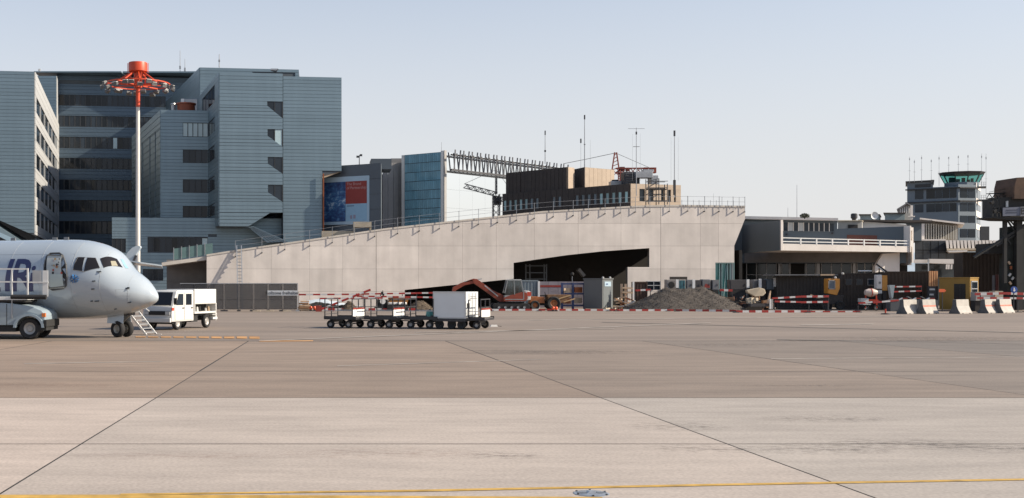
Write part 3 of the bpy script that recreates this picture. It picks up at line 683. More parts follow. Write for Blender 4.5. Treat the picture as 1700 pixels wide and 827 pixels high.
# lower storey
hr = (X(1129, 127), 127.0)
m = MB(); m.plan([h0, h1, (hr[0], hr[1]), (hr[0]-4, hr[1]+16), (h0[0]+4, h0[1]+12)], 2, zl0-.02); core_b = m.build('storey', M('brown_core', (.05, .04, .035), .8), brown); core_b.location = o_b
zw0, zw1 = zl0-2.05, zl0-.85
wh = []; nwin = 22
for i in range(nwin): c_ = fH.L*(i+.5)/nwin; wh.append((c_-.22, c_+.22, zw0, zw1))
for i in range(nwin*1):
    a, b = fH.L*i/nwin, fH.L*(i+1)/nwin; c_ = (a+b)/2
    if i in (7, 8, 11, 12): block(fH, 'rib_panel', rib_b, core_b, a+.02, b-.02, zl0-3.0, zl0, .005, .12); continue
    block(fH, 'rib_panel', rib_b, core_b, a+.02, b-.02, zw1, zl0, .005, .12); block(fH, 'rib_panel', rib_b, core_b, a+.02, b-.02, zl0-3.0, zw0, .005, .12)
    block(fH, 'rib_panel', rib_b, core_b, a+.02, c_-.2, zw0, zw1, .005, .11); block(fH, 'rib_panel', rib_b, core_b, c_+.2, b-.02, zw0, zw1, .005, .11)
    block(fH, 'window', glass_t if (i < 5 or i > 16) else M('blue_dark_pane', (.07, .11, .14), .1, rnd=.3), core_b, c_-.2, c_+.2, zw0, zw1, .005, .05)
block(fH, 'glass_parapet', M('green_dark_glass', (.05, .09, .075), .15), brown, -.5, fH.L, zl0-4.0, zl0-3.02, .0, .5).location -= Vector(brown.location)
# sunlit right end of the lower storey with its own windows and base slab
fS = Face(h1, hr); tw = [(1.0, 1.5), (2.1, 2.6), (4.0, 4.6), (4.9, 5.3)]
wz0, wz1 = zl0-1.9, zl0-.55
courses(fS, core_b, zl0-2.6, zl0+.0, [(fS.L*.17, fS.L*.28, wz0, wz1), (fS.L*.36, fS.L*.45, wz0, wz1), (fS.L*.60, fS.L*.66, wz0, wz1), (fS.L*.74, fS.L*.80, wz0, wz1), (fS.L*.86, fS.L*.9, wz0, wz1)], mat=tan_c, h=3, gap=.01, name='tan_panel', t=.15)
for q in ((.17, .28), (.36, .45), (.60, .66), (.74, .80), (.86, .9)): block(fS, 'window', dark_glass, core_b, fS.L*q[0], fS.L*q[1], wz0, wz1, .004, .03)
b = MB(); b.prism([fS.at(-.3, zl0-3.3, .5), fS.at(fS.L+.6, zl0-3.3, .5), fS.at(fS.L+.9, zl0-2.9, .5), fS.at(fS.L+.5, zl0-2.6, .5), fS.at(-.3, zl0-2.6, .5)], fS.n*-6); ob = b.build('base_slab', tan_c, brown); ob.location = o_b
# upper storeys: ribbed box, recess and tan box
zu = Z(278, 133); ua, ub = fH.u_of(835), fH.u_of(936)
m = MB(); p0, p1 = fH.at(ua, 0, -.6), fH.at(ub, 0, -.6); dirb = Vector((.72, .69, 0)); m.plan([p0.xy[:], p1.xy[:], (p1+dirb*1.3).xy[:], (p1+dirb*1.3-fH.u*9).xy[:], (p0+dirb*5).xy[:]], zl0-.5, zu); up = m.build('upper_storey', M('brown_core'), brown); up.location = o_b
fU = Face(p0.xy, p1.xy)
for i in range(16):
    a, b = fU.L*i/16, fU.L*(i+1)/16
    block(fU, 'rib_panel', rib_b, up, a+.02, b-.02, zl0-.3 if i not in (4, 5) else zl0-.3, zu-.02, .005, .1 if i not in (4, 5) else .02)
fV = Face(p1.xy, (p1+dirb*1.3).xy); block(fV, 'tan_panel', tan_c, up, .05, fV.L, zl0-.1, zu-.02, .004, .12)
q0 = Vector((X(970, 133), 133., 0)); q1 = Vector((X(1019, 136), 136., 0)); fW = Face(q0.xy, q1.xy); zv = Z(279, 134)
q2 = Vector((X(944, 137), 137., 0))
m = MB(); m.plan([q0.xy[:], q1.xy[:], (q1+Vector((-2, 6, 0))).xy[:], (q2+Vector((-1, 4, 0))).xy[:], q2.xy[:]], zl0-.5, zv); tb = m.build('tan_storey', M('brown_core'), brown); tb.location = o_b
for i in range(7): block(fW, 'tan_panel', tan_c, tb, fW.L*i/7+.015, fW.L*(i+1)/7-.015, zl0-.3, zv-.02, .004, .1)
fX = Face(q2.xy, q0.xy)
for i in range(6): block(fX, 'rib_panel', rib_b, tb, fX.L*i/6+.015, fX.L*(i+1)/6-.015, zl0-.3, zv-.02, .004, .08)
# roof machinery
t = thing('plant_room', 'black louvred plant box on the roof of the brown building', 'roof plant', (X(1046, 130), 130, zl0)); m = MB(); m.box((0, 0, .95), (1.75, 1.6, 1.5)); m.build('housing', dark_steel, t); 
for k in range(5): m = MB(); m.box((0, -.82, .4+k*.27), (1.5, .05, .14), rot=Matrix.Rotation(.5, 3, 'X')); m.build('louvre', M('fin_grey'), t)
t = thing('air_duct', 'silver ventilation duct beside the black plant box', 'duct', (X(1072, 129), 129, zl0)); m = MB(); m.box((-.3, 0, 1.3), (1.9, 1.2, .7)); m.box((.2, 0, 1.75), (1.2, 1.0, .3)); m.box((.9, 0, .75), (.8, .9, 1.0)); m.build('duct', grey_steel, t, bevel=.05); m = MB(); m.box((-.9, 0, .5), (.15, .15, 1.)); m.box((.3, 0, .5), (.15, .15, 1.)); m.build('stand', dark_steel, t)
t = thing('roof_unit', 'low silver roof fan unit between the tan storey and the black plant box', 'roof plant', (X(1024, 131), 131, zl0)); m = MB(); m.box((0, 0, .5), (1.6, 1.2, .55)); m.build('housing', grey_steel, t, bevel=.05); m = MB(); m.cyl((-.2, 0, .78), (-.2, 0, .95), .4, .4, 12); m.build('fan', dark_steel, t)
t = thing('scaffold_stair', 'dark scaffold stair tower in front of the tan end of the brown building', 'scaffold', (X(1090, 122), 122, Z(340, 122))); hh = Z(297, 122)-Z(340, 122)
m = MB()
for dx in (-1.0, .1, 1.0):
    for dy in (-.5, .5): m.cyl((dx, dy, 0), (dx, dy, hh*(1 if dx < .5 else .8)), .05, .05, 5)
m.build('standard', dark_steel, t); m = MB()
for k in range(4):
    z_ = .4+k*hh/4
    for dy in (-.5, .5): m.bar((-1.05, dy, z_), (1.05, dy, z_), .06); m.bar((-1.0, dy, z_), (.1, dy, z_+hh/4*(1 if k < 3 else .4)), .05)
m.build('ledger', dark_steel, t); m = MB()
for k in range(2): m.box((0, 0, .38+k*hh/2.2), (2.1, 1.0, .07))
m.build('deck', rubber, t)
kit = dark_steel
mast(905, 219, 272, 134, .05, 'lattice aerial with a dark tip rising from the ribbed roof left of the others', bits=((.97, .12, .5, kit), (.4, .18, .2, kit)))
mast(970.5, 192, 279, 134, .06, 'tallest white aerial mast, behind the tan storey', bits=((.97, .14, .5, kit), (.45, .18, .12, kit)))
mast(964.3, 229, 279, 136, .02, 'faint short aerial just left of the tallest mast', bits=((.9, .14, .5, kit),))
mast(980, 232, 279, 137, .015, 'hair thin whip aerial just right of the tallest mast')
mast(1056.4, 212, 325, 124, .05, 'aerial mast with a crossbar top above the black plant box', bits=((.92, .14, .3, kit), (.72, .7, .05, kit), (.985, 1.8, .04, grey_steel)))
mast(1119.7, 217, 328, 122.3, .055, 'aerial mast with a thick dark foot at the right end of the brown building', bits=((.96, .16, .6, kit), (.15, .22, 1.6, kit)))
for px, yt, lab in ((1050, 222, 'left whip flanking the crossbar aerial'), (1063, 222, 'right whip flanking the crossbar aerial'), (1114, 228, 'left whip flanking the rightmost aerial mast'), (1126, 228, 'right whip flanking the rightmost aerial mast')): mast(px, yt, 300, 126, .012, lab)
# red tower crane far behind
red_steel = M('red_crane_paint', (.26, .05, .03), .6, var=.15); t = thing('tower_crane', 'red tower crane with counter jib showing behind the brown building', 'tower crane', (X(1022, 230), 230, 0)); L_ = lambda py: Z(py, 230)
m = MB(); lattice(m, (0, 0, 12), (0, 0, L_(283)), 1.5, 9, Vector((0, 1, 0)), .09); m.build('mast', red_steel, t)
m = MB(); 
for s_ in (-.75, .75): m.bar((s_, 0, L_(284)), (s_*.25, 0, L_(253)), .22)
for k in range(5): m.bar((-.7+k*.1, 0, L_(282-k*6)), (.65-k*.1, 0, L_(278-k*6)), .14)
m.build('tower_head', red_steel, t)
m = MB(); lattice(m, (0, 0, L_(283.5)), (7.9, -.5, L_(283.5)), .9, 8, r=.1); m.build('counter_jib', red_steel, t); m = MB(); m.box((1.3, 0, L_(281)), (.9, .8, .9)); m.box((2.4, 0, L_(281.5)), (.7, .8, .7)); m.box((6.0, 0, L_(281.5)), (.8, .8, .8)); m.build('winch', M('dark_red', (.1, .025, .02), .6), t); m = MB(); m.box((7.5, 0, L_(283)), (1.1, 1., 1.1)); m.build('counterweight', red_steel, t)
m = MB(); m.tube([(X(935, 230)-t.location.x, 0, L_(272)), (X(975, 230)-t.location.x, 0, L_(264)), (0, 0, L_(254))], .05, 4); m.tube([(0, 0, L_(254)), (7.5, 0, L_(281))], .04, 4); m.build('tie_cable', dark_steel, t)

# ------------------------------------------------------------------ low terminal building with the white balcony
shade_panel = M('shaded_blue_grey_panel', (.10, .125, .145), .5, .15, var=.05, ns=.4, rnd=.03)  # dark tone carries the shade of the left-facing walls
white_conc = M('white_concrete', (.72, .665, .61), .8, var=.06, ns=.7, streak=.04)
term = thing('terminal_building', 'low terminal building with a long white balcony and dark ground floor glazing', 'terminal building', (X(1297, 108), 108, 0)); to = -Vector(term.location)
ja, jb = (X(1215, 123.5), 123.5), (X(1511, 116.5), 116.5); fJ = Face(ja, jb)
def jy(px): return fJ.Y(fJ.u_of(px))
def jp(px, py, o=0.): return fJ.at(fJ.u_of(px), Z(py, jy(px)), o)
def jpoly(name, pts, mat, o, depth, parent=None):
    q = MB(); q.prism([jp(a, b, o) for a, b in pts], -fJ.n*depth); k = q.build(name, mat, parent or term)
    if not parent: k.location = to
    return k
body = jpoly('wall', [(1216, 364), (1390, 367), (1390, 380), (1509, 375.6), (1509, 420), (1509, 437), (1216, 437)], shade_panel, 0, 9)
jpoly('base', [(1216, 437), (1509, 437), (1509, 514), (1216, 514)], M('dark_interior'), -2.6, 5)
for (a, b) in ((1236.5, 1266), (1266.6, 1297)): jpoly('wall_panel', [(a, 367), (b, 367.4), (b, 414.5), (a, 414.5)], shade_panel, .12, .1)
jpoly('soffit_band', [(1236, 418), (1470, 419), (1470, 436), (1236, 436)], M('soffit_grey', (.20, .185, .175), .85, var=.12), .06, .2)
m = MB(); m.prism([jp(1235.5, 359.5, .9), jp(1391.5, 362.8, .9), jp(1391.5, 366.8, .9), jp(1235.5, 364.2, .9)], -fJ.n*5); k = m.build('roof_slab', white_conc, term); k.location = to
for i in range(10):
    a = 1301+i*8.5
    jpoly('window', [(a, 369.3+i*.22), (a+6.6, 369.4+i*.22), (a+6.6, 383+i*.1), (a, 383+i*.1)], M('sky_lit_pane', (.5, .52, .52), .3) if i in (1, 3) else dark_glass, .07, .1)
    jpoly('window_post', [(a-1.3, 369+i*.22), (a-.1, 369+i*.22), (a-.1, 383.6+i*.1), (a-1.3, 383.6+i*.1)], white_conc, .25, .3)
jpoly('door', [(1406, 390), (1456, 391), (1456, 408), (1406, 408)], M('red_brown_door', (.16, .055, .035), .6), .05, .1)
for px, py in ((1304, 388), (1380, 386)): jpoly('wall_lamp', [(px, py), (px+4, py), (px+3, py+3), (px, py+3)], dark_steel, .35, .3)
# balcony, parallel to the picture, in the sun
BY = 112.6
def bp_(px, py, dy=0.): y_ = BY+(px-1297)*.014; return (X(px, y_), y_+dy, Z(py, y_))
bal = MB(); bal.prism([bp_(1297, 404.5), bp_(1511.5, 409), bp_(1511.5, 418.8), bp_(1297, 415.8)], (0, .25, 0)); k = bal.build('balcony_parapet', white_conc, term); k.location = to
bal = MB(); bal.prism([bp_(1298, 411, .26), bp_(1511, 414, .26), bp_(1511, 418.6, .26), bp_(1298, 415.6, .26)], (0, 8.2, 0)); k = bal.build('balcony_floor', white_conc, term); k.location = to
for (a, b) in ((394.1, 399.4), (400.2, 403.9)):
    m = MB(); m.prism([bp_(1300, a), bp_(1508, b), bp_(1508, b+1.5), bp_(1300, a+1.5)], (0, .08, 0)); k = m.build('balcony_rail', white_paint, term); k.location = to
for i in range(8):
    px = 1329.5+i*26.3; t_ = (px-1300)/208; m = MB(); m.prism([bp_(px-.9, 394.3+5.3*t_, -.03), bp_(px+.9, 394.4+5.3*t_, -.03), bp_(px+.9, 405.5+4.6*t_, -.03), bp_(px-.9, 405.4+4.6*t_, -.03)], (0, .14, 0)); k = m.build('rail_post', white_paint, term); k.location = to
m = MB(); m.prism([bp_(1296.6, 365.5, .2), bp_(1298.6, 365.5, .2), bp_(1298.6, 415.7, .2), bp_(1296.6, 415.7, .2)], (0, 10.5, 0)); k = m.build('side_panel', shade_panel, term); k.location = to  # white concrete flank, its shade put into the panel colour
m = MB(); m.prism([bp_(1296.2, 365.3, -.05), bp_(1299.6, 365.3, -.05), bp_(1299.6, 415.9, -.05), bp_(1296.2, 415.9, -.05)], (0, .24, 0)); k = m.build('end_fin', white_conc, term); k.location = to
m = MB(); m.prism([bp_(1510, 375, -.1), bp_(1511.8, 375, -.1), bp_(1511.8, 418.5, -.1), bp_(1510, 418.5, -.1)], (0, 3, 0)); k = m.build('end_fin', white_conc, term); k.location = to
m = MB(); m.prism([bp_(1513, 378, .6), bp_(1518.5, 378, .6), bp_(1518.5, 440, .6), bp_(1513, 440, .6)], (0, 1.5, 0)); k = m.build('pier', M('soffit_grey'), term); k.location = to
m = MB(); m.prism([bp_(1512, 376.6, .3), bp_(1519, 377.6, .3), bp_(1519, 383, .3), bp_(1512, 382.5, .3)], (0, 2, 0)); m.prism([bp_(1516.8, 383, .3), bp_(1519, 383, .3), bp_(1519, 436, .3), bp_(1516.8, 436, .3)], (0, .25, 0)); k = m.build('pier_trim', white_conc, term); k.location = to
m = MB(); m.prism([bp_(1475, 421, 1.2), bp_(1503.5, 418.8, 1.2), bp_(1503.5, 452, 1.2), bp_(1462, 452, 1.2), bp_(1462.5, 442, 1.2)], (0, .4, 0)); k = m.build('wing_wall', white_conc, term); k.location = to
# ground floor glazing
gnds = [(1237, 1287, 'g'), (1291, 1295, 'c'), (1296, 1309, 'g'), (1310.5, 1336, 'd'), (1338, 1353, 'g'), (1355, 1361, 'c'), (1363, 1414, 'g'), (1416, 1421, 'c'), (1423, 1450, 'g')]
for a, b, kd in gnds:
    if kd == 'c': jpoly('column', [(a, 436.5), (b, 436.5), (b, 513), (a, 513)], M('pale_blue_steel', (.24, .30, .31), .5), -1.2, .3)
    else:
        n_ = max(1, int((b-a)/13))
        for i in range(n_):
            p0, p1 = a+(b-a)*i/n_+.25, a+(b-a)*(i+1)/n_-.25
            jpoly('glazing_panel', [(p0, 437.5), (p1, 437.5), (p1, 512), (p0, 512)], M('dull_ground_glass', (.035, .042, .045), .1, rnd=.4) if kd == 'g' else M('dark_interior'), -2.3, .1)
        m = MB()
        for i in range(n_+1): m.bar(jp(a+(b-a)*i/n_, 513, -2.2), jp(a+(b-a)*i/n_, 437, -2.2), .08)
        m.bar(jp(a, 456, -2.2), jp(b, 456, -2.2), .06)
        k = m.build('glazing_frame', M('pale_blue_steel'), term); k.location = to
# shrubs and aerials on its roof
leaf = M('roof_shrub_leaf', (.05, .06, .03), .7, rnd=.2, var=.3, ns=6)
t = thing('shrub', 'small dark shrub growing on the terminal roof edge', 'shrub', (X(1336, 116), 116, Z(362, 116))); m = MB(); rr = random.Random(3)
for i in range(240):
    a = rr.random()*6.283; r_ = rr.random()**.6; p = Vector((math.cos(a)*r_*.48, math.sin(a)*r_*.35, .05+rr.random()*.5*(1-r_*.5))); d = Vector((rr.gauss(0, 1), rr.gauss(0, 1), rr.gauss(0, 1))).normalized()*.09; e = Vector((rr.gauss(0, 1), rr.gauss(0, 1), rr.gauss(0, 1))).normalized()*.06
    m.quad(p-d, p+e, p+d, p-e)
m.build('foliage', leaf, t); m = MB()
for a in range(5): m.cyl((0, 0, -.1), (math.cos(a*1.3)*.3, math.sin(a*1.3)*.2, .4), .025, .01, 5)
m.build('stem', M('bark', (.06, .045, .03), .9), t)
mast(1323, 307, 362, 118, .03, 'thin tall aerial standing left of the roof shrub')
mast(1308, 345, 361, 118, .025, 'short aerial on the roof left of the tall thin aerial')
mast(1184.5, 321, 342, 114, .015, 'tall thin rod among the posts at the right end of the wall')

# ------------------------------------------------------------------ roofs and halls between the terminal and the control tower
def bx(px0, px1, py0, py1, Y, d, name, mat, parent, rx=0.):
    z0_ = max(0, Z(py1, Y)); q = MB(); q.prism([(X(px0, Y), Y, z0_), (X(px1, Y), Y, z0_), (X(px1, Y), Y, Z(py0, Y)), (X(px0, Y), Y, Z(py0, Y))], (d*.52, d, 0)); k = q.build(name, mat, parent); k.location = -Vector(parent.location); return k
def pg(pts, Y, d, name, mat, parent):
    q = MB(); q.prism([(X(a, Y), Y, max(0., Z(b, Y))) for a, b in pts], (d*.52, d, 0)); k = q.build(name, mat, parent); k.location = -Vector(parent.location); return k
t = thing('roof_house', 'pale flat roofed penthouse with a dark opening behind the balcony', 'roof house', (X(1410, 124), 124, 0))
bx(1391, 1431, 367, 400, 124, 5, 'wall', M('pale_roof_wall', (.36, .34, .31), .8), t); bx(1408, 1424, 373, 379.5, 123.9, .2, 'opening', M('dark_interior'), t); bx(1390, 1432, 365.6, 367, 123.7, 6, 'roof', conc_b, t)
t = thing('white_annex', 'long white roof annex behind the right half of the balcony', 'annex', (X(1465, 126), 126, 0))
pg([(1430, 367.5), (1506, 373), (1506, 400), (1430, 400)], 126, 6, 'wall', white_conc, t); pg([(1424, 364.5), (1548, 365.8), (1548, 368.5), (1508, 369.6), (1430, 366.8)], 125.5, 3, 'roof', M('brown_core'), t); bx(1504, 1530, 370, 400, 126.3, 6, 'wing', shade_panel, t)
t = thing('roof_tank', 'dark round vent tank on the flat roof left of the two roof boxes', 'tank', (X(1421.5, 124), 124.5, Z(367, 124))); m = MB(); m.lathe([(0, 0), (.22, 0), (.22, .25), (.34, .35), (.34, .75), (.24, .85), (0, .85)], n=12); m.build('drum', dark_steel, t, smooth=True)
for i, (a, b, y0, y1, lb) in enumerate(((1428, 1460, 355.5, 367, 'blue grey roof box with a white dish beside it'), (1469, 1514, 353, 364.5, 'blue grey roof box below the small gable'))):
    t = thing('roof_box', lb, 'roof box', (X(a, 130), 130, 0)); bx(a, b-12*i, y0+1.5, y1+4, 130, 4, 'wall', M('box_blue_grey', (.18, .235, .26), .6), t); bx(a-2.5, b-12*i+1, y0, y0+1.5, 129.6, 5, 'roof', M('brown_core'), t)
    if i: bx(b-12, b, y0+1, y1+3, 130.5, 4, 'pale_end', M('pale_roof_wall'), t)
t = thing('satellite_dish', 'small white dish leaning at the end of the left roof box', 'dish', (X(1452, 128.5), 128.5, Z(366, 128.5))); m = MB(); m.lathe([(0, .1), (.25, .06), (.42, -.04)], n=14, axis='Y'); m.build('reflector', white_paint, t, loc=(0, 0, .55)); m = MB(); m.cyl((0, .1, 0), (0, .1, .5), .04); m.build('foot', grey_steel, t)
t = thing('gable_hut', 'small pale gable ended hut on the roofs left of the control tower', 'hut', (X(1503, 140), 140, 0)); pg([(1491, 347), (1506, 338), (1513, 343), (1513, 362), (1491, 362)], 140, 5, 'wall', M('pale_roof_wall'), t); pg([(1488.5, 347), (1506, 336.2), (1514, 341), (1514, 343), (1506, 338.4), (1489.5, 348.6)], 139.6, 6, 'roof', M('fin_grey'), t)
for i in range(5): bx(1494+i*3.6, 1495+i*3.6, 346.5-i*1.2, 354, 139.85, .14, 'slat', white_paint, t)
t = thing('white_post', 'short thick white post in front of the gable hut', 'post', (X(1513.5, 129), 129, 0)); bx(1511.5, 1515.5, 341, 364, 129, .4, 'shaft', white_conc, t); bx(1508, 1519, 358.5, 360, 128.9, .5, 'crosspiece', white_conc, t)
finh = thing('fin_hall', 'low hall faced with upright pale fins under a sloping roof below the control tower', 'hall', (X(1560, 150), 150, 0))
pg([(1531, 366), (1590, 373), (1590, 420), (1531, 420)], 150, 8, 'wall', M('pale_roof_wall'), finh); pg([(1527, 361.5), (1601, 370), (1601, 372.8), (1527, 364)], 148.6, 10, 'roof', white_conc, finh); bx(1528, 1535, 367, 399, 149, .6, 'corner_post', white_conc, finh); bx(1524, 1570, 397.2, 399.6, 148.4, 2, 'sill', white_conc, finh)
for i in range(13): bx(1537+i*4.1, 1538.8+i*4.1, 371+i*.35, 398, 149.1, .6, 'fin', M('cream_fin', (.50, .47, .40), .7), finh)
dk = thing('glazed_block', 'dark glazed low block with a grid of panes below the fin hall', 'building', (X(1545, 128), 128, 0))
bx(1518.8, 1571, 399.5, 433, 128, 8, 'wall', M('brown_core'), dk)
for i in range(4):
    for j in range(2): bx(1520+i*12.8, 1531.8+i*12.8, 400.5+j*15.5, 414.8+j*17.5, 127.9, .12, 'pane', M('block_pane', (.07, .075, .08), .15, rnd=.35), dk)
m = MB(); bx(1570, 1606, 416, 436, 128.5, 6, 'wing', M('block_pane'), dk)
fr_ = thing('folded_roof', 'zigzag folded pale roof edge stretching right of the glazed block', 'roof', (X(1617, 126), 126, 0))
for i in range(16):
    a = 1570+i*6.05
    pg([(a, 399), (a+4.6, 399), (a+5.6, 412.5), (a+1.6, 412.5)], 125.6, .5, 'fold', white_conc, fr_)
bx(1571, 1668, 400, 412, 126.2, 5, 'shadow_board', M('fin_grey'), fr_); pg([(1572, 413), (1668, 411.5), (1668, 414), (1572, 415.6)], 125.2, 6, 'gutter', conc_b, fr_); pg([(1572, 416.2), (1606, 415.5), (1606, 418), (1576, 419)], 124.6, 4, 'canopy', white_conc, fr_)
aw = thing('awning', 'long white awning above the dark ground floor behind the brown containers', 'awning', (X(1560, 118), 118, 0)); pg([(1517, 431), (1540, 431), (1540, 436.5), (1517, 436.5)], 118, 2, 'left_sheet', white_conc, aw); pg([(1543, 430), (1603, 430.5), (1603, 437), (1575, 438.2), (1543, 437)], 118, 2, 'right_sheet', white_conc, aw)
bx(1519, 1606, 437.5, 516, 120, 3, 'ground_floor', M('dull_ground_glass'), aw); bx(1540.5, 1542.5, 430, 516, 117.7, .2, 'post', grey_steel, aw)
for i, px in enumerate((1570.5, 1574, 1578.5, 1592, 1597)): pg([(px, 439), (px+3, 439), (px+2.4, 447), (px-.6, 447)], 117.6, .12, 'hanging_flap', white_conc, aw)
for px in (1588, 1600.5): bx(px, px+3, 445, 460, 117.5, .2, 'window_strip', M('pale_blue_steel'), aw)

# ------------------------------------------------------------------ control tower
TY = 270.
tower = thing('control_tower', 'grey blue airport control tower with a green glazed cab on top', 'control tower', (X(1591, TY), TY, 0)); tto = -Vector(tower.location)
q0, q1, q2, q3 = (X(1506, 277), 277.), (X(1591, TY), TY), (X(1620, 271), 271.), (X(1627.5, 281), 281.)
tw_m = M('tower_blue_grey', (.15, .185, .215), .55, .15, var=.06, ns=.3); tw_d = M('tower_dark', (.03, .033, .037), .5)
zt2, ztl = Z(306, TY), 26.7
m = MB(); m.plan([q0, q1, (X(1591, 284), 284), (X(1507, 288), 288)], Z(375, TY), Z(309, TY)); m.plan([q0, (X(1549, 273.5), 273.5), (X(1549, 284), 284), (X(1507, 288), 288)], Z(309.5, TY), ztl); m.plan([q1, q2, q3, (q1[0]+2, 286)], 0, zt2); k = m.build('shaft', tw_m, tower); k.location = tto; shaft = k
fa, fb, fc_ = Face(q0, q1), Face(q1, q2), Face(q2, q3)
R1, R2, R3, R4 = (Z(328, TY), Z(312, TY)), (Z(350.5, TY), Z(337, TY)), (Z(369.5, TY), Z(358, TY)), (Z(394, TY), Z(380, TY))
for ri, (a, b) in enumerate((R1, R2)):
    for (p0, p1) in ((1519, 1533), (1538, 1552), (1552.8, 1564), (1564.8, 1576), (1576.8, 1588)): block(fa, 'window', dark_glass, shaft, fa.u_of(p0), fa.u_of(p1), a, b, .003, .06)
for a, b in (R1, R2, R3, R4):
    for (p0, p1) in ((1594, 1606), (1607.2, 1619)): block(fb, 'window', dark_glass, shaft, fb.u_of(p0), fb.u_of(p1), a, b, .003, .06)
    block(fc_, 'side_panel', white_conc, shaft, 0.05, fc_.L-.05, b, b+1.3, .003, .1)
    block(fc_, 'window', dark_glass, shaft, fc_.L*.3, fc_.L*.8, a+.1, b-.1, .003, .05)
for zz in (Z(332.5, TY), Z(310.5, TY)):
    block(fa, 'eave', tw_d, shaft, -.3, fa.L, zz-.3, zz, .003, .5); block(fb, 'eave', tw_d, shaft, 0, fb.L+.2, zz-.3, zz, .003, .5)
m = MB(); m.plan([(q0[0]-.7, 276.4), (X(1550, 273), 272.7), (X(1550, 285), 285), (X(1503.5, 289), 289)], ztl, ztl+.25); k = m.build('roof', tw_d, tower); k.location = tto
k = bx(1545.5, 1550.5, 298.5, 304, 272.6, 3, 'roof_vent', tw_d, tower); block(fa, 'louvre_panel', tw_d, shaft, fa.u_of(1519), fa.u_of(1545), Z(311, 275), Z(306, 275), .003, .08)
def glass_mat(name, tint, ref=.12):
    m_ = bpy.data.materials.new(name); m_.use_nodes = True; N = m_.node_tree.nodes; L = m_.node_tree.links; N.remove(N['Principled BSDF'])
    tr = N.new('ShaderNodeBsdfTransparent'); tr.inputs[0].default_value = (*tint, 1); gl_ = N.new('ShaderNodeBsdfGlossy'); gl_.inputs['Roughness'].default_value = .03
    mx_ = N.new('ShaderNodeMixShader'); mx_.inputs[0].default_value = ref; L.new(tr.outputs[0], mx_.inputs[1]); L.new(gl_.outputs[0], mx_.inputs[2]); L.new(mx_.outputs[0], N['Material Output'].inputs[0]); return m_
cabg = glass_mat('cab_teal_glass', (.36, .66, .62), .08)
cx_, cy_ = X(1596.5, 274.5), 274.5; n8 = 10
def ring(r, z, ph=.16): return [(cx_+r*math.cos(2*math.pi*i/n8+ph), cy_+r*.9*math.sin(2*math.pi*i/n8+ph), z) for i in range(n8)]
zc0, zc1, zc2, zc3 = Z(305.5, TY), Z(301, TY), Z(287.5, TY), Z(283, TY)
m = MB(); a, b = ring(3.75, zc0-.8), ring(3.75, zc1); m.add(a+b, [list(range(n8-1, -1, -1)), list(range(n8, 2*n8))]+[(i, (i+1) % n8, n8+(i+1) % n8, n8+i) for i in range(n8)]); k = m.build('cab_base', tw_m, tower); k.location = tto
m = MB(); a, b = ring(4.75, zc2), ring(5.15, zc3-.1); c_ = [(cx_, cy_, zc3+.25)]; m.add(a+b+c_, [list(range(n8-1, -1, -1))]+[(i, (i+1) % n8, n8+(i+1) % n8, n8+i) for i in range(n8)]+[(n8+i, n8+(i+1) % n8, 2*n8) for i in range(n8)]); k = m.build('cab_roof', tw_d, tower); k.location = tto
a, b = ring(3.72, zc1), ring(4.7, zc2)
for i in range(n8):
    j = (i+1) % n8; q = MB(); q.quad(a[i], a[j], b[j], b[i]); k = q.build('cab_pane', cabg, tower); k.location = tto
    q = MB(); q.bar(a[i], b[i], .16); k = q.build('cab_mullion', tw_d, tower); k.location = tto
m = MB()
for (dx, w_, h_) in ((-2.3, 1.3, 1.3), (-.9, .7, .9), (.4, .6, 1.2), (1.6, .5, .8), (2.5, .4, 1.1)): m.bb(cx_+dx-w_/2, cx_+dx+w_/2, cy_-.3, cy_+.3, zc1-.1, zc1+h_)
k = m.build('cab_console', tw_d, tower); k.location = tto
for (y0, lab) in ((309.3, 'upper'), (331.2, 'lower')):
    k = bx(1610, 1637.5, y0, y0+2, 272, 3, 'walkway', tw_d, tower)
    m = MB()
    for px in (1629.5, 1633.5, 1637): m.bar((X(px, 272), 272.05, Z(y0, 272)), (X(px, 272), 272.05, Z(y0-7, 272)), .07)
    for dy in (3.5, 7): m.bar((X(1628, 272), 272.05, Z(y0-dy, 272)), (X(1637.5, 272), 272.05, Z(y0-dy, 272)), .07)
    k = m.build('walkway_rail', grey_steel, tower); k.location = tto
k = bx(1628, 1642.5, 376, 402, 262, 4, 'dark_annex', tw_d, tower)
ords = ['leftmost', 'second from left', 'third from left', 'fourth from left', 'fifth from left', 'sixth from left', 'seventh from left', 'eighth from left', 'second from right', 'rightmost']
for (px, yt, yb), od in zip(((1510, 260, 303), (1518, 265, 302.5), (1530, 258, 302), (1546, 264, 299), (1559, 258, 309), (1575, 260, 286), (1591, 258, 285), (1607, 257, 285), (1629.6, 255, 310), (1637, 255, 331)), ords):
    mast(px, yt, yb, 273.2 if px < 1600 else 272, .05, od+' of the ten thin aerials on the control tower', group='aerials on the control tower', bits=((.9, .16, .5, grey_steel), (.45, .6, .06, grey_steel)))
# far hills, distance haze put into their blue grey
hill = M('hazy_hills', (.30, .36, .41), .95, var=.15, ns=.01)
m = MB(); rr = random.Random(5); pts = []
for i in range(61):
    x_ = -2600+i*90+600; pts.append((x_, 128+26*math.sin(i*.5)+25*rr.random()))
for i in range(60):
    (a, za), (b, zb) = pts[i], pts[i+1]; m.add([(a, 3800, -5), (b, 3800, -5), (b, 4300, zb), (a, 4300, za), (a, 5000, -5), (b, 5000, -5)], [(0, 1, 2, 3), (3, 2, 5, 4)])
struct(m.build('hills', hill, smooth=True))

# ------------------------------------------------------------------ regional jet, nose end
AYAW = R(20)
ax = X(263, 49.5); ay = 49.45                    # nose tip
jet = thing('passenger_jet', 'white four engined regional jet nose with open front door and blue lettering', 'aeroplane', (ax, ay, 0), -AYAW)
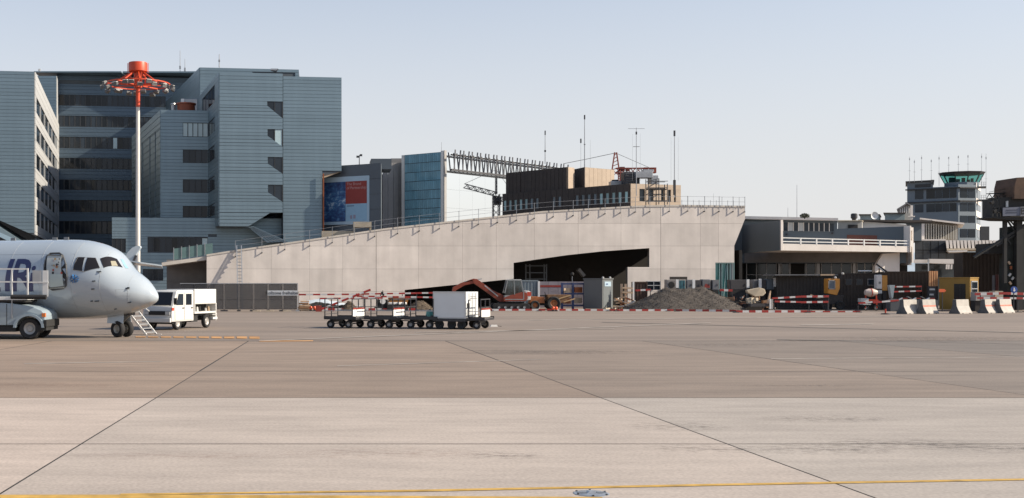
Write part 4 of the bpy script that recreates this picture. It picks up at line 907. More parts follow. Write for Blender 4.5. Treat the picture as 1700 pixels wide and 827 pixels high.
# local frame: -x runs back along the fuselage, -y is the side towards the camera
TOP = [(0, 1.74), (.06, 1.92), (.15, 2.05), (.31, 2.24), (.63, 2.56), (1.17, 2.93), (1.44, 3.15), (1.72, 3.47), (2.0, 3.77), (2.4, 3.98), (2.8, 4.12), (3.4, 4.25), (4.2, 4.30), (6, 4.31), (9, 4.31), (14, 4.31)]
BOT = [(0, 1.70), (.06, 1.60), (.18, 1.50), (.4, 1.38), (.63, 1.28), (1.0, 1.14), (1.5, 1.01), (2.0, .92), (2.8, .82), (4, .77), (5.6, .75), (9, .75), (14, .75)]
WID = [(0, .02), (.06, .15), (.18, .33), (.31, .46), (.63, .77), (1.17, 1.10), (1.5, 1.28), (2.0, 1.48), (2.4, 1.60), (2.8, 1.68), (3.4, 1.755), (4.2, 1.78), (14, 1.78)]
def itp(tb, s_):
    if s_ <= tb[0][0]: return tb[0][1]
    for i in range(len(tb)-1):
        (a, u), (b, v_) = tb[i], tb[i+1]
        if s_ <= b:
            # monotone-ish cubic
            t_ = (s_-a)/(b-a)
            m0 = (v_-tb[i-1][1])/(b-tb[i-1][0])*(b-a) if i > 0 else (v_-u); m1 = (tb[i+2][1]-u)/(tb[i+2][0]-a)*(b-a) if i+2 < len(tb) else (v_-u)*0
            h_ = (2*t_**3-3*t_**2+1)*u+(t_**3-2*t_**2+t_)*m0+(-2*t_**3+3*t_**2)*v_+(t_**3-t_**2)*m1
            return h_
    return tb[-1][1]
def fus(s_, phi, off=0.):
    """point on the skin: phi from the crown (0) round the camera side (90) to the keel (180), degrees"""
    zt_, zb_, wd = itp(TOP, s_), itp(BOT, s_), itp(WID, s_); zc_ = zb_+(zt_-zb_)*.5; hh = (zt_-zb_)/2
    a = R(phi); return Vector((-s_, -(wd+off)*math.sin(a), zc_+(hh+off)*math.cos(a)))
def fus_z(s_, z_, off=0.):
    zt_, zb_ = itp(TOP, s_), itp(BOT, s_); zc_ = (zt_+zb_)/2; hh = (zt_-zb_)/2; c_ = max(-1, min(1, (z_-zc_)/hh)); return fus(s_, math.degrees(math.acos(c_)), off)
white_skin = M('white_aircraft_paint', (.38, .43, .47), .13, var=.02, ns=.6, spec=.5)
ss = [0, .03, .06, .11, .18, .25, .31, .45, .63, .85, 1.0, 1.17, 1.3, 1.44, 1.6, 1.72, 1.86, 2.0, 2.2, 2.4, 2.6, 2.8, 3.1, 3.4, 3.8, 4.2, 5, 6, 7, 8, 9, 10, 12, 14]
m = MB(); NP = 48
for s_ in ss:
    for k in range(NP): m.v.append(tuple(fus(s_, 360*k/NP)))
for i in range(len(ss)-1):
    for k in range(NP): m.f.append([i*NP+k, i*NP+(k+1) % NP, (i+1)*NP+(k+1) % NP, (i+1)*NP+k]); m.mi.append(0)
m.f.append(list(range(NP-1, -1, -1))); m.mi.append(0); m.f.append([(len(ss)-1)*NP+k for k in range(NP)]); m.mi.append(0)
fuse = m.build('fuselage', white_skin, jet, smooth=True); white_skin.node_tree.nodes['Principled BSDF'].inputs['Coat Weight'].default_value = .6; white_skin.node_tree.nodes['Principled BSDF'].inputs['Coat Roughness'].default_value = .04
JM = Matrix.Translation(Vector(jet.location)) @ Matrix.Rotation(-AYAW, 4, 'Z')
def px_of(p): q = JM @ p; return CX+F*q.x/q.y, HY-F*(q.z-H)/q.y
def find(px, py):
    """skin parameters of the point seen at a column and row of the photograph"""
    best = None
    s0, s1, p0, p1, n_ = 0, 9, 5, 150, 24
    for _ in range(5):
        for i in range(n_+1):
            for j in range(n_+1):
                s_, ph = s0+(s1-s0)*i/n_, p0+(p1-p0)*j/n_; a, b = px_of(fus(s_, ph)); e = (a-px)**2+(b-py)**2
                if best is None or e < best[0]: best = (e, s_, ph)
        ds, dp = (s1-s0)/n_*1.5, (p1-p0)/n_*1.5; s0, s1, p0, p1 = max(0, best[1]-ds), best[1]+ds, best[2]-dp, best[2]+dp
    return best[1], best[2]
def patch(name, outline_px, mat, parent, off=.01, n=8, solid=True):
    """a piece following the skin inside an outline (four corners, in order) measured on the photograph"""
    c = [find(*q) for q in outline_px]; m = MB()
    for i in range(n+1):
        for j in range(n+1):
            u, v_ = i/n, j/n
            s_ = (1-u)*(1-v_)*c[0][0]+u*(1-v_)*c[1][0]+u*v_*c[2][0]+(1-u)*v_*c[3][0]; ph = (1-u)*(1-v_)*c[0][1]+u*(1-v_)*c[1][1]+u*v_*c[2][1]+(1-u)*v_*c[3][1]
            m.v.append(tuple(fus(s_, ph, off)))
    for i in range(n):
        for j in range(n): a = i*(n+1)+j; m.f.append([a, a+n+1, a+n+2, a+1]); m.mi.append(0)
    return m.build(name, mat, parent, smooth=True)
cock = M('cockpit_glass', (.02, .017, .016), .05, var=.0); trimw = M('window_trim', (.55, .57, .58), .3)
def pane(pts, mat=cock):
    cx0 = sum(p[0] for p in pts)/4; cy0 = sum(p[1] for p in pts)/4
    o = patch('cockpit_window', pts, mat, jet, .014); return o
pane([(128, 427.5), (141, 427.3), (136.5, 450.5), (121, 448.5)]); pane([(145.5, 428), (158.5, 429), (166, 445), (139.5, 451)])
pane([(166.5, 429.5), (194.5, 430.5), (204, 444.5), (172.5, 445)]); pane([(200.5, 430.5), (205, 431.5), (214, 446), (209, 446)], M('bright_cockpit_glass', (.25, .42, .5), .05))
patch('windscreen_patch', [(184, 434), (192, 434), (196, 442), (186, 442)], M('seat_cream', (.30, .28, .2), .5), jet, .016, 3)  # cream patch laid over the front cockpit pane
m = MB()
c_ = [find(*q) for q in ((121, 448.5), (126, 434), (130, 427.2), (159, 428.6), (166, 445), (139, 451.2), (121, 448.5))]
m.tube([fus(a, b, .012) for a, b in c_], .012, 5); m.build('window_surround', M('seal_grey', (.2, .2, .2), .6), jet)
# front door: opening with rounded top, door swung against the side, inside panels
dk_in = M('cabin_dark', (.035, .032, .03), .8)
def on(px, py, off): a, b = find(px, py); return fus(a, b, off)
def ribbon(name, pts, mat, off, r):
    m_ = MB(); m_.tube([on(a, b, off) for a, b in pts+[pts[0]]], r, 6); return m_.build(name, mat, jet, smooth=True)
dp = [(78, 476), (74, 467), (74, 440), (78, 426), (84, 421), (99, 420.5), (105, 425), (110, 440), (111.5, 460), (110, 474), (105, 479), (88, 481.5)]
cen = find(93, 452)
m = MB(); m.v = [tuple(fus(*cen, .012))]+[tuple(on(a, b, .012)) for a, b in dp]; n_ = len(dp)
m.f = [[0, 1+i, 1+(i+1) % n_] for i in range(n_)]; m.mi = [0]*n_; m.build('door_opening', dk_in, jet)
ribbon('door_frame', dp, M('door_seal', (.09, .09, .09), .7), .02, .035)
door = patch('door', [(80, 424.5), (103.5, 425.5), (108.5, 478), (83.5, 479.5)], M('door_lining', (.42, .44, .42), .5), jet, .055, 6)
ribbon('door_edge', [(80, 425), (103.5, 425.5), (108.5, 475), (83.5, 478)], M('door_rim', (.14, .14, .13), .5), .055, .03)
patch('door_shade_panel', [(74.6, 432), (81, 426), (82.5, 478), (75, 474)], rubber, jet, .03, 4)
rr = random.Random(11)
for i in range(15):
    a, b = 87+rr.random()*15, 428+rr.random()*24; w_ = 1.+rr.random()*2.2
    patch('door_fitting', [(a, b), (a+w_, b), (a+w_, b+w_*1.2), (a, b+w_*1.2)], [M('fit_red', (.4, .06, .03)), M('fit_dark', (.04, .04, .04)), M('fit_tan', (.4, .25, .1)), M('fit_dark')][i % 4], door if False else jet, .068, 1)
patch('door_lower_panel', [(84.5, 455), (105, 455), (107, 476.5), (85.5, 476.5)], M('door_panel_pale', (.45, .50, .47), .5), jet, .064, 4)
# blue snow crystal decal, small marks and probes
blue_d = M('decal_blue', (.015, .13, .34), .35)
dc = find(124, 463)
for k in range(6):
    a0 = k*math.pi/3+.3; px1, py1 = 123.5+math.cos(a0)*8*(1.0), 463+math.sin(a0)*7.2
    m = MB(); P0, P1 = on(123.5, 463, .008), on(px1, py1, .008); m.bar(P0, P1, .13, .012)
    for sgn in (-1, 1):
        q = P0.lerp(P1, .55); px2, py2 = 123.5+math.cos(a0+sgn*.5)*7.5, 463+math.sin(a0+sgn*.5)*6.8; m.bar(q, on(px2, py2, .008), .06, .012)
    m.build('snow_crystal_decal', blue_d, jet)
for px, py, w_ in ((156, 467, 3), (154.5, 480, 3), (161, 500, 4), (152.5, 500, 2), (164.5, 451.5, 4.5), (192, 513, 2), (211, 479, 5), (215, 502, 4), (213.5, 478, 2)):
    m = MB(); p = on(px, py, .015); m.bar(p+Vector((.05*w_/2, 0, .01)), p-Vector((.05*w_/2, 0, 0)), .04, .05); m.build('probe', M('probe_dark', (.05, .06, .07), .4), jet)
for pts in ([(192, 481), (215, 480.5), (216, 491), (192, 491)],): ribbon('service_panel', pts, M('panel_line', (.3, .32, .33), .5), .001, .006)
m = MB(); q = fus(5.4, 176); m.prism([q+Vector((.12, 0, .03)), q+Vector((-.2, 0, .03)), q+Vector((-.05, 0, -.32)), q+Vector((.08, 0, -.36))], (0, .04, 0)); m.build('blade_aerial', dark_steel, jet)
for s_ in (4.6, 5.2, 7.4): m = MB(); q = fus(s_, 0); m.box(q+Vector((0, 0, .05)), (.25, .03, .12)); m.build('crown_aerial', M('seal_grey'), jet)
for s_ in (.95, 2.02, 3.28, 4.85, 6.4):
    m = MB(); m.tube([fus(s_, 20+k*8, .0) for k in range(19)], .007, 4); m.build('panel_seam', M('panel_line', (.3, .32, .33), .5), jet)
for z_ in (1.45, 3.62):
    m = MB(); m.tube([fus_z(s_, z_, .0) for s_ in (3.3, 4, 4.8, 5.6, 6.4, 7.5)], .006, 4); m.build('panel_seam', M('panel_line'), jet)
# lettering on the side
navy = M('lettering_navy', (.03, .035, .10), .35)
def skin_text(body, px, py, size, mat, shear):
    o = text_mesh('lettering', body, size, mat, jet, (0, 0, 0), (0, 0, 0), 0., 'CENTER', shear)
    bm = bmesh.new(); bm.from_mesh(o.data)
    for k in range(-8, 9):
        g_ = bm.verts[:]+bm.edges[:]+bm.faces[:]; bmesh.ops.bisect_plane(bm, geom=g_, plane_co=(0, k*size*.1, 0), plane_no=(0, 1, 0))
    s_, ph = find(px, py); z_ = fus(s_, ph).z
    for v_ in bm.verts: v_.co = fus_z(s_-v_.co.x, z_+v_.co.y, .012)
    bm.to_mesh(o.data); bm.free(); return o
skin_text('R', 34, 460, 2.0, navy, .12); skin_text('I', 11, 460, 2.0, navy, .12); skin_text('i', 51, 463, 1.6, navy, .12); skin_text('a', -14, 462, 2.0, navy, .12)
# nose gear, turned to one side
gear = M('gear_metal', (.32, .31, .28), .5, .4)
gp = JM.inverted() @ Vector((X(203, 50.2), 50.2, 0))
m = MB(); m.cyl(gp+Vector((0, 0, .34)), gp+Vector((-.12, 0, 1.2)), .075, .085, 10); m.bar(gp+Vector((-.02, 0, .62)), gp+Vector((.55, 0, 1.12)), .07); m.bar(gp+Vector((-.07, 0, .8)), gp+Vector((-.6, 0, 1.05)), .06); m.build('gear_leg', gear, jet, smooth=True)
m = MB(); m.box(gp+Vector((-.05, 0, 1.02)), (1.1, .5, .12)); m.build('gear_bay', dark_steel, jet)
for s_ in (-1, 1): m = MB(); m.box(gp+Vector((-.15, .32*s_, .82)), (.8, .02, .42), rot=Matrix.Rotation(.15*s_, 3, 'X')); m.build('gear_door', white_skin, jet)
def wheel(name, c, r, wd, axis, parent, hub=gear, hubr=.5):
    """tyre and rim about a horizontal axis direction"""
    axis = Vector(axis).normalized(); q = Vector((0, 0, 1)).rotation_difference(axis); c = Vector(c); h_ = wd/2
    prof = [(r*hubr, -h_*.7), (r*.86, -h_), (r*.97, -h_*.7), (r, -h_*.3), (r, h_*.3), (r*.97, h_*.7), (r*.86, h_), (r*hubr, h_*.7)]
    m_ = MB().lathe(prof, n=22); m_.v = [tuple(q @ Vector(p)+c) for p in m_.v]; w_ = m_.build(name, rubber, parent, smooth=True)
    m_ = MB().lathe([(0, -h_*.45), (r*hubr*.45, -h_*.5), (r*hubr*.6, -h_*.25), (r*hubr*1.02, -h_*.62), (r*hubr*1.02, h_*.62), (r*hubr*.6, h_*.25), (r*hubr*.45, h_*.5), (0, h_*.45)], n=18); m_.v = [tuple(q @ Vector(p)+c) for p in m_.v]; m_.build('rim', hub, w_, smooth=True)
    return w_
adir = Vector((math.cos(R(12)), -math.sin(R(50)), 0)).normalized(); adl = Matrix.Rotation(AYAW, 3, 'Z') @ Vector((math.cos(R(55)), math.sin(R(55)), 0))
for s_ in (-1, 1): wheel('nose_wheel', gp+adl*.27*s_+Vector((0, 0, .365)), .365, .24, adl, jet, hubr=.52)
m = MB(); m.cyl(gp-adl*.3+Vector((0, 0, .365)), gp+adl*.3+Vector((0, 0, .365)), .05); m.build('axle', gear, jet)
# boarding steps by the nose
st_ = thing('boarding_steps', 'slender white boarding steps hanging down to the apron behind the nose wheel', 'steps', (X(247, 52.5), 52.5, 0))
m = MB(); a0, a1 = Vector((.12, 0, 0)), Vector((-.85, .35, 1.15)); sdv = Vector((.18, .33, 0))
for s_ in (-1, 1): m.bar(a0+sdv*s_, a1+sdv*s_, .05, .09)
m.build('stringer', white_paint, st_)
for k in range(6): q = a0.lerp(a1, .1+k*.16); m = MB(); m.box(q, (.2, .72, .04), rz=math.atan2(sdv.y, sdv.x)-R(90)); m.build('tread', grey_steel, st_)
m = MB(); m.bar(a0+sdv+Vector((0, 0, .02)), a0+sdv+Vector((.25, -.1, -.0)), .04); m.tube([a1+sdv, a1+sdv+Vector((.05, 0, .35)), a0.lerp(a1, .45)+sdv+Vector((.08, 0, .55))], .02); m.build('handrail', white_paint, st_)
# tail of a small aeroplane parked beyond the nose
tl = thing('light_aircraft_tail', 'white fin and tailplane of a small aircraft poking up behind the jet nose', 'aeroplane tail', (X(217, 62), 62, 0)); o_ = -Vector(tl.location)
T = 62.
def tp(px, py, dy=0.): return Vector((X(px, T), T+dy, Z(py, T)))
m = MB(); m.prism([tp(206, 432), tp(211, 420), tp(219, 411.5), tp(226, 408.3), tp(232, 408.5), tp(233, 411), tp(225, 424), tp(219, 440), tp(206, 441)], (.06, .12, 0)); k = m.build('fin', white_skin, tl); k.location = o_
m = MB(); m.prism([tp(218, 434.5, -.9), tp(236, 437.5, -.9), tp(271.5, 442.5, -.6), tp(271.5, 446, -.4), tp(236, 441.5, .4), tp(218, 439.5, .6)], (0, 0, .07)); k = m.build('tailplane', white_skin, tl); k.location = o_
m = MB(); m.bar(tp(226, 424), tp(220, 438), .12); k = m.build('rudder_hinge', dark_steel, tl); k.location = o_
m = MB(); m.cyl(tp(190, 448), tp(224, 441), .55, .2, 14); k = m.build('tail_boom', white_skin, tl, smooth=True); k.location = o_
m = MB(); m.bar(tp(204, 452), Vector((X(204, T), T, .1)), .1); m.cyl((X(204, T), T-.12, .18), (X(204, T), T+.12, .18), .18, n=14); k = m.build('tail_wheel', rubber, tl); k.location = o_

# ------------------------------------------------------------------ apron light mast
MY = 115.
lm = thing('light_mast', 'tall white mast with orange red ring of floodlights and a red drum on top', 'light mast', (X(229, MY), MY, 0))
LZ = lambda py: Z(py, MY)
or_red = M('signal_orange_red', (.52, .055, .013), .45, var=.06)
m = MB(); m.cyl((0, 0, 0), (0, 0, LZ(178)), .25, .19, 18); m.build('pole', M('mast_white', (.62, .6, .56), .45, var=.06), lm, smooth=True)
m = MB(); m.cyl((0, 0, LZ(178)), (0, 0, LZ(118)), .21, .21, 18)
for k in range(6): m.cyl((0, 0, LZ(176-k*9)), (0, 0, LZ(175.3-k*9)), .235, .235, 18)
m.build('upper_pole', or_red, lm, smooth=True)
m = MB(); m.lathe([(0, LZ(105)), (.88, LZ(105)), (.92, LZ(104.4)), (.95, LZ(106)), (.95, LZ(119)), (.8, LZ(120.4)), (0, LZ(120.4))], n=28); m.build('drum', or_red, lm, smooth=True)
for s_ in (-1, 1): m = MB(); m.cyl((1.03*s_, 0, LZ(121)), (1.03*s_, 0, LZ(105)), .03, .03, 6); m.build('guard_rod', or_red, lm)
zr0, zr1 = LZ(140), LZ(121.5)
m = MB()
for rad, zz in ((3.2, zr0), (1.9, zr0+.25)):
    m = MB()
    for k in range(24):
        a, b = 2*math.pi*k/24, 2*math.pi*(k+1)/24; m.bar((rad*math.cos(a), rad*math.sin(a), zz), (rad*math.cos(b), rad*math.sin(b), zz), .1)
    m.build('ring', or_red, lm)
m = MB()
for k in range(4): a = k*math.pi/2+.6; m.bar((.8*math.cos(a), .8*math.sin(a), zr0), (.8*math.cos(a), .8*math.sin(a), zr1), .12)
m.cyl((0, 0, zr0-.35), (0, 0, zr1), .42, .42, 14); m.build('cage', or_red, lm)
for k in range(8):
    a = 2*math.pi*k/8+.25; c_, s_ = math.cos(a), math.sin(a)
    m = MB(); m.bar((.4*c_, .4*s_, zr0-.1), (3.25*c_, 3.25*s_, zr0), .11); m.bar((.75*c_, .75*s_, zr1), (2.1*c_, 2.1*s_, zr0+.2), .12); m.build('spoke', or_red, lm)
fl = None
for k in range(26):
    a = 2*math.pi*k/26+.1; rad = 3.55 if k % 2 else 3.0
    if fl is None:
        m = MB(); m.prism([(-.3, -.22, -.12), (.3, -.22, -.12), (.36, .22, -.26), (-.36, .22, -.26)], (0, 0, .3)); h_ = m.build('floodlight', M('floodlight_grey', (.13, .13, .13), .5, .3), lm); m = MB(); m.box((0, .02, .19), (.6, .36, .05)); g2 = m.build('cover', M('lamp_cover_white', (.75, .74, .7), .3), h_); fl = (h_.data, g2.data)
    else:
        h_ = bpy.data.objects.new('floodlight', fl[0]); C.objects.link(h_); h_.parent = lm; g2 = bpy.data.objects.new('cover', fl[1]); C.objects.link(g2); g2.parent = h_
    h_.location = (rad*math.cos(a), rad*math.sin(a), zr0-.2-.12*(k % 3)); h_.rotation_euler = (R(-14), 0, a-R(90)); h_.scale = (.8, .8, .75)

# ------------------------------------------------------------------ vehicles
lamp_red = M('lamp_red', (.5, .06, .03), .3); lamp_or = M('lamp_orange', (.6, .16, .03), .3); veh_white = M('vehicle_white', (.58, .575, .55), .3, var=.05, ns=1.2); under = M('underbody_black', (.02, .02, .02), .8)
rimw = M('rim_grey', (.35, .34, .32), .5, .3)
def truck_white():
    fw = Vector((-.4, -.917, 0)); rz = math.atan2(fw.y, fw.x); lf = Vector((-fw.y, fw.x, 0))
    c = Vector((X(285, 57.3), 57.3, 0))-fw*2.3-lf*.85
    t = thing('service_truck', 'white crew cab service truck with open side locker beyond the jet nose', 'truck', tuple(c), rz)
    W = .85
    # cab shell as side frames, roof, floor so that the glass reads as glass
    side = [(2.28, .42), (2.3, .8), (2.24, 1.16), (2.17, 1.22), (1.84, 1.93), (1.72, 2.0), (.16, 2.02), (.1, 1.95), (.1, .42)]
    m = MB(); m.prism([(x, -W, z) for x, z in side], (0, 2*W, 0)); body = m.build('cab', veh_white, t, bevel=.05, smooth=True)
    def sidepiece(name, pts, mat, par=t, o=.004, d=.02):
        for s_ in (1, -1):
            q = MB(); q.prism([(x, s_*(W+o), z) for x, z in pts], (0, s_*d, 0)); k = q.build(name, mat, par)
    for dpts, wpts in (([(1.98, .5), (2.02, 1.2), (1.74, 1.9), (1.1, 1.9), (1.1, .5)], [(1.9, 1.25), (1.68, 1.82), (1.2, 1.82), (1.2, 1.25)]), ([(1.04, .5), (1.04, 1.9), (.22, 1.9), (.22, .5)], [(.94, 1.25), (.94, 1.82), (.36, 1.82), (.36, 1.25)])):
        for s_ in (1, -1):
            q = MB(); q.prism([(x, s_*(W+.004), z) for x, z in dpts], (0, s_*.018, 0)); dr = q.build('door', veh_white, t)
            q = MB(); q.prism([(x, s_*(W+.023), z) for x, z in wpts], (0, s_*.006, 0)); q.build('window', dark_glass, dr)
            q = MB(); q.box((dpts[-1][0]+.12, s_*(W+.035), 1.1), (.16, .03, .05)); q.build('handle', under, dr)
    q = MB(); q.prism([(2.185, -.74, 1.25), (2.185, .74, 1.25), (1.885, .68, 1.9), (1.885, -.68, 1.9)], (.02, 0, .01)); q.build('windscreen', cock, t)
    q = MB(); q.box((2.31, 0, .86), (.03, 1.45, .2)); q.build('grille', under, t)
    for s_ in (1, -1):
        q = MB(); q.box((2.31, .62*s_, .86), (.05, .26, .17)); q.build('headlight', M('lamp_clear', (.5, .5, .48), .15), t); q = MB(); q.box((2.2, .86*s_, 1.06), (.2, .03, .14)); q.build('turn_signal', lamp_red, t)
        q = MB(); q.box((2.22, 1.02*s_, 1.45), (.06, .16, .34)); q.bar((2.1, .86*s_, 1.6), (2.2, 1.0*s_, 1.55), .03); q.build('mirror', under, t)
    q = MB(); q.box((2.36, 0, .5), (.14, 1.66, .22)); q.build('bumper', veh_white, t, bevel=.03); q = MB(); q.box((0, 0, .5), (4.4, .8, .2)); q.box((1.6, 0, .45), (.9, 1.5, .3)); q.build('chassis', under, t)
    # locker body
    q = MB(); q.bb(-2.3, 0.02, -W, W, 1.27, 2.05); q.build('locker_box', veh_white, t, bevel=.03)
    q = MB(); q.bb(-2.3, 0.02, -W, W, .78, .88); q.build('locker_floor', veh_white, t); q = MB(); q.bb(-2.3, .0, -.3, .25, .88, 1.27); q.build('locker_back', under, t)
    for x_ in (-2.27, -.02): q = MB(); q.bb(x_-.035, x_+.035, -W, W, .88, 1.27); q.build('locker_post', veh_white, t)
    for i, x_ in enumerate((-.25, -.7, -.95, -1.6, -1.9)): q = MB(); q.cyl((x_, .58, .88), (x_, .58, 1.05+.07*(i % 3)), .09, .06, 10); q.build('equipment', [rimw, veh_white, under, rimw, M('hose_tan', (.35, .25, .15))][i], t)
    q = MB(); q.bb(-2.34, -2.24, -W, W, .38, 1.3); q.build('tail_frame', veh_white, t); q = MB(); q.box((-2.1, .75, .5), (.5, .3, .12)); q.box((-2.1, .75, .7), (.5, .25, .03)); q.build('rear_step', veh_white, t); q = MB(); q.box((-2.4, .6, .95), (.08, .14, .12)); q.build('tail_lamp', lamp_red, t)
    q = MB(); q.bb(-.55, .1, -.7, .7, .35, .75); q.build('tank', under, t)
    for x_ in (1.6, -1.4):
        for s_ in (1, -1): wheel('wheel', (x_, .72*s_, .36), .36, .22, (0, s_, 0), t, rimw, .58)
    return t
truck_white()
def lift_truck():
    Yt = 48.0; t = thing('lift_truck', 'pale blue bonneted lift truck with a railed platform at the left edge', 'truck', (X(48, Yt), Yt, 0), R(-3))
    blue = M('pale_blue_truck', (.27, .33, .37), .35, var=.06, ns=1.5)
    # origin below the front axle on the near side; truck runs back to -x, far side at +y
    prof = [(-5.5, .55), (-5.5, 1.55), (-1.2, 1.55), (-.75, 1.52), (.1, 1.38), (.52, 1.22), (.66, 1.05), (.68, .62), (.6, .55), (.55, .62), (.42, .92), (.15, 1.03), (-.15, 1.03), (-.42, .92), (-.56, .6)]
    m = MB(); m.prism([(x, .02, z) for x, z in prof], (0, 1.9, 0)); m.build('bonnet', blue, t, bevel=.04, smooth=True)
    arch = []
    for i in range(13): a = math.pi*i/12; arch.append((math.cos(a)*.66, .5+math.sin(a)*.58))
    inner = [(x*.83, .5+(z-.5)*.84) for x, z in arch[::-1]]
    m = MB(); m.prism([(x, -.06, z) for x, z in arch+inner], (0, .2, 0)); m.build('wheel_arch', blue, t, smooth=True)
    m = MB(); m.bb(-5.5, -.6, .1, 1.8, .32, .56); m.bb(.25, .72, .06, 1.8, .38, .6); m.build('chassis', under, t)
    m = MB(); m.box((.70, .9, .68), (.14, 1.9, .3)); m.build('bumper', under, t, bevel=.03); m = MB(); m.box((.62, .06, 1.03), (.14, .14, .16)); m.build('turn_signal', lamp_or, t)
    for x_ in (-.95, -1.75): m = MB(); m.bb(x_-.01, x_+.01, .005, .03, .6, 1.5); m.build('door_seam', under, t)
    for y_ in (.2, 1.7): wheel('wheel', (0, y_, .46), .46, .3, (0, -1 if y_ < 1 else 1, 0), t, rimw, .55); wheel('wheel', (-3.6, y_, .46), .46, .3, (0, -1 if y_ < 1 else 1, 0), t, rimw, .55)
    wp_ = M('platform_white', (.62, .62, .6), .5)
    m = MB(); m.bb(-5.5, -.1, -.05, 1.95, 1.66, 1.78); m.build('platform', wp_, t); m = MB(); m.bb(-5.4, -.2, 0, 1.9, 1.56, 1.66); m.build('platform_frame', under, t)
    m = MB(); m.cyl((-.75, -.02, 1.79), (.75, -.02, 1.78), .10, .10, 12); m.build('rubber_bumper', rubber, t, smooth=True); m = MB(); m.cyl((-.2, 1.9, 1.79), (.75, 1.9, 1.78), .10, .10, 12); m.build('rubber_bumper', rubber, t, smooth=True)
    for x_ in (-.05, -.72, -1.28, -2.0): m = MB(); m.bb(x_-.028, x_+.028, -.04, .02, 1.7, 2.98); m.build('rail_post', wp_, t)
    for z_ in (2.96, 2.42): m = MB(); m.bb(-5.4, -.02, -.035, .015, z_-.03, z_+.03); m.build('hand_rail', wp_, t)
    for x_ in (-.72, -1.3): m = MB(); m.bb(x_-.02, x_+.02, -.02, .02, .9, 1.66); m.build('support', grey_steel, t)
    m = MB(); m.bb(.12, .5, .1, .14, 2.35, 2.9); m.bb(.17, .45, .09, .15, 2.41, 2.84); m.build('gate_frame', grey_steel, t); m = MB(); m.bb(.55, .78, .1, .13, 1.8, 2.9); m.bb(-.1, .8, .08, .12, 2.38, 2.43); m.build('gate_frame', wp_, t)
    m = MB(); m.box((-1.42, -.06, 1.95), (.22, .14, .5)); m.build('control_box', wp_, t, bevel=.03)
    return t
lift_truck()

# baggage carts: axis u runs to the right and nearer, v away
CU = Vector((.92, -.39, 0)); crz = math.atan2(CU.y, CU.x)
cart_steel = M('cart_steel', (.05, .05, .055), .5, .4); cart_deck = M('cart_deck', (.16, .15, .14), .7, .3, var=.2)
def make_cart(L0=-.85, L1=.95, wx=(-.52, .5), tow=True):
    t = thing('baggage_cart', 'empty low baggage cart at the rear left end of the train', 'baggage cart', (0, 0, 0), crz, 'baggage carts in the train')
    m = MB(); m.bb(L0, L1, -.95, .95, .46, .56); m.bb(L0, L1, -.98, -.93, .5, .64); m.bb(L0, L1, .93, .98, .5, .64); m.build('frame', cart_steel, t)
    m = MB(); m.bb(L0+.05, L1-.05, -.92, .92, .562, .58); m.build('deck', cart_deck, t)
    for x_, nm in ([(L0+.03, 'end_hoop')] if tow else [])+[(L1-.23, 'end_rack')]:
        m = MB()
        for y_ in (-.9, 0., .9): m.bar((x_, y_, .56), (x_, y_, 1.55 if y_ else 1.5), .045)
        m.bar((x_, -.92, 1.53), (x_, .92, 1.53), .05); m.bar((x_, -.92, 1.12), (x_, .92, 1.12), .04); m.build(nm, cart_steel, t)
    m = MB(); m.bb(L1-.21, L1-.19, -.86, .86, .62, .98); m.build('white_board', white_paint, t); m = MB(); m.bb(L1-.205, L1-.185, -.86, .86, 1.0, 1.07); m.build('red_strip', M('strip_red', (.25, .03, .02), .5), t)
    for x_ in (L0+.03, L1-.23): m = MB(); m.bb(x_-.01, x_+.01, -.9, .9, .72, .75); m.build('rail', cart_steel, t)
    m = MB(); m.bar((L0, -.93, .92), (L1-.23, -.93, .92), .035); m.bar((L0, .93, .92), (L1-.23, .93, .92), .035); m.build('side_rail', grey_steel, t)
    for x_ in wx:
        for y_ in (-.82, .82): wheel('wheel', (x_, y_, .215), .215, .14, (0, -1 if y_ < 0 else 1, 0), t, rimw, .45)
        m = MB(); m.bar((x_, -.8, .24), (x_, .8, .24), .06); m.box((x_, 0, .38), (.16, 1.5, .14)); m.build('axle', cart_steel, t)
    if not tow: return t
    m = MB(); m.bar((.9, 0, .4), (1.95, .1, .36), .05); m.cyl((1.95, .1, .3), (1.95, .1, .42), .06, n=8); m.build('tow_bar', cart_steel, t)
    return t
def drop(root, nm):
    for ch in list(root.children):
        if ch.name.split('.')[0] == nm: bpy.data.objects.remove(ch)
cart = make_cart(); CY_ = 60.2
def cpos(px, py): Y_ = GY(py); return (X(px, Y_), Y_, 0)
cart.location = cpos(574, 544.2)
for px, py, lb in ((640, 544.4, 'empty low baggage cart, second of the train, between the rear cart and the third'), (706, 544.8, 'empty low baggage cart hitched just left of the white container')): dup(cart, cpos(px, py), crz, lb)
k = make_cart(-.32, .5, (.05,), False); k.location = cpos(797, 546); k['label'] = 'short baggage cart with a white sign at the front right end of the train'
big = thing('container_dolly', 'low wide dolly carrying the white freight container', 'dolly', cpos(757, 545.2), crz)
m = MB(); m.bb(-.88, .86, -1.25, 1.25, .40, .55); m.build('frame', cart_steel, big)
for x_ in (-.55, .1, .62):
    for y_ in (-1.1, 1.1): wheel('wheel', (x_, y_, .23), .23, .17, (0, -1 if y_ < 0 else 1, 0), big, under, .45)
m = MB(); m.bar((1.0, -1.15, .55), (1.0, -1.15, 1.5), .05); m.bar((1.0, -1.15, 1.5), (1.12, -1.15, 1.5), .05); m.build('brake_lever', cart_steel, big)
ct = thing('freight_container', 'large white freight container standing on the dolly at the front of the train', 'container', tuple(Vector(cpos(757, 545.2))+Vector((0, 0, .555))), crz)
cw = M('container_white', (.66, .68, .68), .4, var=.04, ns=1)
m = MB(); m.bb(-.86, .86, -1.2, 1.2, 0, 1.36); m.build('box', cw, ct, bevel=.03)
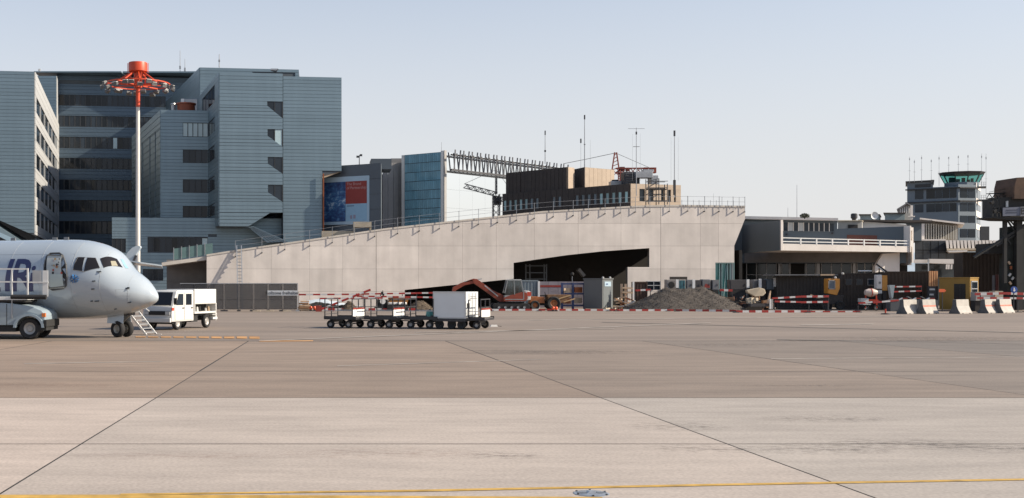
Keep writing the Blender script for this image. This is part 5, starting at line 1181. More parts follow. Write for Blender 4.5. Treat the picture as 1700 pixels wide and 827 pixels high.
for (x0, x1, y0, y1, z0, z1) in ((-.88, .88, -1.22, -1.17, 1.3, 1.38), (-.88, .88, -1.22, -1.17, -.01, .07), (-.88, -.82, -1.22, -1.17, .07, 1.3), (.82, .88, -1.22, -1.17, .07, 1.3)): m = MB(); m.bb(x0, x1, y0, y1, z0, z1); m.build('edge_trim', veh_white, ct)
for y_ in (-.6, .0, .6): m = MB(); m.bb(.862, .885, y_-.02, y_+.02, .05, 1.3); m.build('door_seam', M('seal_grey'), ct)
m = MB(); m.bb(.865, .9, -.95, -.55, .55, .78); m.build('vent', under, ct); m = MB(); m.bb(.865, .89, -.98, -.52, .12, .46); m.build('label_plate', M('label_grey', (.3, .3, .3)), ct); m = MB(); m.bb(.865, .878, -.35, .95, 1.0, 1.04); m.bb(.865, .878, -.35, .75, 1.1, 1.13); m.build('print_line', M('seal_grey'), ct)
t = thing('teal_canister', 'small round teal canister on the cart left of the white container', 'canister', tuple(Vector(cpos(713.5, 543.5))+Vector((0, 0, .575))), 0); m = MB(); m.lathe([(0, 0), (.2, 0), (.22, .1), (.18, .28), (.08, .34), (0, .34)], n=16); m.build('body', M('teal_paint', (.12, .36, .32), .4), t, smooth=True); m = MB(); m.lathe([(0, .34), (.05, .34), (.05, .4), (0, .4)], n=10); m.build('cap', under, t)
t = thing('wheel_chock', 'white wheel chock lying on the apron right of the cart train', 'chock', G(820, 542.5), .1); m = MB(); m.prism([(-.2, -.06, 0), (.2, -.06, 0), (.16, -.06, .1), (-.16, -.06, .1)], (0, .14, 0)); m.build('block', white_paint, t); m = MB(); m.tube([(.2, 0, .05), (.32, .03, .02), (.42, 0, .015)], .012); m.build('rope', rubber, t)
t = thing('inset_light', 'round metal inset apron light beside the yellow line in the foreground', 'inset light', G(982, 820.8, .008), 0)
m = MB(); m.lathe([(0, .012), (.17, .012), (.2, .004), (.2, 0), (0, 0)], n=28); m.build('ring', M('worn_alloy', (.45, .46, .46), .35, .7, var=.2, ns=12), t, smooth=True)
m = MB(); m.prism([(-.055, -.05, .012), (.055, -.05, .012), (.03, -.035, .03), (-.03, -.035, .03)], (0, .09, 0)); m.build('lens_hood', M('worn_alloy'), t)
for s_ in (-1, 1): m = MB(); m.prism([(.06*s_, -.04, .0125), (.16*s_, -.03, .0125), (.16*s_, .03, .0125), (.06*s_, .05, .0125)], (0, 0, .004)); m.build('prism_window', M('lens_dark', (.03, .035, .05), .1), t)
for k in range(6): a = k*math.pi/3+.4; m = MB(); m.cyl((.18*math.cos(a), .18*math.sin(a), .01), (.18*math.cos(a), .18*math.sin(a), .018), .013, n=6); m.build('bolt', dark_steel, t)

# ------------------------------------------------------------------ construction site along the wall
red_p = M('stripe_red', (.34, .028, .022), .5, var=.15, ns=3); white_p = M('stripe_white', (.62, .6, .58), .5, var=.15, ns=3)
def board(px0, py0, px1, py1, Y0, label, hh=.135, n=None, legs=(0., 1.), Y1=None, name='barrier_board', cat='barrier', group='red and white barrier boards'):
    Y1 = Y1 or Y0; a = Vector((X(px0, Y0), Y0, Z(py0, Y0))); b = Vector((X(px1, Y1), Y1, Z(py1, Y1)))
    a.z = max(a.z, hh/2+.01); b.z = max(b.z, hh/2+.01)
    t = thing(name, label, cat, (a.x, a.y, 0), 0, group); o_ = Vector((a.x, a.y, 0)); L = (b-a).length; n = n or max(3, int(L/.55)) | 1
    rot = (b-a).to_track_quat('X', 'Z').to_matrix()
    m = MB(); m.box((a+b)/2-o_, (L, .028, hh*.98), rot=rot); m.build('plank', white_p, t)
    for i in range(0, n, 2): m = MB(); m.box(a.lerp(b, (i+.5)/n)-o_, (L/n, .036, hh), rot=rot); m.build('stripe', red_p, t)
    for q in legs:
        p = a.lerp(b, q)-o_; m = MB(); m.bar((p.x, p.y+.05, 0), (p.x, p.y+.05, max(p.z, .1)+.05), .05); m.box((p.x, p.y+.05, .03), (.35, .5, .06)); m.build('stand', dark_steel, t)
    return t
board(496, 489.3, 603, 488.6, 97, 'upper red and white board right of the dark fence'); board(603, 488.2, 692, 486.8, 97.5, 'upper red and white board above the second baggage cart')
board(531, 495.8, 634, 494.8, 96.5, 'lower red and white board crossing the diagonal boom'); board(592, 491.8, 722, 493.8, 98.5, 'slanting board ending behind the white container', legs=(.1, 1.))
board(500, 514.2, 690, 514.6, 98.4, 'board lying near the ground behind the baggage carts', .2, legs=(.1, .5, .9)); board(668, 487, 722, 486.2, 100, 'short board in front of the low end of the dark opening')
board(806, 514.6, 905, 514.4, 96.5, 'low ground board in front of the excavator tracks', .16, legs=(.1, .9)); board(908, 514.4, 1022, 515.3, 96.5, 'low ground board in front of the grey kiosk', .16, legs=(.05, .9)); board(1024, 515.4, 1118, 515.2, 96.2, 'low ground board at the left foot of the gravel heap', .16, legs=(0, .9)); board(1122, 515.2, 1222, 517.3, 95.5, 'low ground board at the right foot of the gravel heap', .16, legs=(0.02, .95), Y1=94); board(1222, 519.0, 1340, 518.6, 91.5, 'low ground board nearest the apron, right of the gravel heap', .18, legs=(0, 1.)); board(1341, 518.2, 1428, 518.0, 92.3, 'thin low ground board at the right end of the row', .11, legs=(.0, .97))
board(1282, 495.5, 1330, 492.5, 97, 'upper of two boards in front of the dark container, left half', .15, legs=(0,)); board(1330, 492.5, 1376, 492, 97, 'upper of two boards in front of the dark container, right half', .17, legs=(1.,)); board(1286, 500.5, 1330, 501.5, 96.4, 'lower of two boards in front of the dark container, left half', .14, legs=(0.,)); board(1330, 501.8, 1375, 501.2, 96.4, 'lower of two boards in front of the dark container, right half', .16, legs=(.3, 1.))
board(1478, 476.3, 1530, 475.6, 98, 'upper board in front of the long brown container', .12); board(1482, 484.5, 1530, 483, 98, 'lower board in front of the long brown container', .12)
board(1618, 488.5, 1668, 487, 93, 'upper board behind the pair of joined barriers', .2, legs=(.2,)); board(1668, 487, 1720, 488.5, 93.4, 'upper board at the right edge of the picture', .2, legs=(.7,)); board(1622, 494.8, 1720, 495.4, 92.6, 'lower board behind the joined barriers at the right edge', .16, legs=(.1, .7))
board(1425, 503.5, 1460, 500.5, 97, 'board tilted beside the concrete mixer', .14, legs=(0.,)); board(1450, 502.5, 1492, 498.5, 96, 'board leaning down right of the concrete mixer', .14, legs=(1.,)); board(1055, 482.3, 1080, 481, 103, 'short board above the left slope of the gravel heap', .16)
board(1195, 481.5, 1216, 482.3, 102.5, 'bright little board right of the gravel heap top', .2)
# raised boom
t = thing('barrier_boom', 'red and white boom pole slanting up behind the rear baggage carts', 'boom', (X(531, 95), 95, 0)); a = Vector((0, 0, .15)); b = Vector((X(613, 95)-X(531, 95), 0, Z(481.8, 95)))
m = MB(); m.cyl(a, b, .085, .085, 10); m.build('pole', white_p, t, smooth=True)
for i in range(0, 9, 2): m = MB(); m.cyl(a.lerp(b, i/9), a.lerp(b, (i+1.25)/9), .092, .092, 10); m.build('stripe', red_p, t, smooth=True)
m = MB(); m.box((-.1, 0, .25), (.5, .4, .5)); m.bar((1.1, 0, 0), (1.1, 0, .55), .08); m.build('stand', M('strip_red'), t)
for i, (px, py) in enumerate(((516, 513), (522, 512.5), (720.5, 513.6), (918, 514), (923, 515))):
    Y_ = 97.5 if i < 3 else 96; t = thing('warning_lamp', ['orange warning lamp low on the ground right of the timber stack', 'second orange warning lamp touching the boom foot', 'orange warning lamp left of the white container', 'orange warning lamp before the dumper wheel', 'orange warning lamp just right of the dumper wheel'][i], 'warning lamp', (X(px, Y_), Y_-.1, 0)); m = MB(); m.lathe([(0, .12), (.09, .12), (.13, .2), (.13, .32), (.07, .4), (0, .4)], n=10); m.build('lens', M('lamp_glow_orange', (.75, .10, .03), .3), t, smooth=True); m = MB(); m.box((0, 0, .06), (.2, .16, .12)); m.build('battery', dark_steel, t)

# dark mesh fence with the sign
net = bpy.data.materials.new('dark_fence_net'); net.use_nodes = True; N = net.node_tree.nodes; L = net.node_tree.links; pb_ = N['Principled BSDF']; pb_.inputs['Base Color'].default_value = (.045, .046, .05, 1); pb_.inputs['Roughness'].default_value = .6
tr = N.new('ShaderNodeBsdfTransparent'); mxn = N.new('ShaderNodeMixShader'); mxn.inputs[0].default_value = .72; L.new(tr.outputs[0], mxn.inputs[1]); L.new(pb_.outputs[0], mxn.inputs[2]); L.new(mxn.outputs[0], N['Material Output'].inputs[0])
FY = 95.8; fx0, fx1 = X(299, FY), X(494, FY); fe = thing('site_fence', 'dark netted site fence behind the white service truck', 'fence', (fx0, FY, 0)); npan = 8; pw = (fx1-fx0)/npan
for i in range(npan):
    m = MB(); m.bb(i*pw+.04, (i+1)*pw-.04, -.01, .01, .2, 2.3); m.build('net_panel', net, fe)
    m = MB(); m.bb(i*pw+.03, (i+1)*pw-.03, -.025, -.012, .98, 1.0); m.build('mid_wire', dark_steel, fe)
for i in range(npan+1): m = MB(); m.bar((i*pw, 0, 0), (i*pw, 0, 2.36), .055); m.box((i*pw, 0, .06), (.6 if i % 2 else .3, .3, .12)); m.build('post', dark_steel if i < npan else grey_steel, fe)
m = MB(); m.bb(0, fx1-fx0, -.03, .03, 2.3, 2.36); m.build('top_rail', grey_steel, fe); m = MB(); m.bb(0, fx1-fx0, -.02, .02, .16, .2); m.build('bottom_rail', dark_steel, fe)
for k, px in enumerate((420, 442, 470)): m = MB(); m.bb(X(px, FY)-fx0, X(px+13, FY)-fx0, -.5, -.2, 0, .09); m.build('foot_block', conc_b, fe)
sg = thing('site_sign', 'white sign reading Rollzone freihalten on the right end of the dark fence', 'sign', (X(469, FY), FY-.06, Z(486.5, FY)))
m = MB(); m.box((0, 0, 0), (X(494, FY)-X(444, FY), .03, .42)); m.build('panel', M('sign_white', (.55, .57, .58), .5), sg); text_mesh('lettering', 'Rollzone freihalten', .37, M('sign_black', (.012, .012, .014), .6), sg, (0, -.02, -.01), (R(90), 0, 0), .002)
# timber stack, sheet, heaps
wood = M('timber', (.34, .2, .11), .8, var=.25, ns=3, rnd=.25); wood_l = M('pale_timber', (.55, .40, .27), .8, var=.2, ns=3, rnd=.2); sheet_m = M('plastic_sheet', (.52, .58, .62), .35, var=.1, ns=2)
t = thing('timber_stack', 'small stack of brown timber planks right of the dark fence', 'timber', (X(506, 98), 98, 0))
for k in range(5): m = MB(); m.box((-.1*(k % 2), .1*k, .1+k*.17), (1.15-.1*k, .8, .13), rz=.06*(k % 3-1)); m.build('plank', wood if k % 2 else wood_l, t)
t = thing('plastic_sheet', 'crumpled white and blue plastic sheet behind the left baggage carts', 'tarpaulin', (X(545, 100), 100, 0)); m = MB(); rr = random.Random(4); nx, ny = 22, 8
for j in range(ny+1):
    for i in range(nx+1): u = i/nx; v_ = j/ny; m.v.append((-2.6+u*5.6, v_*1.5, max(.03, (1.05-.35*u)*math.sin(math.pi*min(1, .25+v_*.8))*(.5+.5*math.sin(math.pi*min(1, u*1.1+.1)))+rr.uniform(-.08, .08))))
for j in range(ny):
    for i in range(nx): a = j*(nx+1)+i; m.f.append([a, a+1, a+nx+2, a+nx+1]); m.mi.append(0)
m.build('sheet', sheet_m, t, smooth=True)
def noise2(x, y, sd=0): return math.sin(x*1.7+sd)*math.cos(y*2.1+sd*1.3)+.5*math.sin(x*4.1+y*3.3+sd)+.25*math.sin(x*9.3-y*7.7+sd*2)
gravel_m = M('gravel', (.075, .063, .053), .95, var=.35, ns=9, bump=.6); spoil_m = M('spoil_earth', (.10, .075, .05), .95, var=.35, ns=5, bump=.6)
def heap(name, label, cat, px0, px1, ptop, Y, depth, mat, top0=None, top1=None, seed=1, stones=0, smat=None):
    x0, x1 = X(px0, Y), X(px1, Y); zt_ = Z(ptop, Y); cxm = (x0+x1)/2; t = thing(name, label, cat, (cxm, Y, 0)); W_ = (x1-x0)/2
    a = (X(top0, Y)-cxm) if top0 else -.12*W_; b = (X(top1, Y)-cxm) if top1 else .12*W_; nx, ny = 60, 30; m = MB(); rr = random.Random(seed)
    def hgt(x, y):
        # cone fields with a ridge from a to b
        dx = (a-x)/(W_+a) if x < a else (x-b)/(W_-b) if x > b else 0; dy = abs(y)/depth; r_ = math.hypot(dx, dy); return zt_*max(0, 1-r_)**.93*(1+.05*noise2(x, y, seed))+.03*noise2(x*3, y*3, seed)*(1 if r_ < .97 else 0)
    for j in range(ny+1):
        for i in range(nx+1): x = -W_*1.02+2.04*W_*i/nx; y = -depth*1.02+2.04*depth*j/ny; m.v.append((x, y, hgt(x, y)-.03))
    for j in range(ny):
        for i in range(nx): q = j*(nx+1)+i; m.f.append([q, q+1, q+nx+2, q+nx+1]); m.mi.append(0)
    m.build('mound', mat, t, smooth=True)
    if stones:
        m = MB()
        for k in range(stones):
            x, y = rr.uniform(-W_, W_), rr.uniform(-depth, depth*.4); z = hgt(x, y)
            if z < .02 and rr.random() < .7: continue
            s_ = rr.uniform(.02, .055); p = Vector((x, y, z)); q = [p+Vector((rr.uniform(-1, 1), rr.uniform(-1, 1), rr.uniform(-.6, 1)))*s_ for _ in range(4)]; m.add(q, [(0, 1, 2), (0, 2, 3), (0, 3, 1), (1, 3, 2)])
        m.build('stones', smat or mat, t, kind='stuff')
    return t
heap('gravel_heap', 'big dark gravel heap with a flat top before the pale right half of the wall', 'gravel heap', 1032, 1240, 478, 100.5, 3.6, gravel_m, 1108, 1170, 2, 7500, M('loose_gravel', (.105, .088, .073), .95, rnd=0, var=.5, ns=14))
heap('earth_heap', 'small brown earth heap behind the first baggage cart', 'earth heap', 563, 596, 499.5, 99, 1.0, spoil_m, seed=3, stones=500); heap('earth_heap', 'brown earth heap left of the white container', 'earth heap', 672, 722, 497, 100, 1.4, spoil_m, seed=5, stones=700)
t = thing('road_sign', 'round white sign disc on a dark machine behind the second baggage cart', 'sign', (X(635.5, 97), 97, 0)); m = MB(); m.cyl((0, -.03, Z(500.5, 97)), (0, .0, Z(500.5, 97)), .23, n=20); m.build('disc', white_paint, t); m = MB(); m.bar((0, .03, 0), (0, .03, Z(482, 97)), .06); m.build('post', dark_steel, t); m = MB(); m.box((-.05, .06, Z(487, 97)), (.2, .14, .25)); m.box((.05, .06, Z(489.5, 97)), (.16, .15, .16)); m.build('lamp', under, t)
t = thing('plate_compactor', 'dark plate machine standing behind the second baggage cart', 'machine', (X(637, 99), 99, 0)); m = MB(); m.box((0, 0, .15), (1.6, .9, .3)); m.box((-.1, 0, .6), (.9, .7, .7)); m.build('body', under, t, bevel=.04); m = MB(); m.bar((.3, 0, .7), (.9, 0, 1.2), .07); m.bar((-.5, .0, .9), (-.2, 0, 1.45), .08); m.build('handle', dark_steel, t)
t = thing('skip', 'orange steel skip behind the second baggage cart', 'skip', (X(660, 101), 101, 0)); m = MB(); m.prism([(-.75, -.5, .25), (.75, -.5, .25), (.95, -.5, 1.05), (-.8, -.5, 1.05)], (0, 1.2, 0)); m.build('body', M('skip_orange', (.45, .2, .05), .6, var=.2), t); m = MB(); m.bb(-.85, 1, -.55, -.48, 1.0, 1.1); m.build('rim', M('rust_paint'), t)
t = thing('white_sacks', 'row of white sacks in front of the orange skip', 'sacks', (X(660, 98.5), 98.5, .0)); m = MB()
for k in range(4): m = MB(); m.box((-.6+k*.38, .05*(k % 2), .62), (.4, .35, .2), rz=.2*k); m.build('sack', veh_white, t, bevel=.06)
m = MB(); m.bb(-.9, .9, -.2, .3, 0, .52); m.build('crate', under, t)

# excavator facing left
exo = M('excavator_red', (.22, .042, .02), .5, var=.2, ns=4); EY = 100.
ex = thing('excavator', 'red tracked excavator reaching left in front of the dark opening', 'excavator', (X(848, EY), EY, 0))
def ez(py): return Z(py, EY)
def exx(px): return X(px, EY)-X(848, EY)
for y_ in (-.8, .55):
    m = MB(); pr = [(-1.55, .12), (-1.7, .35), (-1.55, .6), (1.4, .6), (1.6, .35), (1.45, .05), (-1.3, .0)]; m.prism([(x, y_, z) for x, z in pr], (0, .4, 0)); m.build('track', rubber, ex, bevel=.04)
    for k in range(5): wheel('track_roller', (-1.15+k*.55, y_-.02, .27), .17, .06, (0, -1, 0), ex, grey_steel, .6)
m = MB(); m.bb(-1.1, 1.1, -.35, .5, .3, .72); m.build('undercarriage', under, ex)
m = MB(); m.prism([(-.75, -.85, .78), (1.15, -.85, .78), (1.35, -.85, 1.05), (1.3, -.85, 1.5), (.95, -.85, 1.62), (-.2, -.85, 1.3), (-.75, -.85, 1.1)], (0, 1.6, 0)); m.build('upper_body', exo, ex, bevel=.04)
m = MB(); m.prism([(1.1, -.8, .85), (1.6, -.8, .9), (1.62, -.8, 1.6), (1.4, -.8, 1.72), (1.1, -.8, 1.7)], (0, 1.5, 0)); m.build('counterweight', veh_white, ex, bevel=.08, smooth=True); m = MB(); m.bb(1.3, 1.64, -.82, -.80, 1.25, 1.6); m.build('red_patch', lamp_red, ex)
cabz = 2.62; cg = glass_mat('machine_glass', (.35, .42, .42), .1)
cp = [(-.62, .95), (-.66, 1.5), (-.4, cabz), (.75, cabz), (.98, 1.6), (.98, .95)]
m = MB(); m.prism([(x, -.82, z) for x, z in [(-.62, .95), (-.66, 1.3), (.98, 1.3), (.98, .95)]], (0, .95, 0)); m.build('cab_base', M('machine_grey', (.25, .26, .26), .5), ex)
for y_ in (-.82, .12):
    m = MB()
    for a, b in zip(cp[1:], cp[2:]+[cp[0]]): m.bar((a[0], y_, a[1]), (b[0], y_, b[1]), .075)
    m.bar((.2, y_, 1.3), (.15, y_, cabz), .06); m.build('cab_frame', M('machine_grey'), ex)
m = MB(); m.bb(-.42, .78, -.85, .15, cabz-.04, cabz+.06); m.build('cab_roof', veh_white, ex, bevel=.03)
m = MB(); m.prism([(x, -.81, z) for x, z in [(-.62, 1.32), (-.38, cabz-.05), (.13, cabz-.05), (.17, 1.32)]], (0, .015, 0)); m.build('side_window', cg, ex); m = MB(); m.prism([(x, -.81, z) for x, z in [(.22, 1.32), (.18, cabz-.05), (.72, cabz-.05), (.93, 1.32)]], (0, .015, 0)); m.build('side_window', cg, ex)
m = MB(); m.box((.25, -.35, 1.5), (.5, .5, .15)); m.box((.5, -.35, 1.85), (.15, .5, .6)); m.build('seat', under, ex)
def beam(name, pts, w_, mat, dy=-.1): m = MB(); m.prism([(exx(a), dy, ez(b)) for a, b in pts], (0, w_, 0)); return m.build(name, mat, ex, bevel=.02)
beam('boom', [(832, 503), (839, 501), (841, 493), (818, 482), (797, 467), (791, 463), (784, 465), (786, 470), (812, 488)], .34, exo)
beam('arm', [(793, 463.5), (790, 470), (772, 473.5), (757, 482), (754, 488), (750, 487), (752, 477), (765, 470), (786, 462.6)], .26, exo, -.06)
m = MB(); m.bar((exx(826), -.2, ez(492)), (exx(804), -.2, ez(474)), .09); m.bar((exx(800), -.02, ez(463)), (exx(770), -.02, ez(468)), .08); m.build('hydraulic_ram', grey_steel, ex)
beam('bucket', [(749, 487), (756, 487), (760, 497), (752, 505), (744, 500), (745, 492)], .7, M('bucket_steel', (.06, .05, .045), .6, .4), -.3)
# dumper
du = thing('dumper', 'rusty orange site dumper with big wheels right of the excavator', 'dumper', (X(908, 101), 101, 0)); dmo = M('dumper_orange', (.30, .10, .03), .6, var=.3, ns=4)
m = MB(); m.prism([(-1.6, -.5, .6), (-.3, -.5, .6), (-.3, -.5, 1.15), (-1.5, -.5, 1.2)], (0, 1., 0)); m.build('engine_hood', dmo, du, bevel=.04); m = MB(); m.prism([(0, -.75, .75), (1.3, -.75, .6), (2.0, -.75, 1.25), (1.9, -.75, 1.35), (-.1, -.75, 1.35)], (0, 1.5, 0)); m.build('skip_body', M('skip_brown', (.16, .085, .04), .7, var=.3, ns=5), du, bevel=.03)
for x_, r_ in ((-1.2, .42), (.45, .6)):
    for y_ in (-.75, .75): wheel('wheel', (x_, y_, r_), r_, .35, (0, -1 if y_ < 0 else 1, 0), du, dmo, .5)
m = MB(); m.bb(-1.5, 1.2, -.3, .3, .4, .62); m.build('chassis', under, du); m = MB(); m.box((-.35, 0, 1.25), (.4, .5, .12)); m.bar((-.05, 0, 1.1), (-.2, 0, 1.6), .05); m.build('seat', under, du)
m = MB(); m.bar((.9, -.76, 1.0), (1.9, -.76, 1.3), .1); m.bar((1.3, -.77, .7), (2.3, -.77, 1.0), .09); m.build('tipping_ram', M('ram_tan', (.45, .3, .15), .6), du)
# containers and hoarding behind
cont_gb = M('container_grey_blue', (.20, .24, .26), .6, var=.08, ns=.8)
def container(px0, px1, ptop, Y, d, mat, label, name='site_container', ribs=8, pbot=None, cat='container', rz=0.):
    x0, x1 = X(px0, Y), X(px1, Y); zt_ = Z(ptop, Y); t = thing(name, label, cat, ((x0+x1)/2, Y, 0), rz); L = (x1-x0)/2; z0 = max(.12, Z(pbot, Y)) if pbot else .12
    m = MB(); m.bb(-L, L, .04, d, z0, zt_); m.build('shell', mat, t)
    n_ = max(3, int(2*L/.3))
    m = MB()
    for i in range(n_): u = -L+.1+(2*L-.2)*(i+.5)/n_; m.bb(u-.07, u+.07, 0., .041, z0+.12, zt_-.12)
    m.build('ribs', mat, t, kind='stuff')
    for (a, b, c_, e) in ((-L-.02, L+.02, zt_-.1, zt_+.02), (-L-.02, L+.02, z0-.1, z0+.1)): m = MB(); m.bb(a, b, -.03, .05, c_, e); m.build('frame_rail', mat, t)
    for a in (-L, L): m = MB(); m.bb(a-.05, a+.05, -.035, .055, z0, zt_); m.build('corner_post', mat, t)
    return t
container(845, 893, 465.5, 106.3, 2.2, cont_gb, 'grey blue site container behind the excavator cab')
ho_ = thing('site_hoarding', 'grey hoarding with a red band behind the dumper', 'hoarding', (X(934, 105.5), 105.5, 0)); hx0, hx1 = X(895, 105.5)-ho_.location.x, X(974, 105.5)-ho_.location.x
for i in range(5): m = MB(); a = hx0+(hx1-hx0)*i/5; b = hx0+(hx1-hx0)*(i+1)/5; m.bb(a+.01, b-.01, 0, .06, .1, Z(467.5, 105.5)); m.build('panel', M('hoarding_grey', (.24, .21, .23), .7, rnd=.15), ho_)
m = MB(); m.bb(hx0+.1, hx0+2.1, -.012, 0, Z(477, 105.5), Z(473.5, 105.5)); m.build('red_band', M('strip_red'), ho_); m = MB(); m.bb(hx0-.1, hx0+.05, -.05, .1, 0, Z(467, 105.5)); m.build('post', white_paint, ho_)
rk = thing('blue_rack', 'dark blue steel rack holding boards left of the grey kiosk', 'rack', (X(951, 103.5), 103.5, 0)); navy_s = M('rack_blue', (.025, .045, .13), .5, var=.2); rx0, rx1 = X(933, 103.5)-rk.location.x, X(970, 103.5)-rk.location.x; rt = Z(469.5, 103.5)
for x_ in (rx0, 0, rx1): m = MB(); m.bb(x_-.09, x_+.09, -.1, .1, 0, rt); m.build('upright', navy_s, rk)
for z_ in (rt-.1, rt-1.0, .35): m = MB(); m.bb(rx0, rx1, -.07, .07, z_-.07, z_+.07); m.build('crossbar', navy_s, rk)
for k, (x_, z_) in enumerate(((-.55, .75), (.45, .8), (.5, 1.75), (-.5, 1.65))): m = MB(); m.box((x_, .15, z_), (.75, .25, .5), rz=.1*k); m.build('stored_board', wood_l if k % 2 else M('rust_paint'), rk)
t = thing('site_lamp', 'black lamp on a thin pole above the blue rack', 'lamp', (X(950, 104.5), 104.5, 0)); m = MB(); m.bar((0, 0, 0), (0, 0, Z(459, 104.5)), .05); m.build('pole', grey_steel, t); m = MB(); m.lathe([(0, -.14), (.15, -.1), (.17, .05), (.08, .14), (0, .14)], n=12); m.build('head', under, t, loc=(0, 0, Z(455, 104.5)))
kz = Z(464, 102.5); kk = thing('grey_kiosk', 'plain grey steel kiosk with a pale blue plate, standing before the dark opening', 'kiosk', (X(1000, 101.6), 101.6, 0), R(-42))
kg = M('kiosk_grey', (.115, .12, .12), .55, var=.06, ns=.8); m = MB(); m.bb(-1.85, 0, 0, 1.95, .08, kz); m.build('shell', kg, kk, bevel=.02)
m = MB(); m.bb(-1.9, .05, -.05, 2.0, kz, kz+.1); m.build('roof', kg, kk); m = MB(); m.bb(-.02, .02, .15, 1.85, .2, kz-.1); m.build('door', M('kiosk_door', (.13, .145, .15), .5, var=.05), kk)
m = MB(); m.bb(.02, .05, .35, 1.5, kz-.62, kz-.2); m.build('blue_plate', M('plate_blue', (.35, .45, .52), .4), kk); m = MB(); m.bb(.05, .06, .55, .95, kz-.48, kz-.36); m.build('plate_mark', M('poster_navy', (.05, .09, .2)), kk); m = MB(); m.bb(-.0, .3, .1, 1.95, .0, .16); m.build('plinth', conc_b, kk)
for x_ in (.3, 1.6): m = MB(); m.lathe([(0, .1), (.09, .1), (.1, .2), (0, .26)], n=10); m.build('roof_lamp', veh_white, kk, loc=(-.1, x_, kz))
t = thing('board_pile', 'jumbled pile of brown boards and white scraps right of the grey kiosk', 'board pile', (X(1038, 102), 102, 0)); rr = random.Random(21)
for k in range(26):
    x_, z_ = rr.uniform(-.8, .85), rr.uniform(.1, 1.1); m = MB(); m.box((x_, rr.uniform(-.4, .4), z_), (rr.uniform(.2, .9), rr.uniform(.1, .3), rr.uniform(.04, .12)), rot=Matrix.Rotation(rr.uniform(-.6, .6), 3, 'Y') @ Matrix.Rotation(rr.uniform(-.7, .7), 3, 'Z')); m.build('board', [wood, wood_l, M('rust_paint'), wood, veh_white][k % 5], t)
for k, x_ in enumerate((-.25, .12)): m = MB(); m.bar((x_, .3, 0), (x_+.05, .5, 2.3), .2, .06); m.build('board', wood_l, t)
m = MB(); m.bar((-.2, .3, 1.95), (.75, .3, 1.9), .14); m.bar((-.2, .3, 1.55), (.75, .3, 1.5), .16); m.build('crossboard', wood_l, t); m = MB(); m.bar((.83, .4, 0), (.83, .4, 2.5), .14); m.build('white_post', white_paint, t)
container(1054, 1074, 468, 105.2, 1.2, M('crate_brown', (.07, .04, .028), .8, var=.2), 'brown crate against the wall left of the small window', 'site_crate', cat='crate')
m = MB()
cabs = [(1107, 1122.5, 464.2, 'fan', 'cabinet with a round black fan at the left of the row'), (1126.5, 1138.5, 464.2, 'cyan', 'cabinet with cyan door behind the gravel heap'), (1139.8, 1150.5, 464.4, 'grey', 'grey mesh cabinet behind the gravel heap top'), (1153.8, 1164, 465, 'dark', 'dark cabinet above the gravel heap right shoulder'), (1165.3, 1180.2, 463.6, 'red', 'rounded cabinet with a red patch'), (1182.4, 1193.5, 464.6, 'grey', 'grey cabinet left of the green glazing'), (1212, 1240, 464.4, 'dark', 'long dark cabinet right of the green glazing'), (1250.5, 1260.4, 464.4, 'grey', 'grey cabinet between two white posts'), (1264, 1271.8, 464.2, 'dark', 'narrow dark cabinet between the white posts and blue cabinet'), (1272.8, 1286, 463.4, 'blue', 'blue grey cabinet at the right end of the row')]
cm = {'fan': M('cab_pale', (.34, .31, .28), .6), 'cyan': M('cab_pale'), 'grey': M('cab_grey', (.15, .15, .155), .6, rnd=.3), 'dark': M('cab_dark', (.055, .05, .052), .6), 'red': M('cab_grey'), 'blue': M('cab_blue', (.11, .135, .16), .6)}
for (a, b, yt, kd, lb) in cabs:
    Y_ = 104.6; x0, x1 = X(a, Y_), X(b, Y_); t = thing('site_cabinet', lb, 'cabinet', ((x0+x1)/2, Y_, 0), 0, 'site cabinets behind the gravel heap'); w_ = (x1-x0)/2; zt_ = Z(yt, Y_); zb_ = zt_-.95
    m = MB(); m.bb(-w_, w_, 0, .8, zb_, zt_); m.build('case', cm[kd], t, bevel=.03 if kd != 'red' else .12)
    m = MB(); m.bb(-w_+.05, w_-.05, 0, .8, 0, zb_); m.build('stand', under, t)
    m = MB(); m.bb(-w_+.07, w_-.07, -.02, 0, zb_+.08, zt_-.08); m.build('door', {'fan': M('cab_mid', (.22, .2, .19)), 'cyan': M('cab_teal', (.05, .16, .19), .4), 'red': M('cab_grey')}.get(kd, cm[kd]), t)
    if kd == 'fan': m = MB(); m.lathe([(0, -.06), (.26, -.06), (.3, -.02), (0, -.0)], n=18, axis='Y'); m.build('fan', under, t, loc=(0, -.02, (zt_+zb_)/2))
    if kd == 'red': m = MB(); m.prism([(-w_*.6, -.03, zb_+.2), (w_*.7, -.03, zb_+.15), (w_*.75, -.03, zb_+.4), (-w_*.2, -.03, zb_+.55)], (0, .012, 0)); m.build('red_patch', M('strip_red'), t)
    if kd == 'cyan': 
        for x_ in (-.12, .12): m = MB(); m.bb(x_-.015, x_+.015, -.03, -.018, zb_+.08, zt_-.08); m.build('seam', under, t)
    m = MB(); m.bb(w_-.2, w_-.14, -.05, -.02, (zt_+zb_)/2-.1, (zt_+zb_)/2+.1); m.build('handle', dark_steel, t)
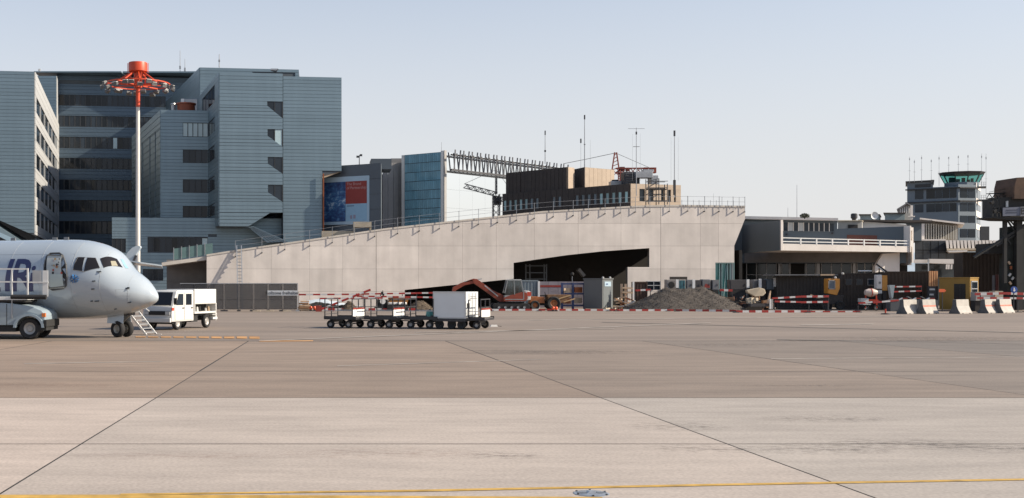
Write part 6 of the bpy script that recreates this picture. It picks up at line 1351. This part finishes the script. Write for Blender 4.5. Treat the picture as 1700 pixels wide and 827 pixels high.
for px, y0, y1, lb in ((1124.5, 464, 478, 'left white post, between the fan cabinet and the cyan door'), (1152, 464, 479, 'white post left of the dark cabinet above the heap'), (1242, 464, 478, 'white post right of the long dark cabinet'), (1262.2, 463, 478, 'white post right of the grey cabinet'), (1289.8, 461.5, 476, 'white board at the left edge of the dark container')):
    t = thing('marker_post', lb, 'post', (X(px, 104.2), 104.2, 0), 0, 'white posts among the cabinets'); m = MB(); wd_ = .28 if px > 1280 else .12; m.bb(-wd_/1, wd_/1, 0, .08, Z(y1, 104.2), Z(y0, 104.2)); m.build('face', white_paint, t); m = MB(); m.bb(-.04, .04, .08, .14, 0, Z(y0, 104.2)-.05); m.build('stake', dark_steel, t)
# scrap between the heap and the dark container
t = thing('scrap_pile', 'low dark pile of rusty bars, boards and rubble right of the gravel heap', 'scrap pile', (X(1232, 100.5), 100.5, 0)); rr = random.Random(9)
m = MB(); 
for k in range(90):
    x_ = rr.uniform(-2.3, 2.4); z_ = rr.uniform(.05, 1.25)*(1-.25*abs(x_)/2.4); p = Vector((x_, rr.uniform(-.9, .9), z_)); d = Vector((rr.uniform(-.8, .8), rr.uniform(-.3, .3), rr.uniform(-.35, .35)))
    mt = [M('rust_bar', (.12, .05, .03), .8, rnd=.4), M('scrap_dark', (.035, .03, .028), .8), M('scrap_dark'), wood, M('rust_bar'), M('scrap_grey', (.2, .2, .2), .7)][k % 6]
    m = MB(); p.z = max(.1, p.z); 
    if k % 3: m.bar(p-d*.5, p+d*.5, rr.uniform(.04, .12))
    else: m.box(p, (rr.uniform(.3, .8), rr.uniform(.3, .6), rr.uniform(.15, .4)), rz=rr.uniform(-.5, .5))
    m.build('scrap_piece', mt, t)
m = MB(); m.bb(-2.2, 2.2, -.3, .9, 0, .7); m.build('dark_base', M('scrap_dark'), t)
t = thing('concrete_slab_piece', 'pale rounded concrete slab leaning on the scrap left of the dark container', 'slab', (X(1256, 98.9), 98.9, 0)); m = MB(); m.prism([(-.85, 0, 1.75), (.3, 0, 1.98), (.75, .1, 1.85), (.88, .15, 1.5), (.6, .1, 1.25), (-.1, 0, 1.2), (-.8, 0, 1.55)], (0, .4, 0)); m.build('slab', conc_b, t, bevel=.06)
m = MB()
for k in range(6): m = MB(); m.box((rr.uniform(-.9, .2), 0, rr.uniform(.65, 1.1)), (.4, .3, .28), rz=k*.5); m.build('rubble', conc_b, t, bevel=.05)
m = MB(); m.bb(-1, .5, 0, .6, 0, .6); m.build('base', M('scrap_dark'), t)
t = thing('wooden_trestle', 'thin wooden trestle right of the pale concrete slab', 'trestle', (X(1277, 98), 98, 0)); m = MB(); m.bar((.1, 0, 1.7), (-.2, 0, .5), .08); m.bar((.1, 0, 1.7), (.05, .2, .4), .08); m.bar((-.15, 0, .7), (.05, .1, .7), .06); m.build('leg', wood_l, t); m = MB(); m.bb(.0, .28, -.1, .15, .15, 1.0); m.build('foot', white_paint, t); m = MB(); m.bb(-1.6, .0, -.05, .6, .35, .6); m.build('plate', M('cab_dark'), t)
container(1293, 1378, 458.5, 103.2, 2.4, M('dark_bronze', (.032, .026, .022), .7, var=.15), 'long near black container with a grey roof edge', pbot=511, rz=-R(10))
t = thing('flat_roof_edge', 'thin grey roof sheet lying on the long near black container', 'roof sheet', (X(1336, 103), 103, Z(458.3, 103)+.03)); m = MB(); m.box((0, 1.1, .07), (X(1394, 103)-X(1290, 103), 2.9, .1)); m.build('sheet', M('cab_grey'), t); m = MB(); m.box((1.9, -.37, .07), (1.3, .05, .13)); m.build('pale_edge', wood_l, t)
mach_y = M('machine_orange', (.55, .24, .04), .5, var=.12)
dg = thing('small_digger', 'small orange digger with a framed cab window at the right end of the dark container', 'digger', (X(1383, 100.5), 100.5, 0))
m = MB(); m.prism([(-.42, 0, 1.45), (.35, 0, 1.3), (.6, 0, 1.9), (.6, 0, 2.75), (-.42, 0, 2.75)], (0, .9, 0)); m.build('cab', mach_y, dg, bevel=.03); m = MB(); m.bb(-.36, .12, -.03, 0, 1.9, 2.55); m.build('window', M('cab_blue'), dg)
for (a, b, c_, e) in ((-.42, .18, 2.55, 2.63), (-.42, .18, 1.82, 1.9), (-.42, -.36, 1.82, 2.63), (.12, .18, 1.82, 2.63)): m = MB(); m.bb(a, b, -.05, 0, c_, e); m.build('window_frame', M('cab_pale'), dg)
m = MB(); m.prism([(-1.2, .1, .5), (.9, .1, .5), (1.0, .1, 1.3), (-.5, .1, 1.4), (-1.2, .1, 1.0)], (0, .9, 0)); m.build('body', M('scrap_dark'), dg, bevel=.04); m = MB(); m.bar((-.45, -.05, 1.2), (-1.4, -.05, 1.1), .12); m.bar((-1.4, -.05, 1.1), (-2.0, -.05, 1.35), .1); m.build('arm', wood_l, dg)
for x_ in (-.7, .6): wheel('wheel', (x_, 0, .4), .4, .3, (0, -1, 0), dg, M('scrap_dark'), .5)
for px, py in ((.2, 2.85), (.85, 3.2)): m = MB(); m.lathe([(0, -.1), (.1, -.06), (.12, .04), (0, .1)], n=10); m.build('work_lamp', veh_white, dg, loc=(px, 0, py))
m = MB(); m.bar((.6, .1, 2.7), (.85, .0, 3.15), .05); m.build('lamp_arm', dark_steel, dg)
hut = container(1394, 1456, 454, 102.6, 2.4, M('hut_brown', (.055, .04, .03), .75, var=.2), 'dark brown site hut with three small windows', 'site_hut', cat='hut', rz=-R(12))
hx = hut.location.x
for px in (1406, 1423, 1441):
    a, b = (X(px, 102.5)-hx)*.98, (X(px+9, 102.5)-hx)*.98; m = MB(); m.bb(a-.05, b+.05, -.07, -.04, Z(473, 102.5)-.05, Z(464, 102.5)+.05); wf = m.build('window', M('cab_pale') if px > 1430 else M('hut_trim', (.09, .07, .055)), hut); m = MB(); m.bb(a, b, -.08, -.071, Z(473, 102.5), Z(464, 102.5)); m.build('pane', dark_glass, wf)
t = thing('roof_tube', 'white pipe lying along the roof of the brown site hut', 'pipe', (X(1437, 102.3), 102.3, Z(453.7, 102.3)+.02)); m = MB(); m.cyl((-.65, 0, .18), (.55, 0, .18), .055, n=10); m.build('pipe', white_paint, t); m = MB(); m.box((-.4, 0, .06), (.08, .1, .12)); m.box((.3, 0, .06), (.08, .1, .12)); m.build('bracket', dark_steel, t)
mixr = thing('concrete_mixer', 'pinkish white drum concrete mixer on a dark frame before the brown hut', 'mixer', (X(1446, 98.6), 98.6, 0)); m = MB(); m.lathe([(0, -.5), (.22, -.5), (.34, -.2), (.34, .15), (.2, .5), (.17, .5)], n=18, axis='X'); m.build('drum', M('drum_pinkish', (.62, .5, .42), .5, var=.1), mixr, smooth=True, loc=(0, 0, 1.55)); m = MB(); m.lathe([(.345, -.06), (.37, -.06), (.37, .0), (.345, .0)], n=18, axis='X'); m.build('drum_band', lamp_red, mixr, loc=(0, 0, 1.55))
m = MB(); m.bar((-.5, 0, .2), (-.45, 0, 1.4), .09); m.bar((.5, 0, .2), (.45, 0, 1.4), .09); m.bar((-.6, 0, .9), (.6, 0, .9), .1); m.build('frame', lamp_red, mixr); m = MB(); m.bb(-.9, -.25, -.1, .5, .75, 1.05); m.build('white_tray', veh_white, mixr); m = MB(); m.bb(-.75, -.1, -.2, .5, .5, .58); m.build('lower_tray', veh_white, mixr)
for s_ in (-.45, .45): wheel('wheel', (s_, 0, .25), .25, .12, (0, -1, 0), mixr, rimw, .5)
t = thing('white_tank', 'upright white tank beside an orange box left of the long brown container', 'tank', (X(1460, 100.5), 100.5, 0)); m = MB(); m.bb(-.24, .24, 0, .5, 1.85, 3.1); m.build('body', white_conc, t, bevel=.06); m = MB(); m.bb(-.2, .2, .02, .4, 0, 1.85); m.build('stand', M('scrap_dark'), t); m = MB(); m.bb(-.22, .22, -.02, .4, 1.45, 1.75); m.build('lower_box', veh_white, t); m = MB(); m.lathe([(0, -.03), (.11, -.03), (0, .0)], n=12, axis='Y'); m.build('dial', M('seal_grey'), t, loc=(.02, 0, 2.4))
t = thing('orange_cabinet', 'orange box right of the upright white tank', 'cabinet', (X(1468.6, 100.6), 100.6, 0)); m = MB(); m.bb(-.22, .25, 0, .5, 1.7, 3.05); m.build('body', mach_y, t, bevel=.03); m = MB(); m.bb(-.15, .15, .05, .4, 0, 1.7); m.build('stand', M('scrap_dark'), t)
t = thing('leaning_boards', 'white boards leaning above the orange box', 'boards', (X(1468, 101.6), 101.6, 2.9)); m = MB(); m.bar((-.5, 0, .85), (.35, 0, .2), .2, .06); m.build('board', white_paint, t); m = MB(); m.bar((-.65, .1, 1.15), (.5, .1, .3), .12); m.build('beam', M('scrap_dark'), t); m = MB(); m.bar((-.4, .1, 0), (-.4, .1, .8), .08); m.build('post', M('scrap_dark'), t)
brown_c = M('container_brown', (.06, .036, .02), .7, var=.15, ns=1); container(1473, 1546, 451, 101, 2.4, brown_c, 'long brown container behind the concrete barriers', rz=-R(11))
t = thing('hopper', 'pale blue grey V shaped hopper in front of the long brown container', 'hopper', (X(1481.5, 97.5), 97.5, 0)); m = MB(); m.prism([(-.25, 0, 2.2), (.22, 0, 2.2), (.06, 0, 1.1), (-.06, 0, 1.1)], (0, .4, 0)); m.build('funnel', M('hopper_blue', (.28, .33, .35), .5), t); m = MB(); m.bar((0, .2, .1), (0, .2, 1.1), .12); m.box((.1, .1, .95), (.6, .4, .12)); m.build('stand', M('cab_grey'), t)
t = thing('upright_boards', 'four orange timber boards standing upright left of the yellow booth', 'boards', (X(1550, 98.6), 98.6, 0))
for k in range(4): m = MB(); m.bb(-.36+k*.2, -.24+k*.2, 0, .15, 2.1, 3.4); m.build('board', M('orange_timber', (.58, .30, .14), .7, var=.15, rnd=.1), t)
m = MB(); m.bb(-.4, .4, .05, .3, 1.2, 2.1); m.build('dark_case', M('cab_dark'), t); m = MB(); m.bb(-.35, .1, -.02, .05, 1.75, 1.9); m.bb(-.35, .0, -.02, .05, 1.3, 1.45); m.build('white_label', veh_white, t); m = MB(); m.bb(-.4, .4, .05, .5, 0, 1.2); m.build('plinth', M('cab_dark'), t)
t = thing('site_bench', 'low grey rubble trough with white scraps behind the left barriers', 'trough', (X(1520, 96), 96, 0)); m = MB(); m.bb(-2.1, 1.9, 0, .8, .0, .95); m.build('trough', M('trough_grey', (.07, .075, .085), .7), t)
for k in range(8): m = MB(); m.box((-1.2+k*.38, .2, 1.02+.06*(k % 3)), (.4, .2, .07), rot=Matrix.Rotation(.5*(k % 3-1), 3, 'Y')); m.build('scrap', [veh_white, M('strip_red'), M('cab_grey')][k % 3], t)
# yellow ticket booth
V_ = Vector((.75, .66, 0)); yb = thing('yellow_booth', 'mustard yellow booth with one sunlit end behind the concrete barriers', 'booth', (X(1610.5, 96.5), 96.5, 0), math.atan2(V_.y, V_.x))
mus = M('mustard_paint', (.27, .15, .02), .5, var=.1, ns=1.5); bh = Z(462, 97)
# local x runs along the sunlit end, local y back along the shaded long side
m = MB(); m.bb(.0, 1.95, 0, 2.45, .1, bh); m.build('shell', mus, yb, bevel=.05)
m = MB(); m.bb(-.03, 1.98, -.03, 2.5, bh-.02, bh+.08); m.build('roof', mus, yb, bevel=.03); m = MB(); m.bb(.25, 1.55, -.03, 0, 1.35, 2.45); m.build('end_window', dark_glass, yb)
for (a, b, c_, e) in ((.18, 1.62, 2.45, 2.55), (.18, 1.62, 1.28, 1.36), (.18, .26, 1.28, 2.55), (1.54, 1.62, 1.28, 2.55), (.26, 1.54, 1.85, 1.92)): m = MB(); m.bb(a, b, -.05, 0, c_, e); m.build('window_frame', grey_steel, yb)
m = MB(); m.bb(-.03, 0, .35, 1.25, .95, 2.3); m.build('side_window', dark_glass, yb)
m = MB(); m.bb(-.035, -.031, .75, .8, .95, 2.3); m.build('window_bar', M('scrap_dark'), yb); m = MB(); m.bb(.05, .3, -.06, 0, .3, 1.2); m.build('handle_strip', M('rust_paint'), yb)
t = thing('arrow_sign', 'small orange arrow sign on the shaded side of the yellow booth', 'sign', tuple(Vector((X(1565, 95.3), 95.3, Z(482.5, 95.3))))); m = MB(); m.prism([(-.3, 0, -.13), (.15, 0, -.13), (.3, 0, 0), (.15, 0, .13), (-.3, 0, .13)], (0, .04, 0)); m.build('arrow', M('arrow_orange', (.7, .13, .04), .5), t); m = MB(); m.bar((0, .06, -Z(482.5, 95.3)), (0, .06, 0), .06); m.build('post', dark_steel, t)
# concrete barriers
bar_c = M('barrier_concrete', (.40, .375, .34), .85, var=.12, ns=2, rnd=.06); Ax = Vector((.81, .59, 0)); brz = math.atan2(Ax.y, Ax.x)
def make_barrier():
    t = thing('concrete_barrier', 'leftmost concrete barrier, plain, standing apart', 'concrete barrier', (0, 0, 0), brz, 'concrete barriers'); hw_ = [(-.42, 0), (-.42, .1), (-.3, .28), (-.17, .6), (-.13, 1.1), (.13, 1.1), (.17, .6), (.3, .28), (.42, .1), (.42, 0)]
    m = MB(); m.yz(hw_, 0, 2.0); m.build('body', bar_c, t, bevel=.015); m = MB(); m.yz([(y*.97, .015+z*.975) for y, z in hw_], -.012, 0.001); m.build('end_shade', M('shaded_end_concrete', (.10, .105, .11), .9, var=.25, ns=4), t); m = MB(); m.bb(.3, .55, -.43, .43, 0.0, .05); m.bb(1.45, 1.7, -.43, .43, 0.0, .05); m.build('fork_slot', under, t); return t  # shade of the left end put into the colour of a thin plate
def stripe_on(t): m = MB(); m.prism([(.02, -.185, .52), (1.98, -.185, .52), (1.98, -.165, .66), (.02, -.165, .66)], (0, -.012, 0)); m.build('red_stripe', M('faded_red_stripe', (.50, .17, .12), .8, var=.2, ns=3), t)
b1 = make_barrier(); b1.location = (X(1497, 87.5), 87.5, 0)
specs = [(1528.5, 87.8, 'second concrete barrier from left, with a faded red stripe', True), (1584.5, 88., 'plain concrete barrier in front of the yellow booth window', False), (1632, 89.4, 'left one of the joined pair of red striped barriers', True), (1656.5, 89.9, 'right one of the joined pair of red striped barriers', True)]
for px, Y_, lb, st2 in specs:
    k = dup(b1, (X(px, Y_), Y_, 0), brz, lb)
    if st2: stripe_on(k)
t = thing('red_post', 'short red post on a black foot left of the concrete barriers', 'bollard', (X(1470, 86.5), 86.5, 0)); m = MB(); m.cyl((0, 0, .08), (0, 0, .42), .06, n=10); m.build('post', lamp_red, t); m = MB(); m.lathe([(0, 0), (.34, 0), (.3, .07), (.1, .1), (0, .1)], n=14); m.build('foot', rubber, t)
# brown shed and dark steel gantry at the right edge
shed = container(1604, 1690, 419, 103.5, 3, M('shed_brown', (.035, .022, .013), .75, var=.2, ns=1), 'tall dark brown shed below the steel gantry at the right edge', 'brown_shed', cat='shed', rz=-R(14))
t = thing('red_pipe', 'short red pipe standing in front of the tall brown shed', 'pipe', (X(1655, 101), 101, 0)); m = MB(); m.cyl((0, 0, 0), (0, 0, Z(456, 101)), .14, n=10); m.build('pipe', M('dark_red'), t); m = MB(); m.bb(-.35, -.2, -.1, .1, 0, Z(457, 101)); m.build('bracket', M('cab_grey'), t)
t = thing('material_crate', 'beige crates stacked behind the joined barriers', 'crate', (X(1643, 95.5), 95.5, 0)); m = MB(); m.bb(-1.15, .4, 0, .8, .9, 1.62); m.build('crate', M('pale_roof_wall'), t); m = MB(); m.bb(.42, 1.1, -.05, .8, .9, 1.7); m.build('crate', conc_b, t); m = MB(); m.bb(-1.15, 1.1, .1, .8, 0, .9); m.build('pallet', M('scrap_dark'), t)
t = thing('blue_sign', 'small round blue sign with a white arrow at the right edge', 'sign', (X(1683.5, 92), 92, Z(481, 92))); m = MB(); m.cyl((0, -.02, 0), (0, .02, 0), .27, n=20); m.build('disc', M('sign_blue', (.02, .07, .28), .5), t); m = MB(); m.prism([(-.05, -.035, .16), (.03, -.035, .16), (.03, -.035, .0), (.12, -.035, -.02), (-.02, -.035, -.18), (-.1, -.035, -.02), (-.05, -.035, 0)], (0, .012, 0)); m.build('arrow', white_paint, t); m = MB(); m.bar((0, .05, -Z(481, 92)), (0, .05, .2), .06); m.build('post', dark_steel, t)
GYy = 98.; gn = thing('steel_gantry', 'dark steel gantry with a cabin, railed platform and grey sign at the right edge', 'gantry', (X(1690, GYy), GYy, 0)); gof = -Vector(gn.location); gdk = M('gantry_dark', (.022, .022, .021), .7, var=.2)
def gpoly(name, pts, mat, dy, d): q = MB(); q.prism([(X(a, GYy), GYy+dy, max(0, Z(b, GYy))) for a, b in pts], (0, d, 0)); k = q.build(name, mat, gn); k.location = gof; return k
gpoly('upper_housing', [(1688, 295), (1730, 293), (1730, 330), (1684, 330), (1684.5, 309)], M('gantry_rust', (.09, .05, .03), .75, var=.3), 0, 3)
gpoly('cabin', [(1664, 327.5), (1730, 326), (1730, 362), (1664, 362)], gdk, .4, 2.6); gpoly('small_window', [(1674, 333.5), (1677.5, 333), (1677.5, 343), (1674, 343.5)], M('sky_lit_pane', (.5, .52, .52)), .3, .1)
gpoly('sign_board', [(1664.5, 345), (1695, 343.5), (1695, 358), (1664.5, 359)], M('gantry_sign', (.13, .145, .19), .6), -.05, .08); gpoly('sign_end', [(1693, 343.5), (1730, 342), (1730, 358.5), (1693, 359)], M('gantry_sign_end', (.19, .2, .22), .6), -.09, .08)
k = text_mesh('lettering', 'B', .82, M('sign_black', (.012, .012, .014)), gn, Vector((X(1697.5, GYy), GYy-.1, Z(351, GYy)))+gof, (R(90), 0, 0), .003)
for yy in (348.5, 352.5): gpoly('sign_line', [(1670, yy), (1688, yy-.6), (1688, yy+.7), (1670, yy+1.3)], M('sign_line_dark', (.05, .06, .09)), -.07, .015)
q = MB()
for a, b, c_, e in ((1651.5, 328, 1651.5, 361), (1658.5, 328, 1658.5, 361), (1664, 328, 1664, 361), (1651.5, 329, 1665, 328), (1651.5, 346, 1665, 345.5), (1651.5, 353, 1665, 352.5)): q.bar((X(a, GYy), GYy+.3, Z(b, GYy)), (X(c_, GYy), GYy+.3, Z(e, GYy)), .09)
k = q.build('platform_rail', gdk, gn); k.location = gof
gpoly('platform', [(1651, 359.5), (1730, 361), (1730, 365.5), (1672, 364.5), (1651, 361.5)], gdk, .2, 2.5)
for a, b in ((1647, 335), (1651.5, 349)): gpoly('floodlight', [(a, b), (a+5.5, b-3), (a+6, b+2), (a+2.5, b+4)], gdk, .2, .3)
q = MB()
for a, b, c_, e, w_ in ((1682, 362, 1682, 470, .28), (1704, 360, 1704, 515, .5), (1630, 427, 1716, 372, .2), (1668, 408, 1716, 378, .13), (1686, 364, 1704, 392, .12), (1690, 364, 1704, 380, .1), (1684, 392, 1692, 405, .1)): q.bar((X(a, GYy), GYy+1.2, Z(b, GYy)), (X(c_, GYy), GYy+1.2, max(0, Z(e, GYy))), w_)
k = q.build('lattice_leg', gdk, gn); k.location = gof
gpoly('leg_cladding', [(1690, 376), (1730, 370), (1730, 515), (1690, 515)], M('gantry_green', (.025, .03, .026), .8, var=.3), 1.5, 1.2); gpoly('base_block', [(1664, 403), (1692, 402), (1692, 420), (1664, 420)], gdk, 2, 2)
q = MB(); lattice(q, (X(1640, 99.5), 99.5, Z(325.5, 99.5)), (X(1684, 99.5), 99.5, Z(324.5, 99.5)), .42, 9, r=.03); q.tube([(X(1684, 99.5), 99.5, Z(308, 99.5)), (X(1676, 99.5), 99.5, Z(312, 99.5)), (X(1642, 99.5), 99.5, Z(319, 99.5))], .015, 4); k = q.build('truss_arm', gdk, gn); k.location = gof
for i, (a, b) in enumerate(((1691, 436), (1694, 444), (1697, 462), (1693, 470), (1699, 478), (1692, 456))): q = MB(); q.box((X(a, GYy)+gof.x, 1.35, Z(b, GYy)), (.16, .1, .28), rot=Matrix.Rotation(.6*(i % 3-1), 3, 'Y')); q.build('leaf_scrap', [M('pale_timber'), M('rust_paint'), veh_white][i % 3], gn)
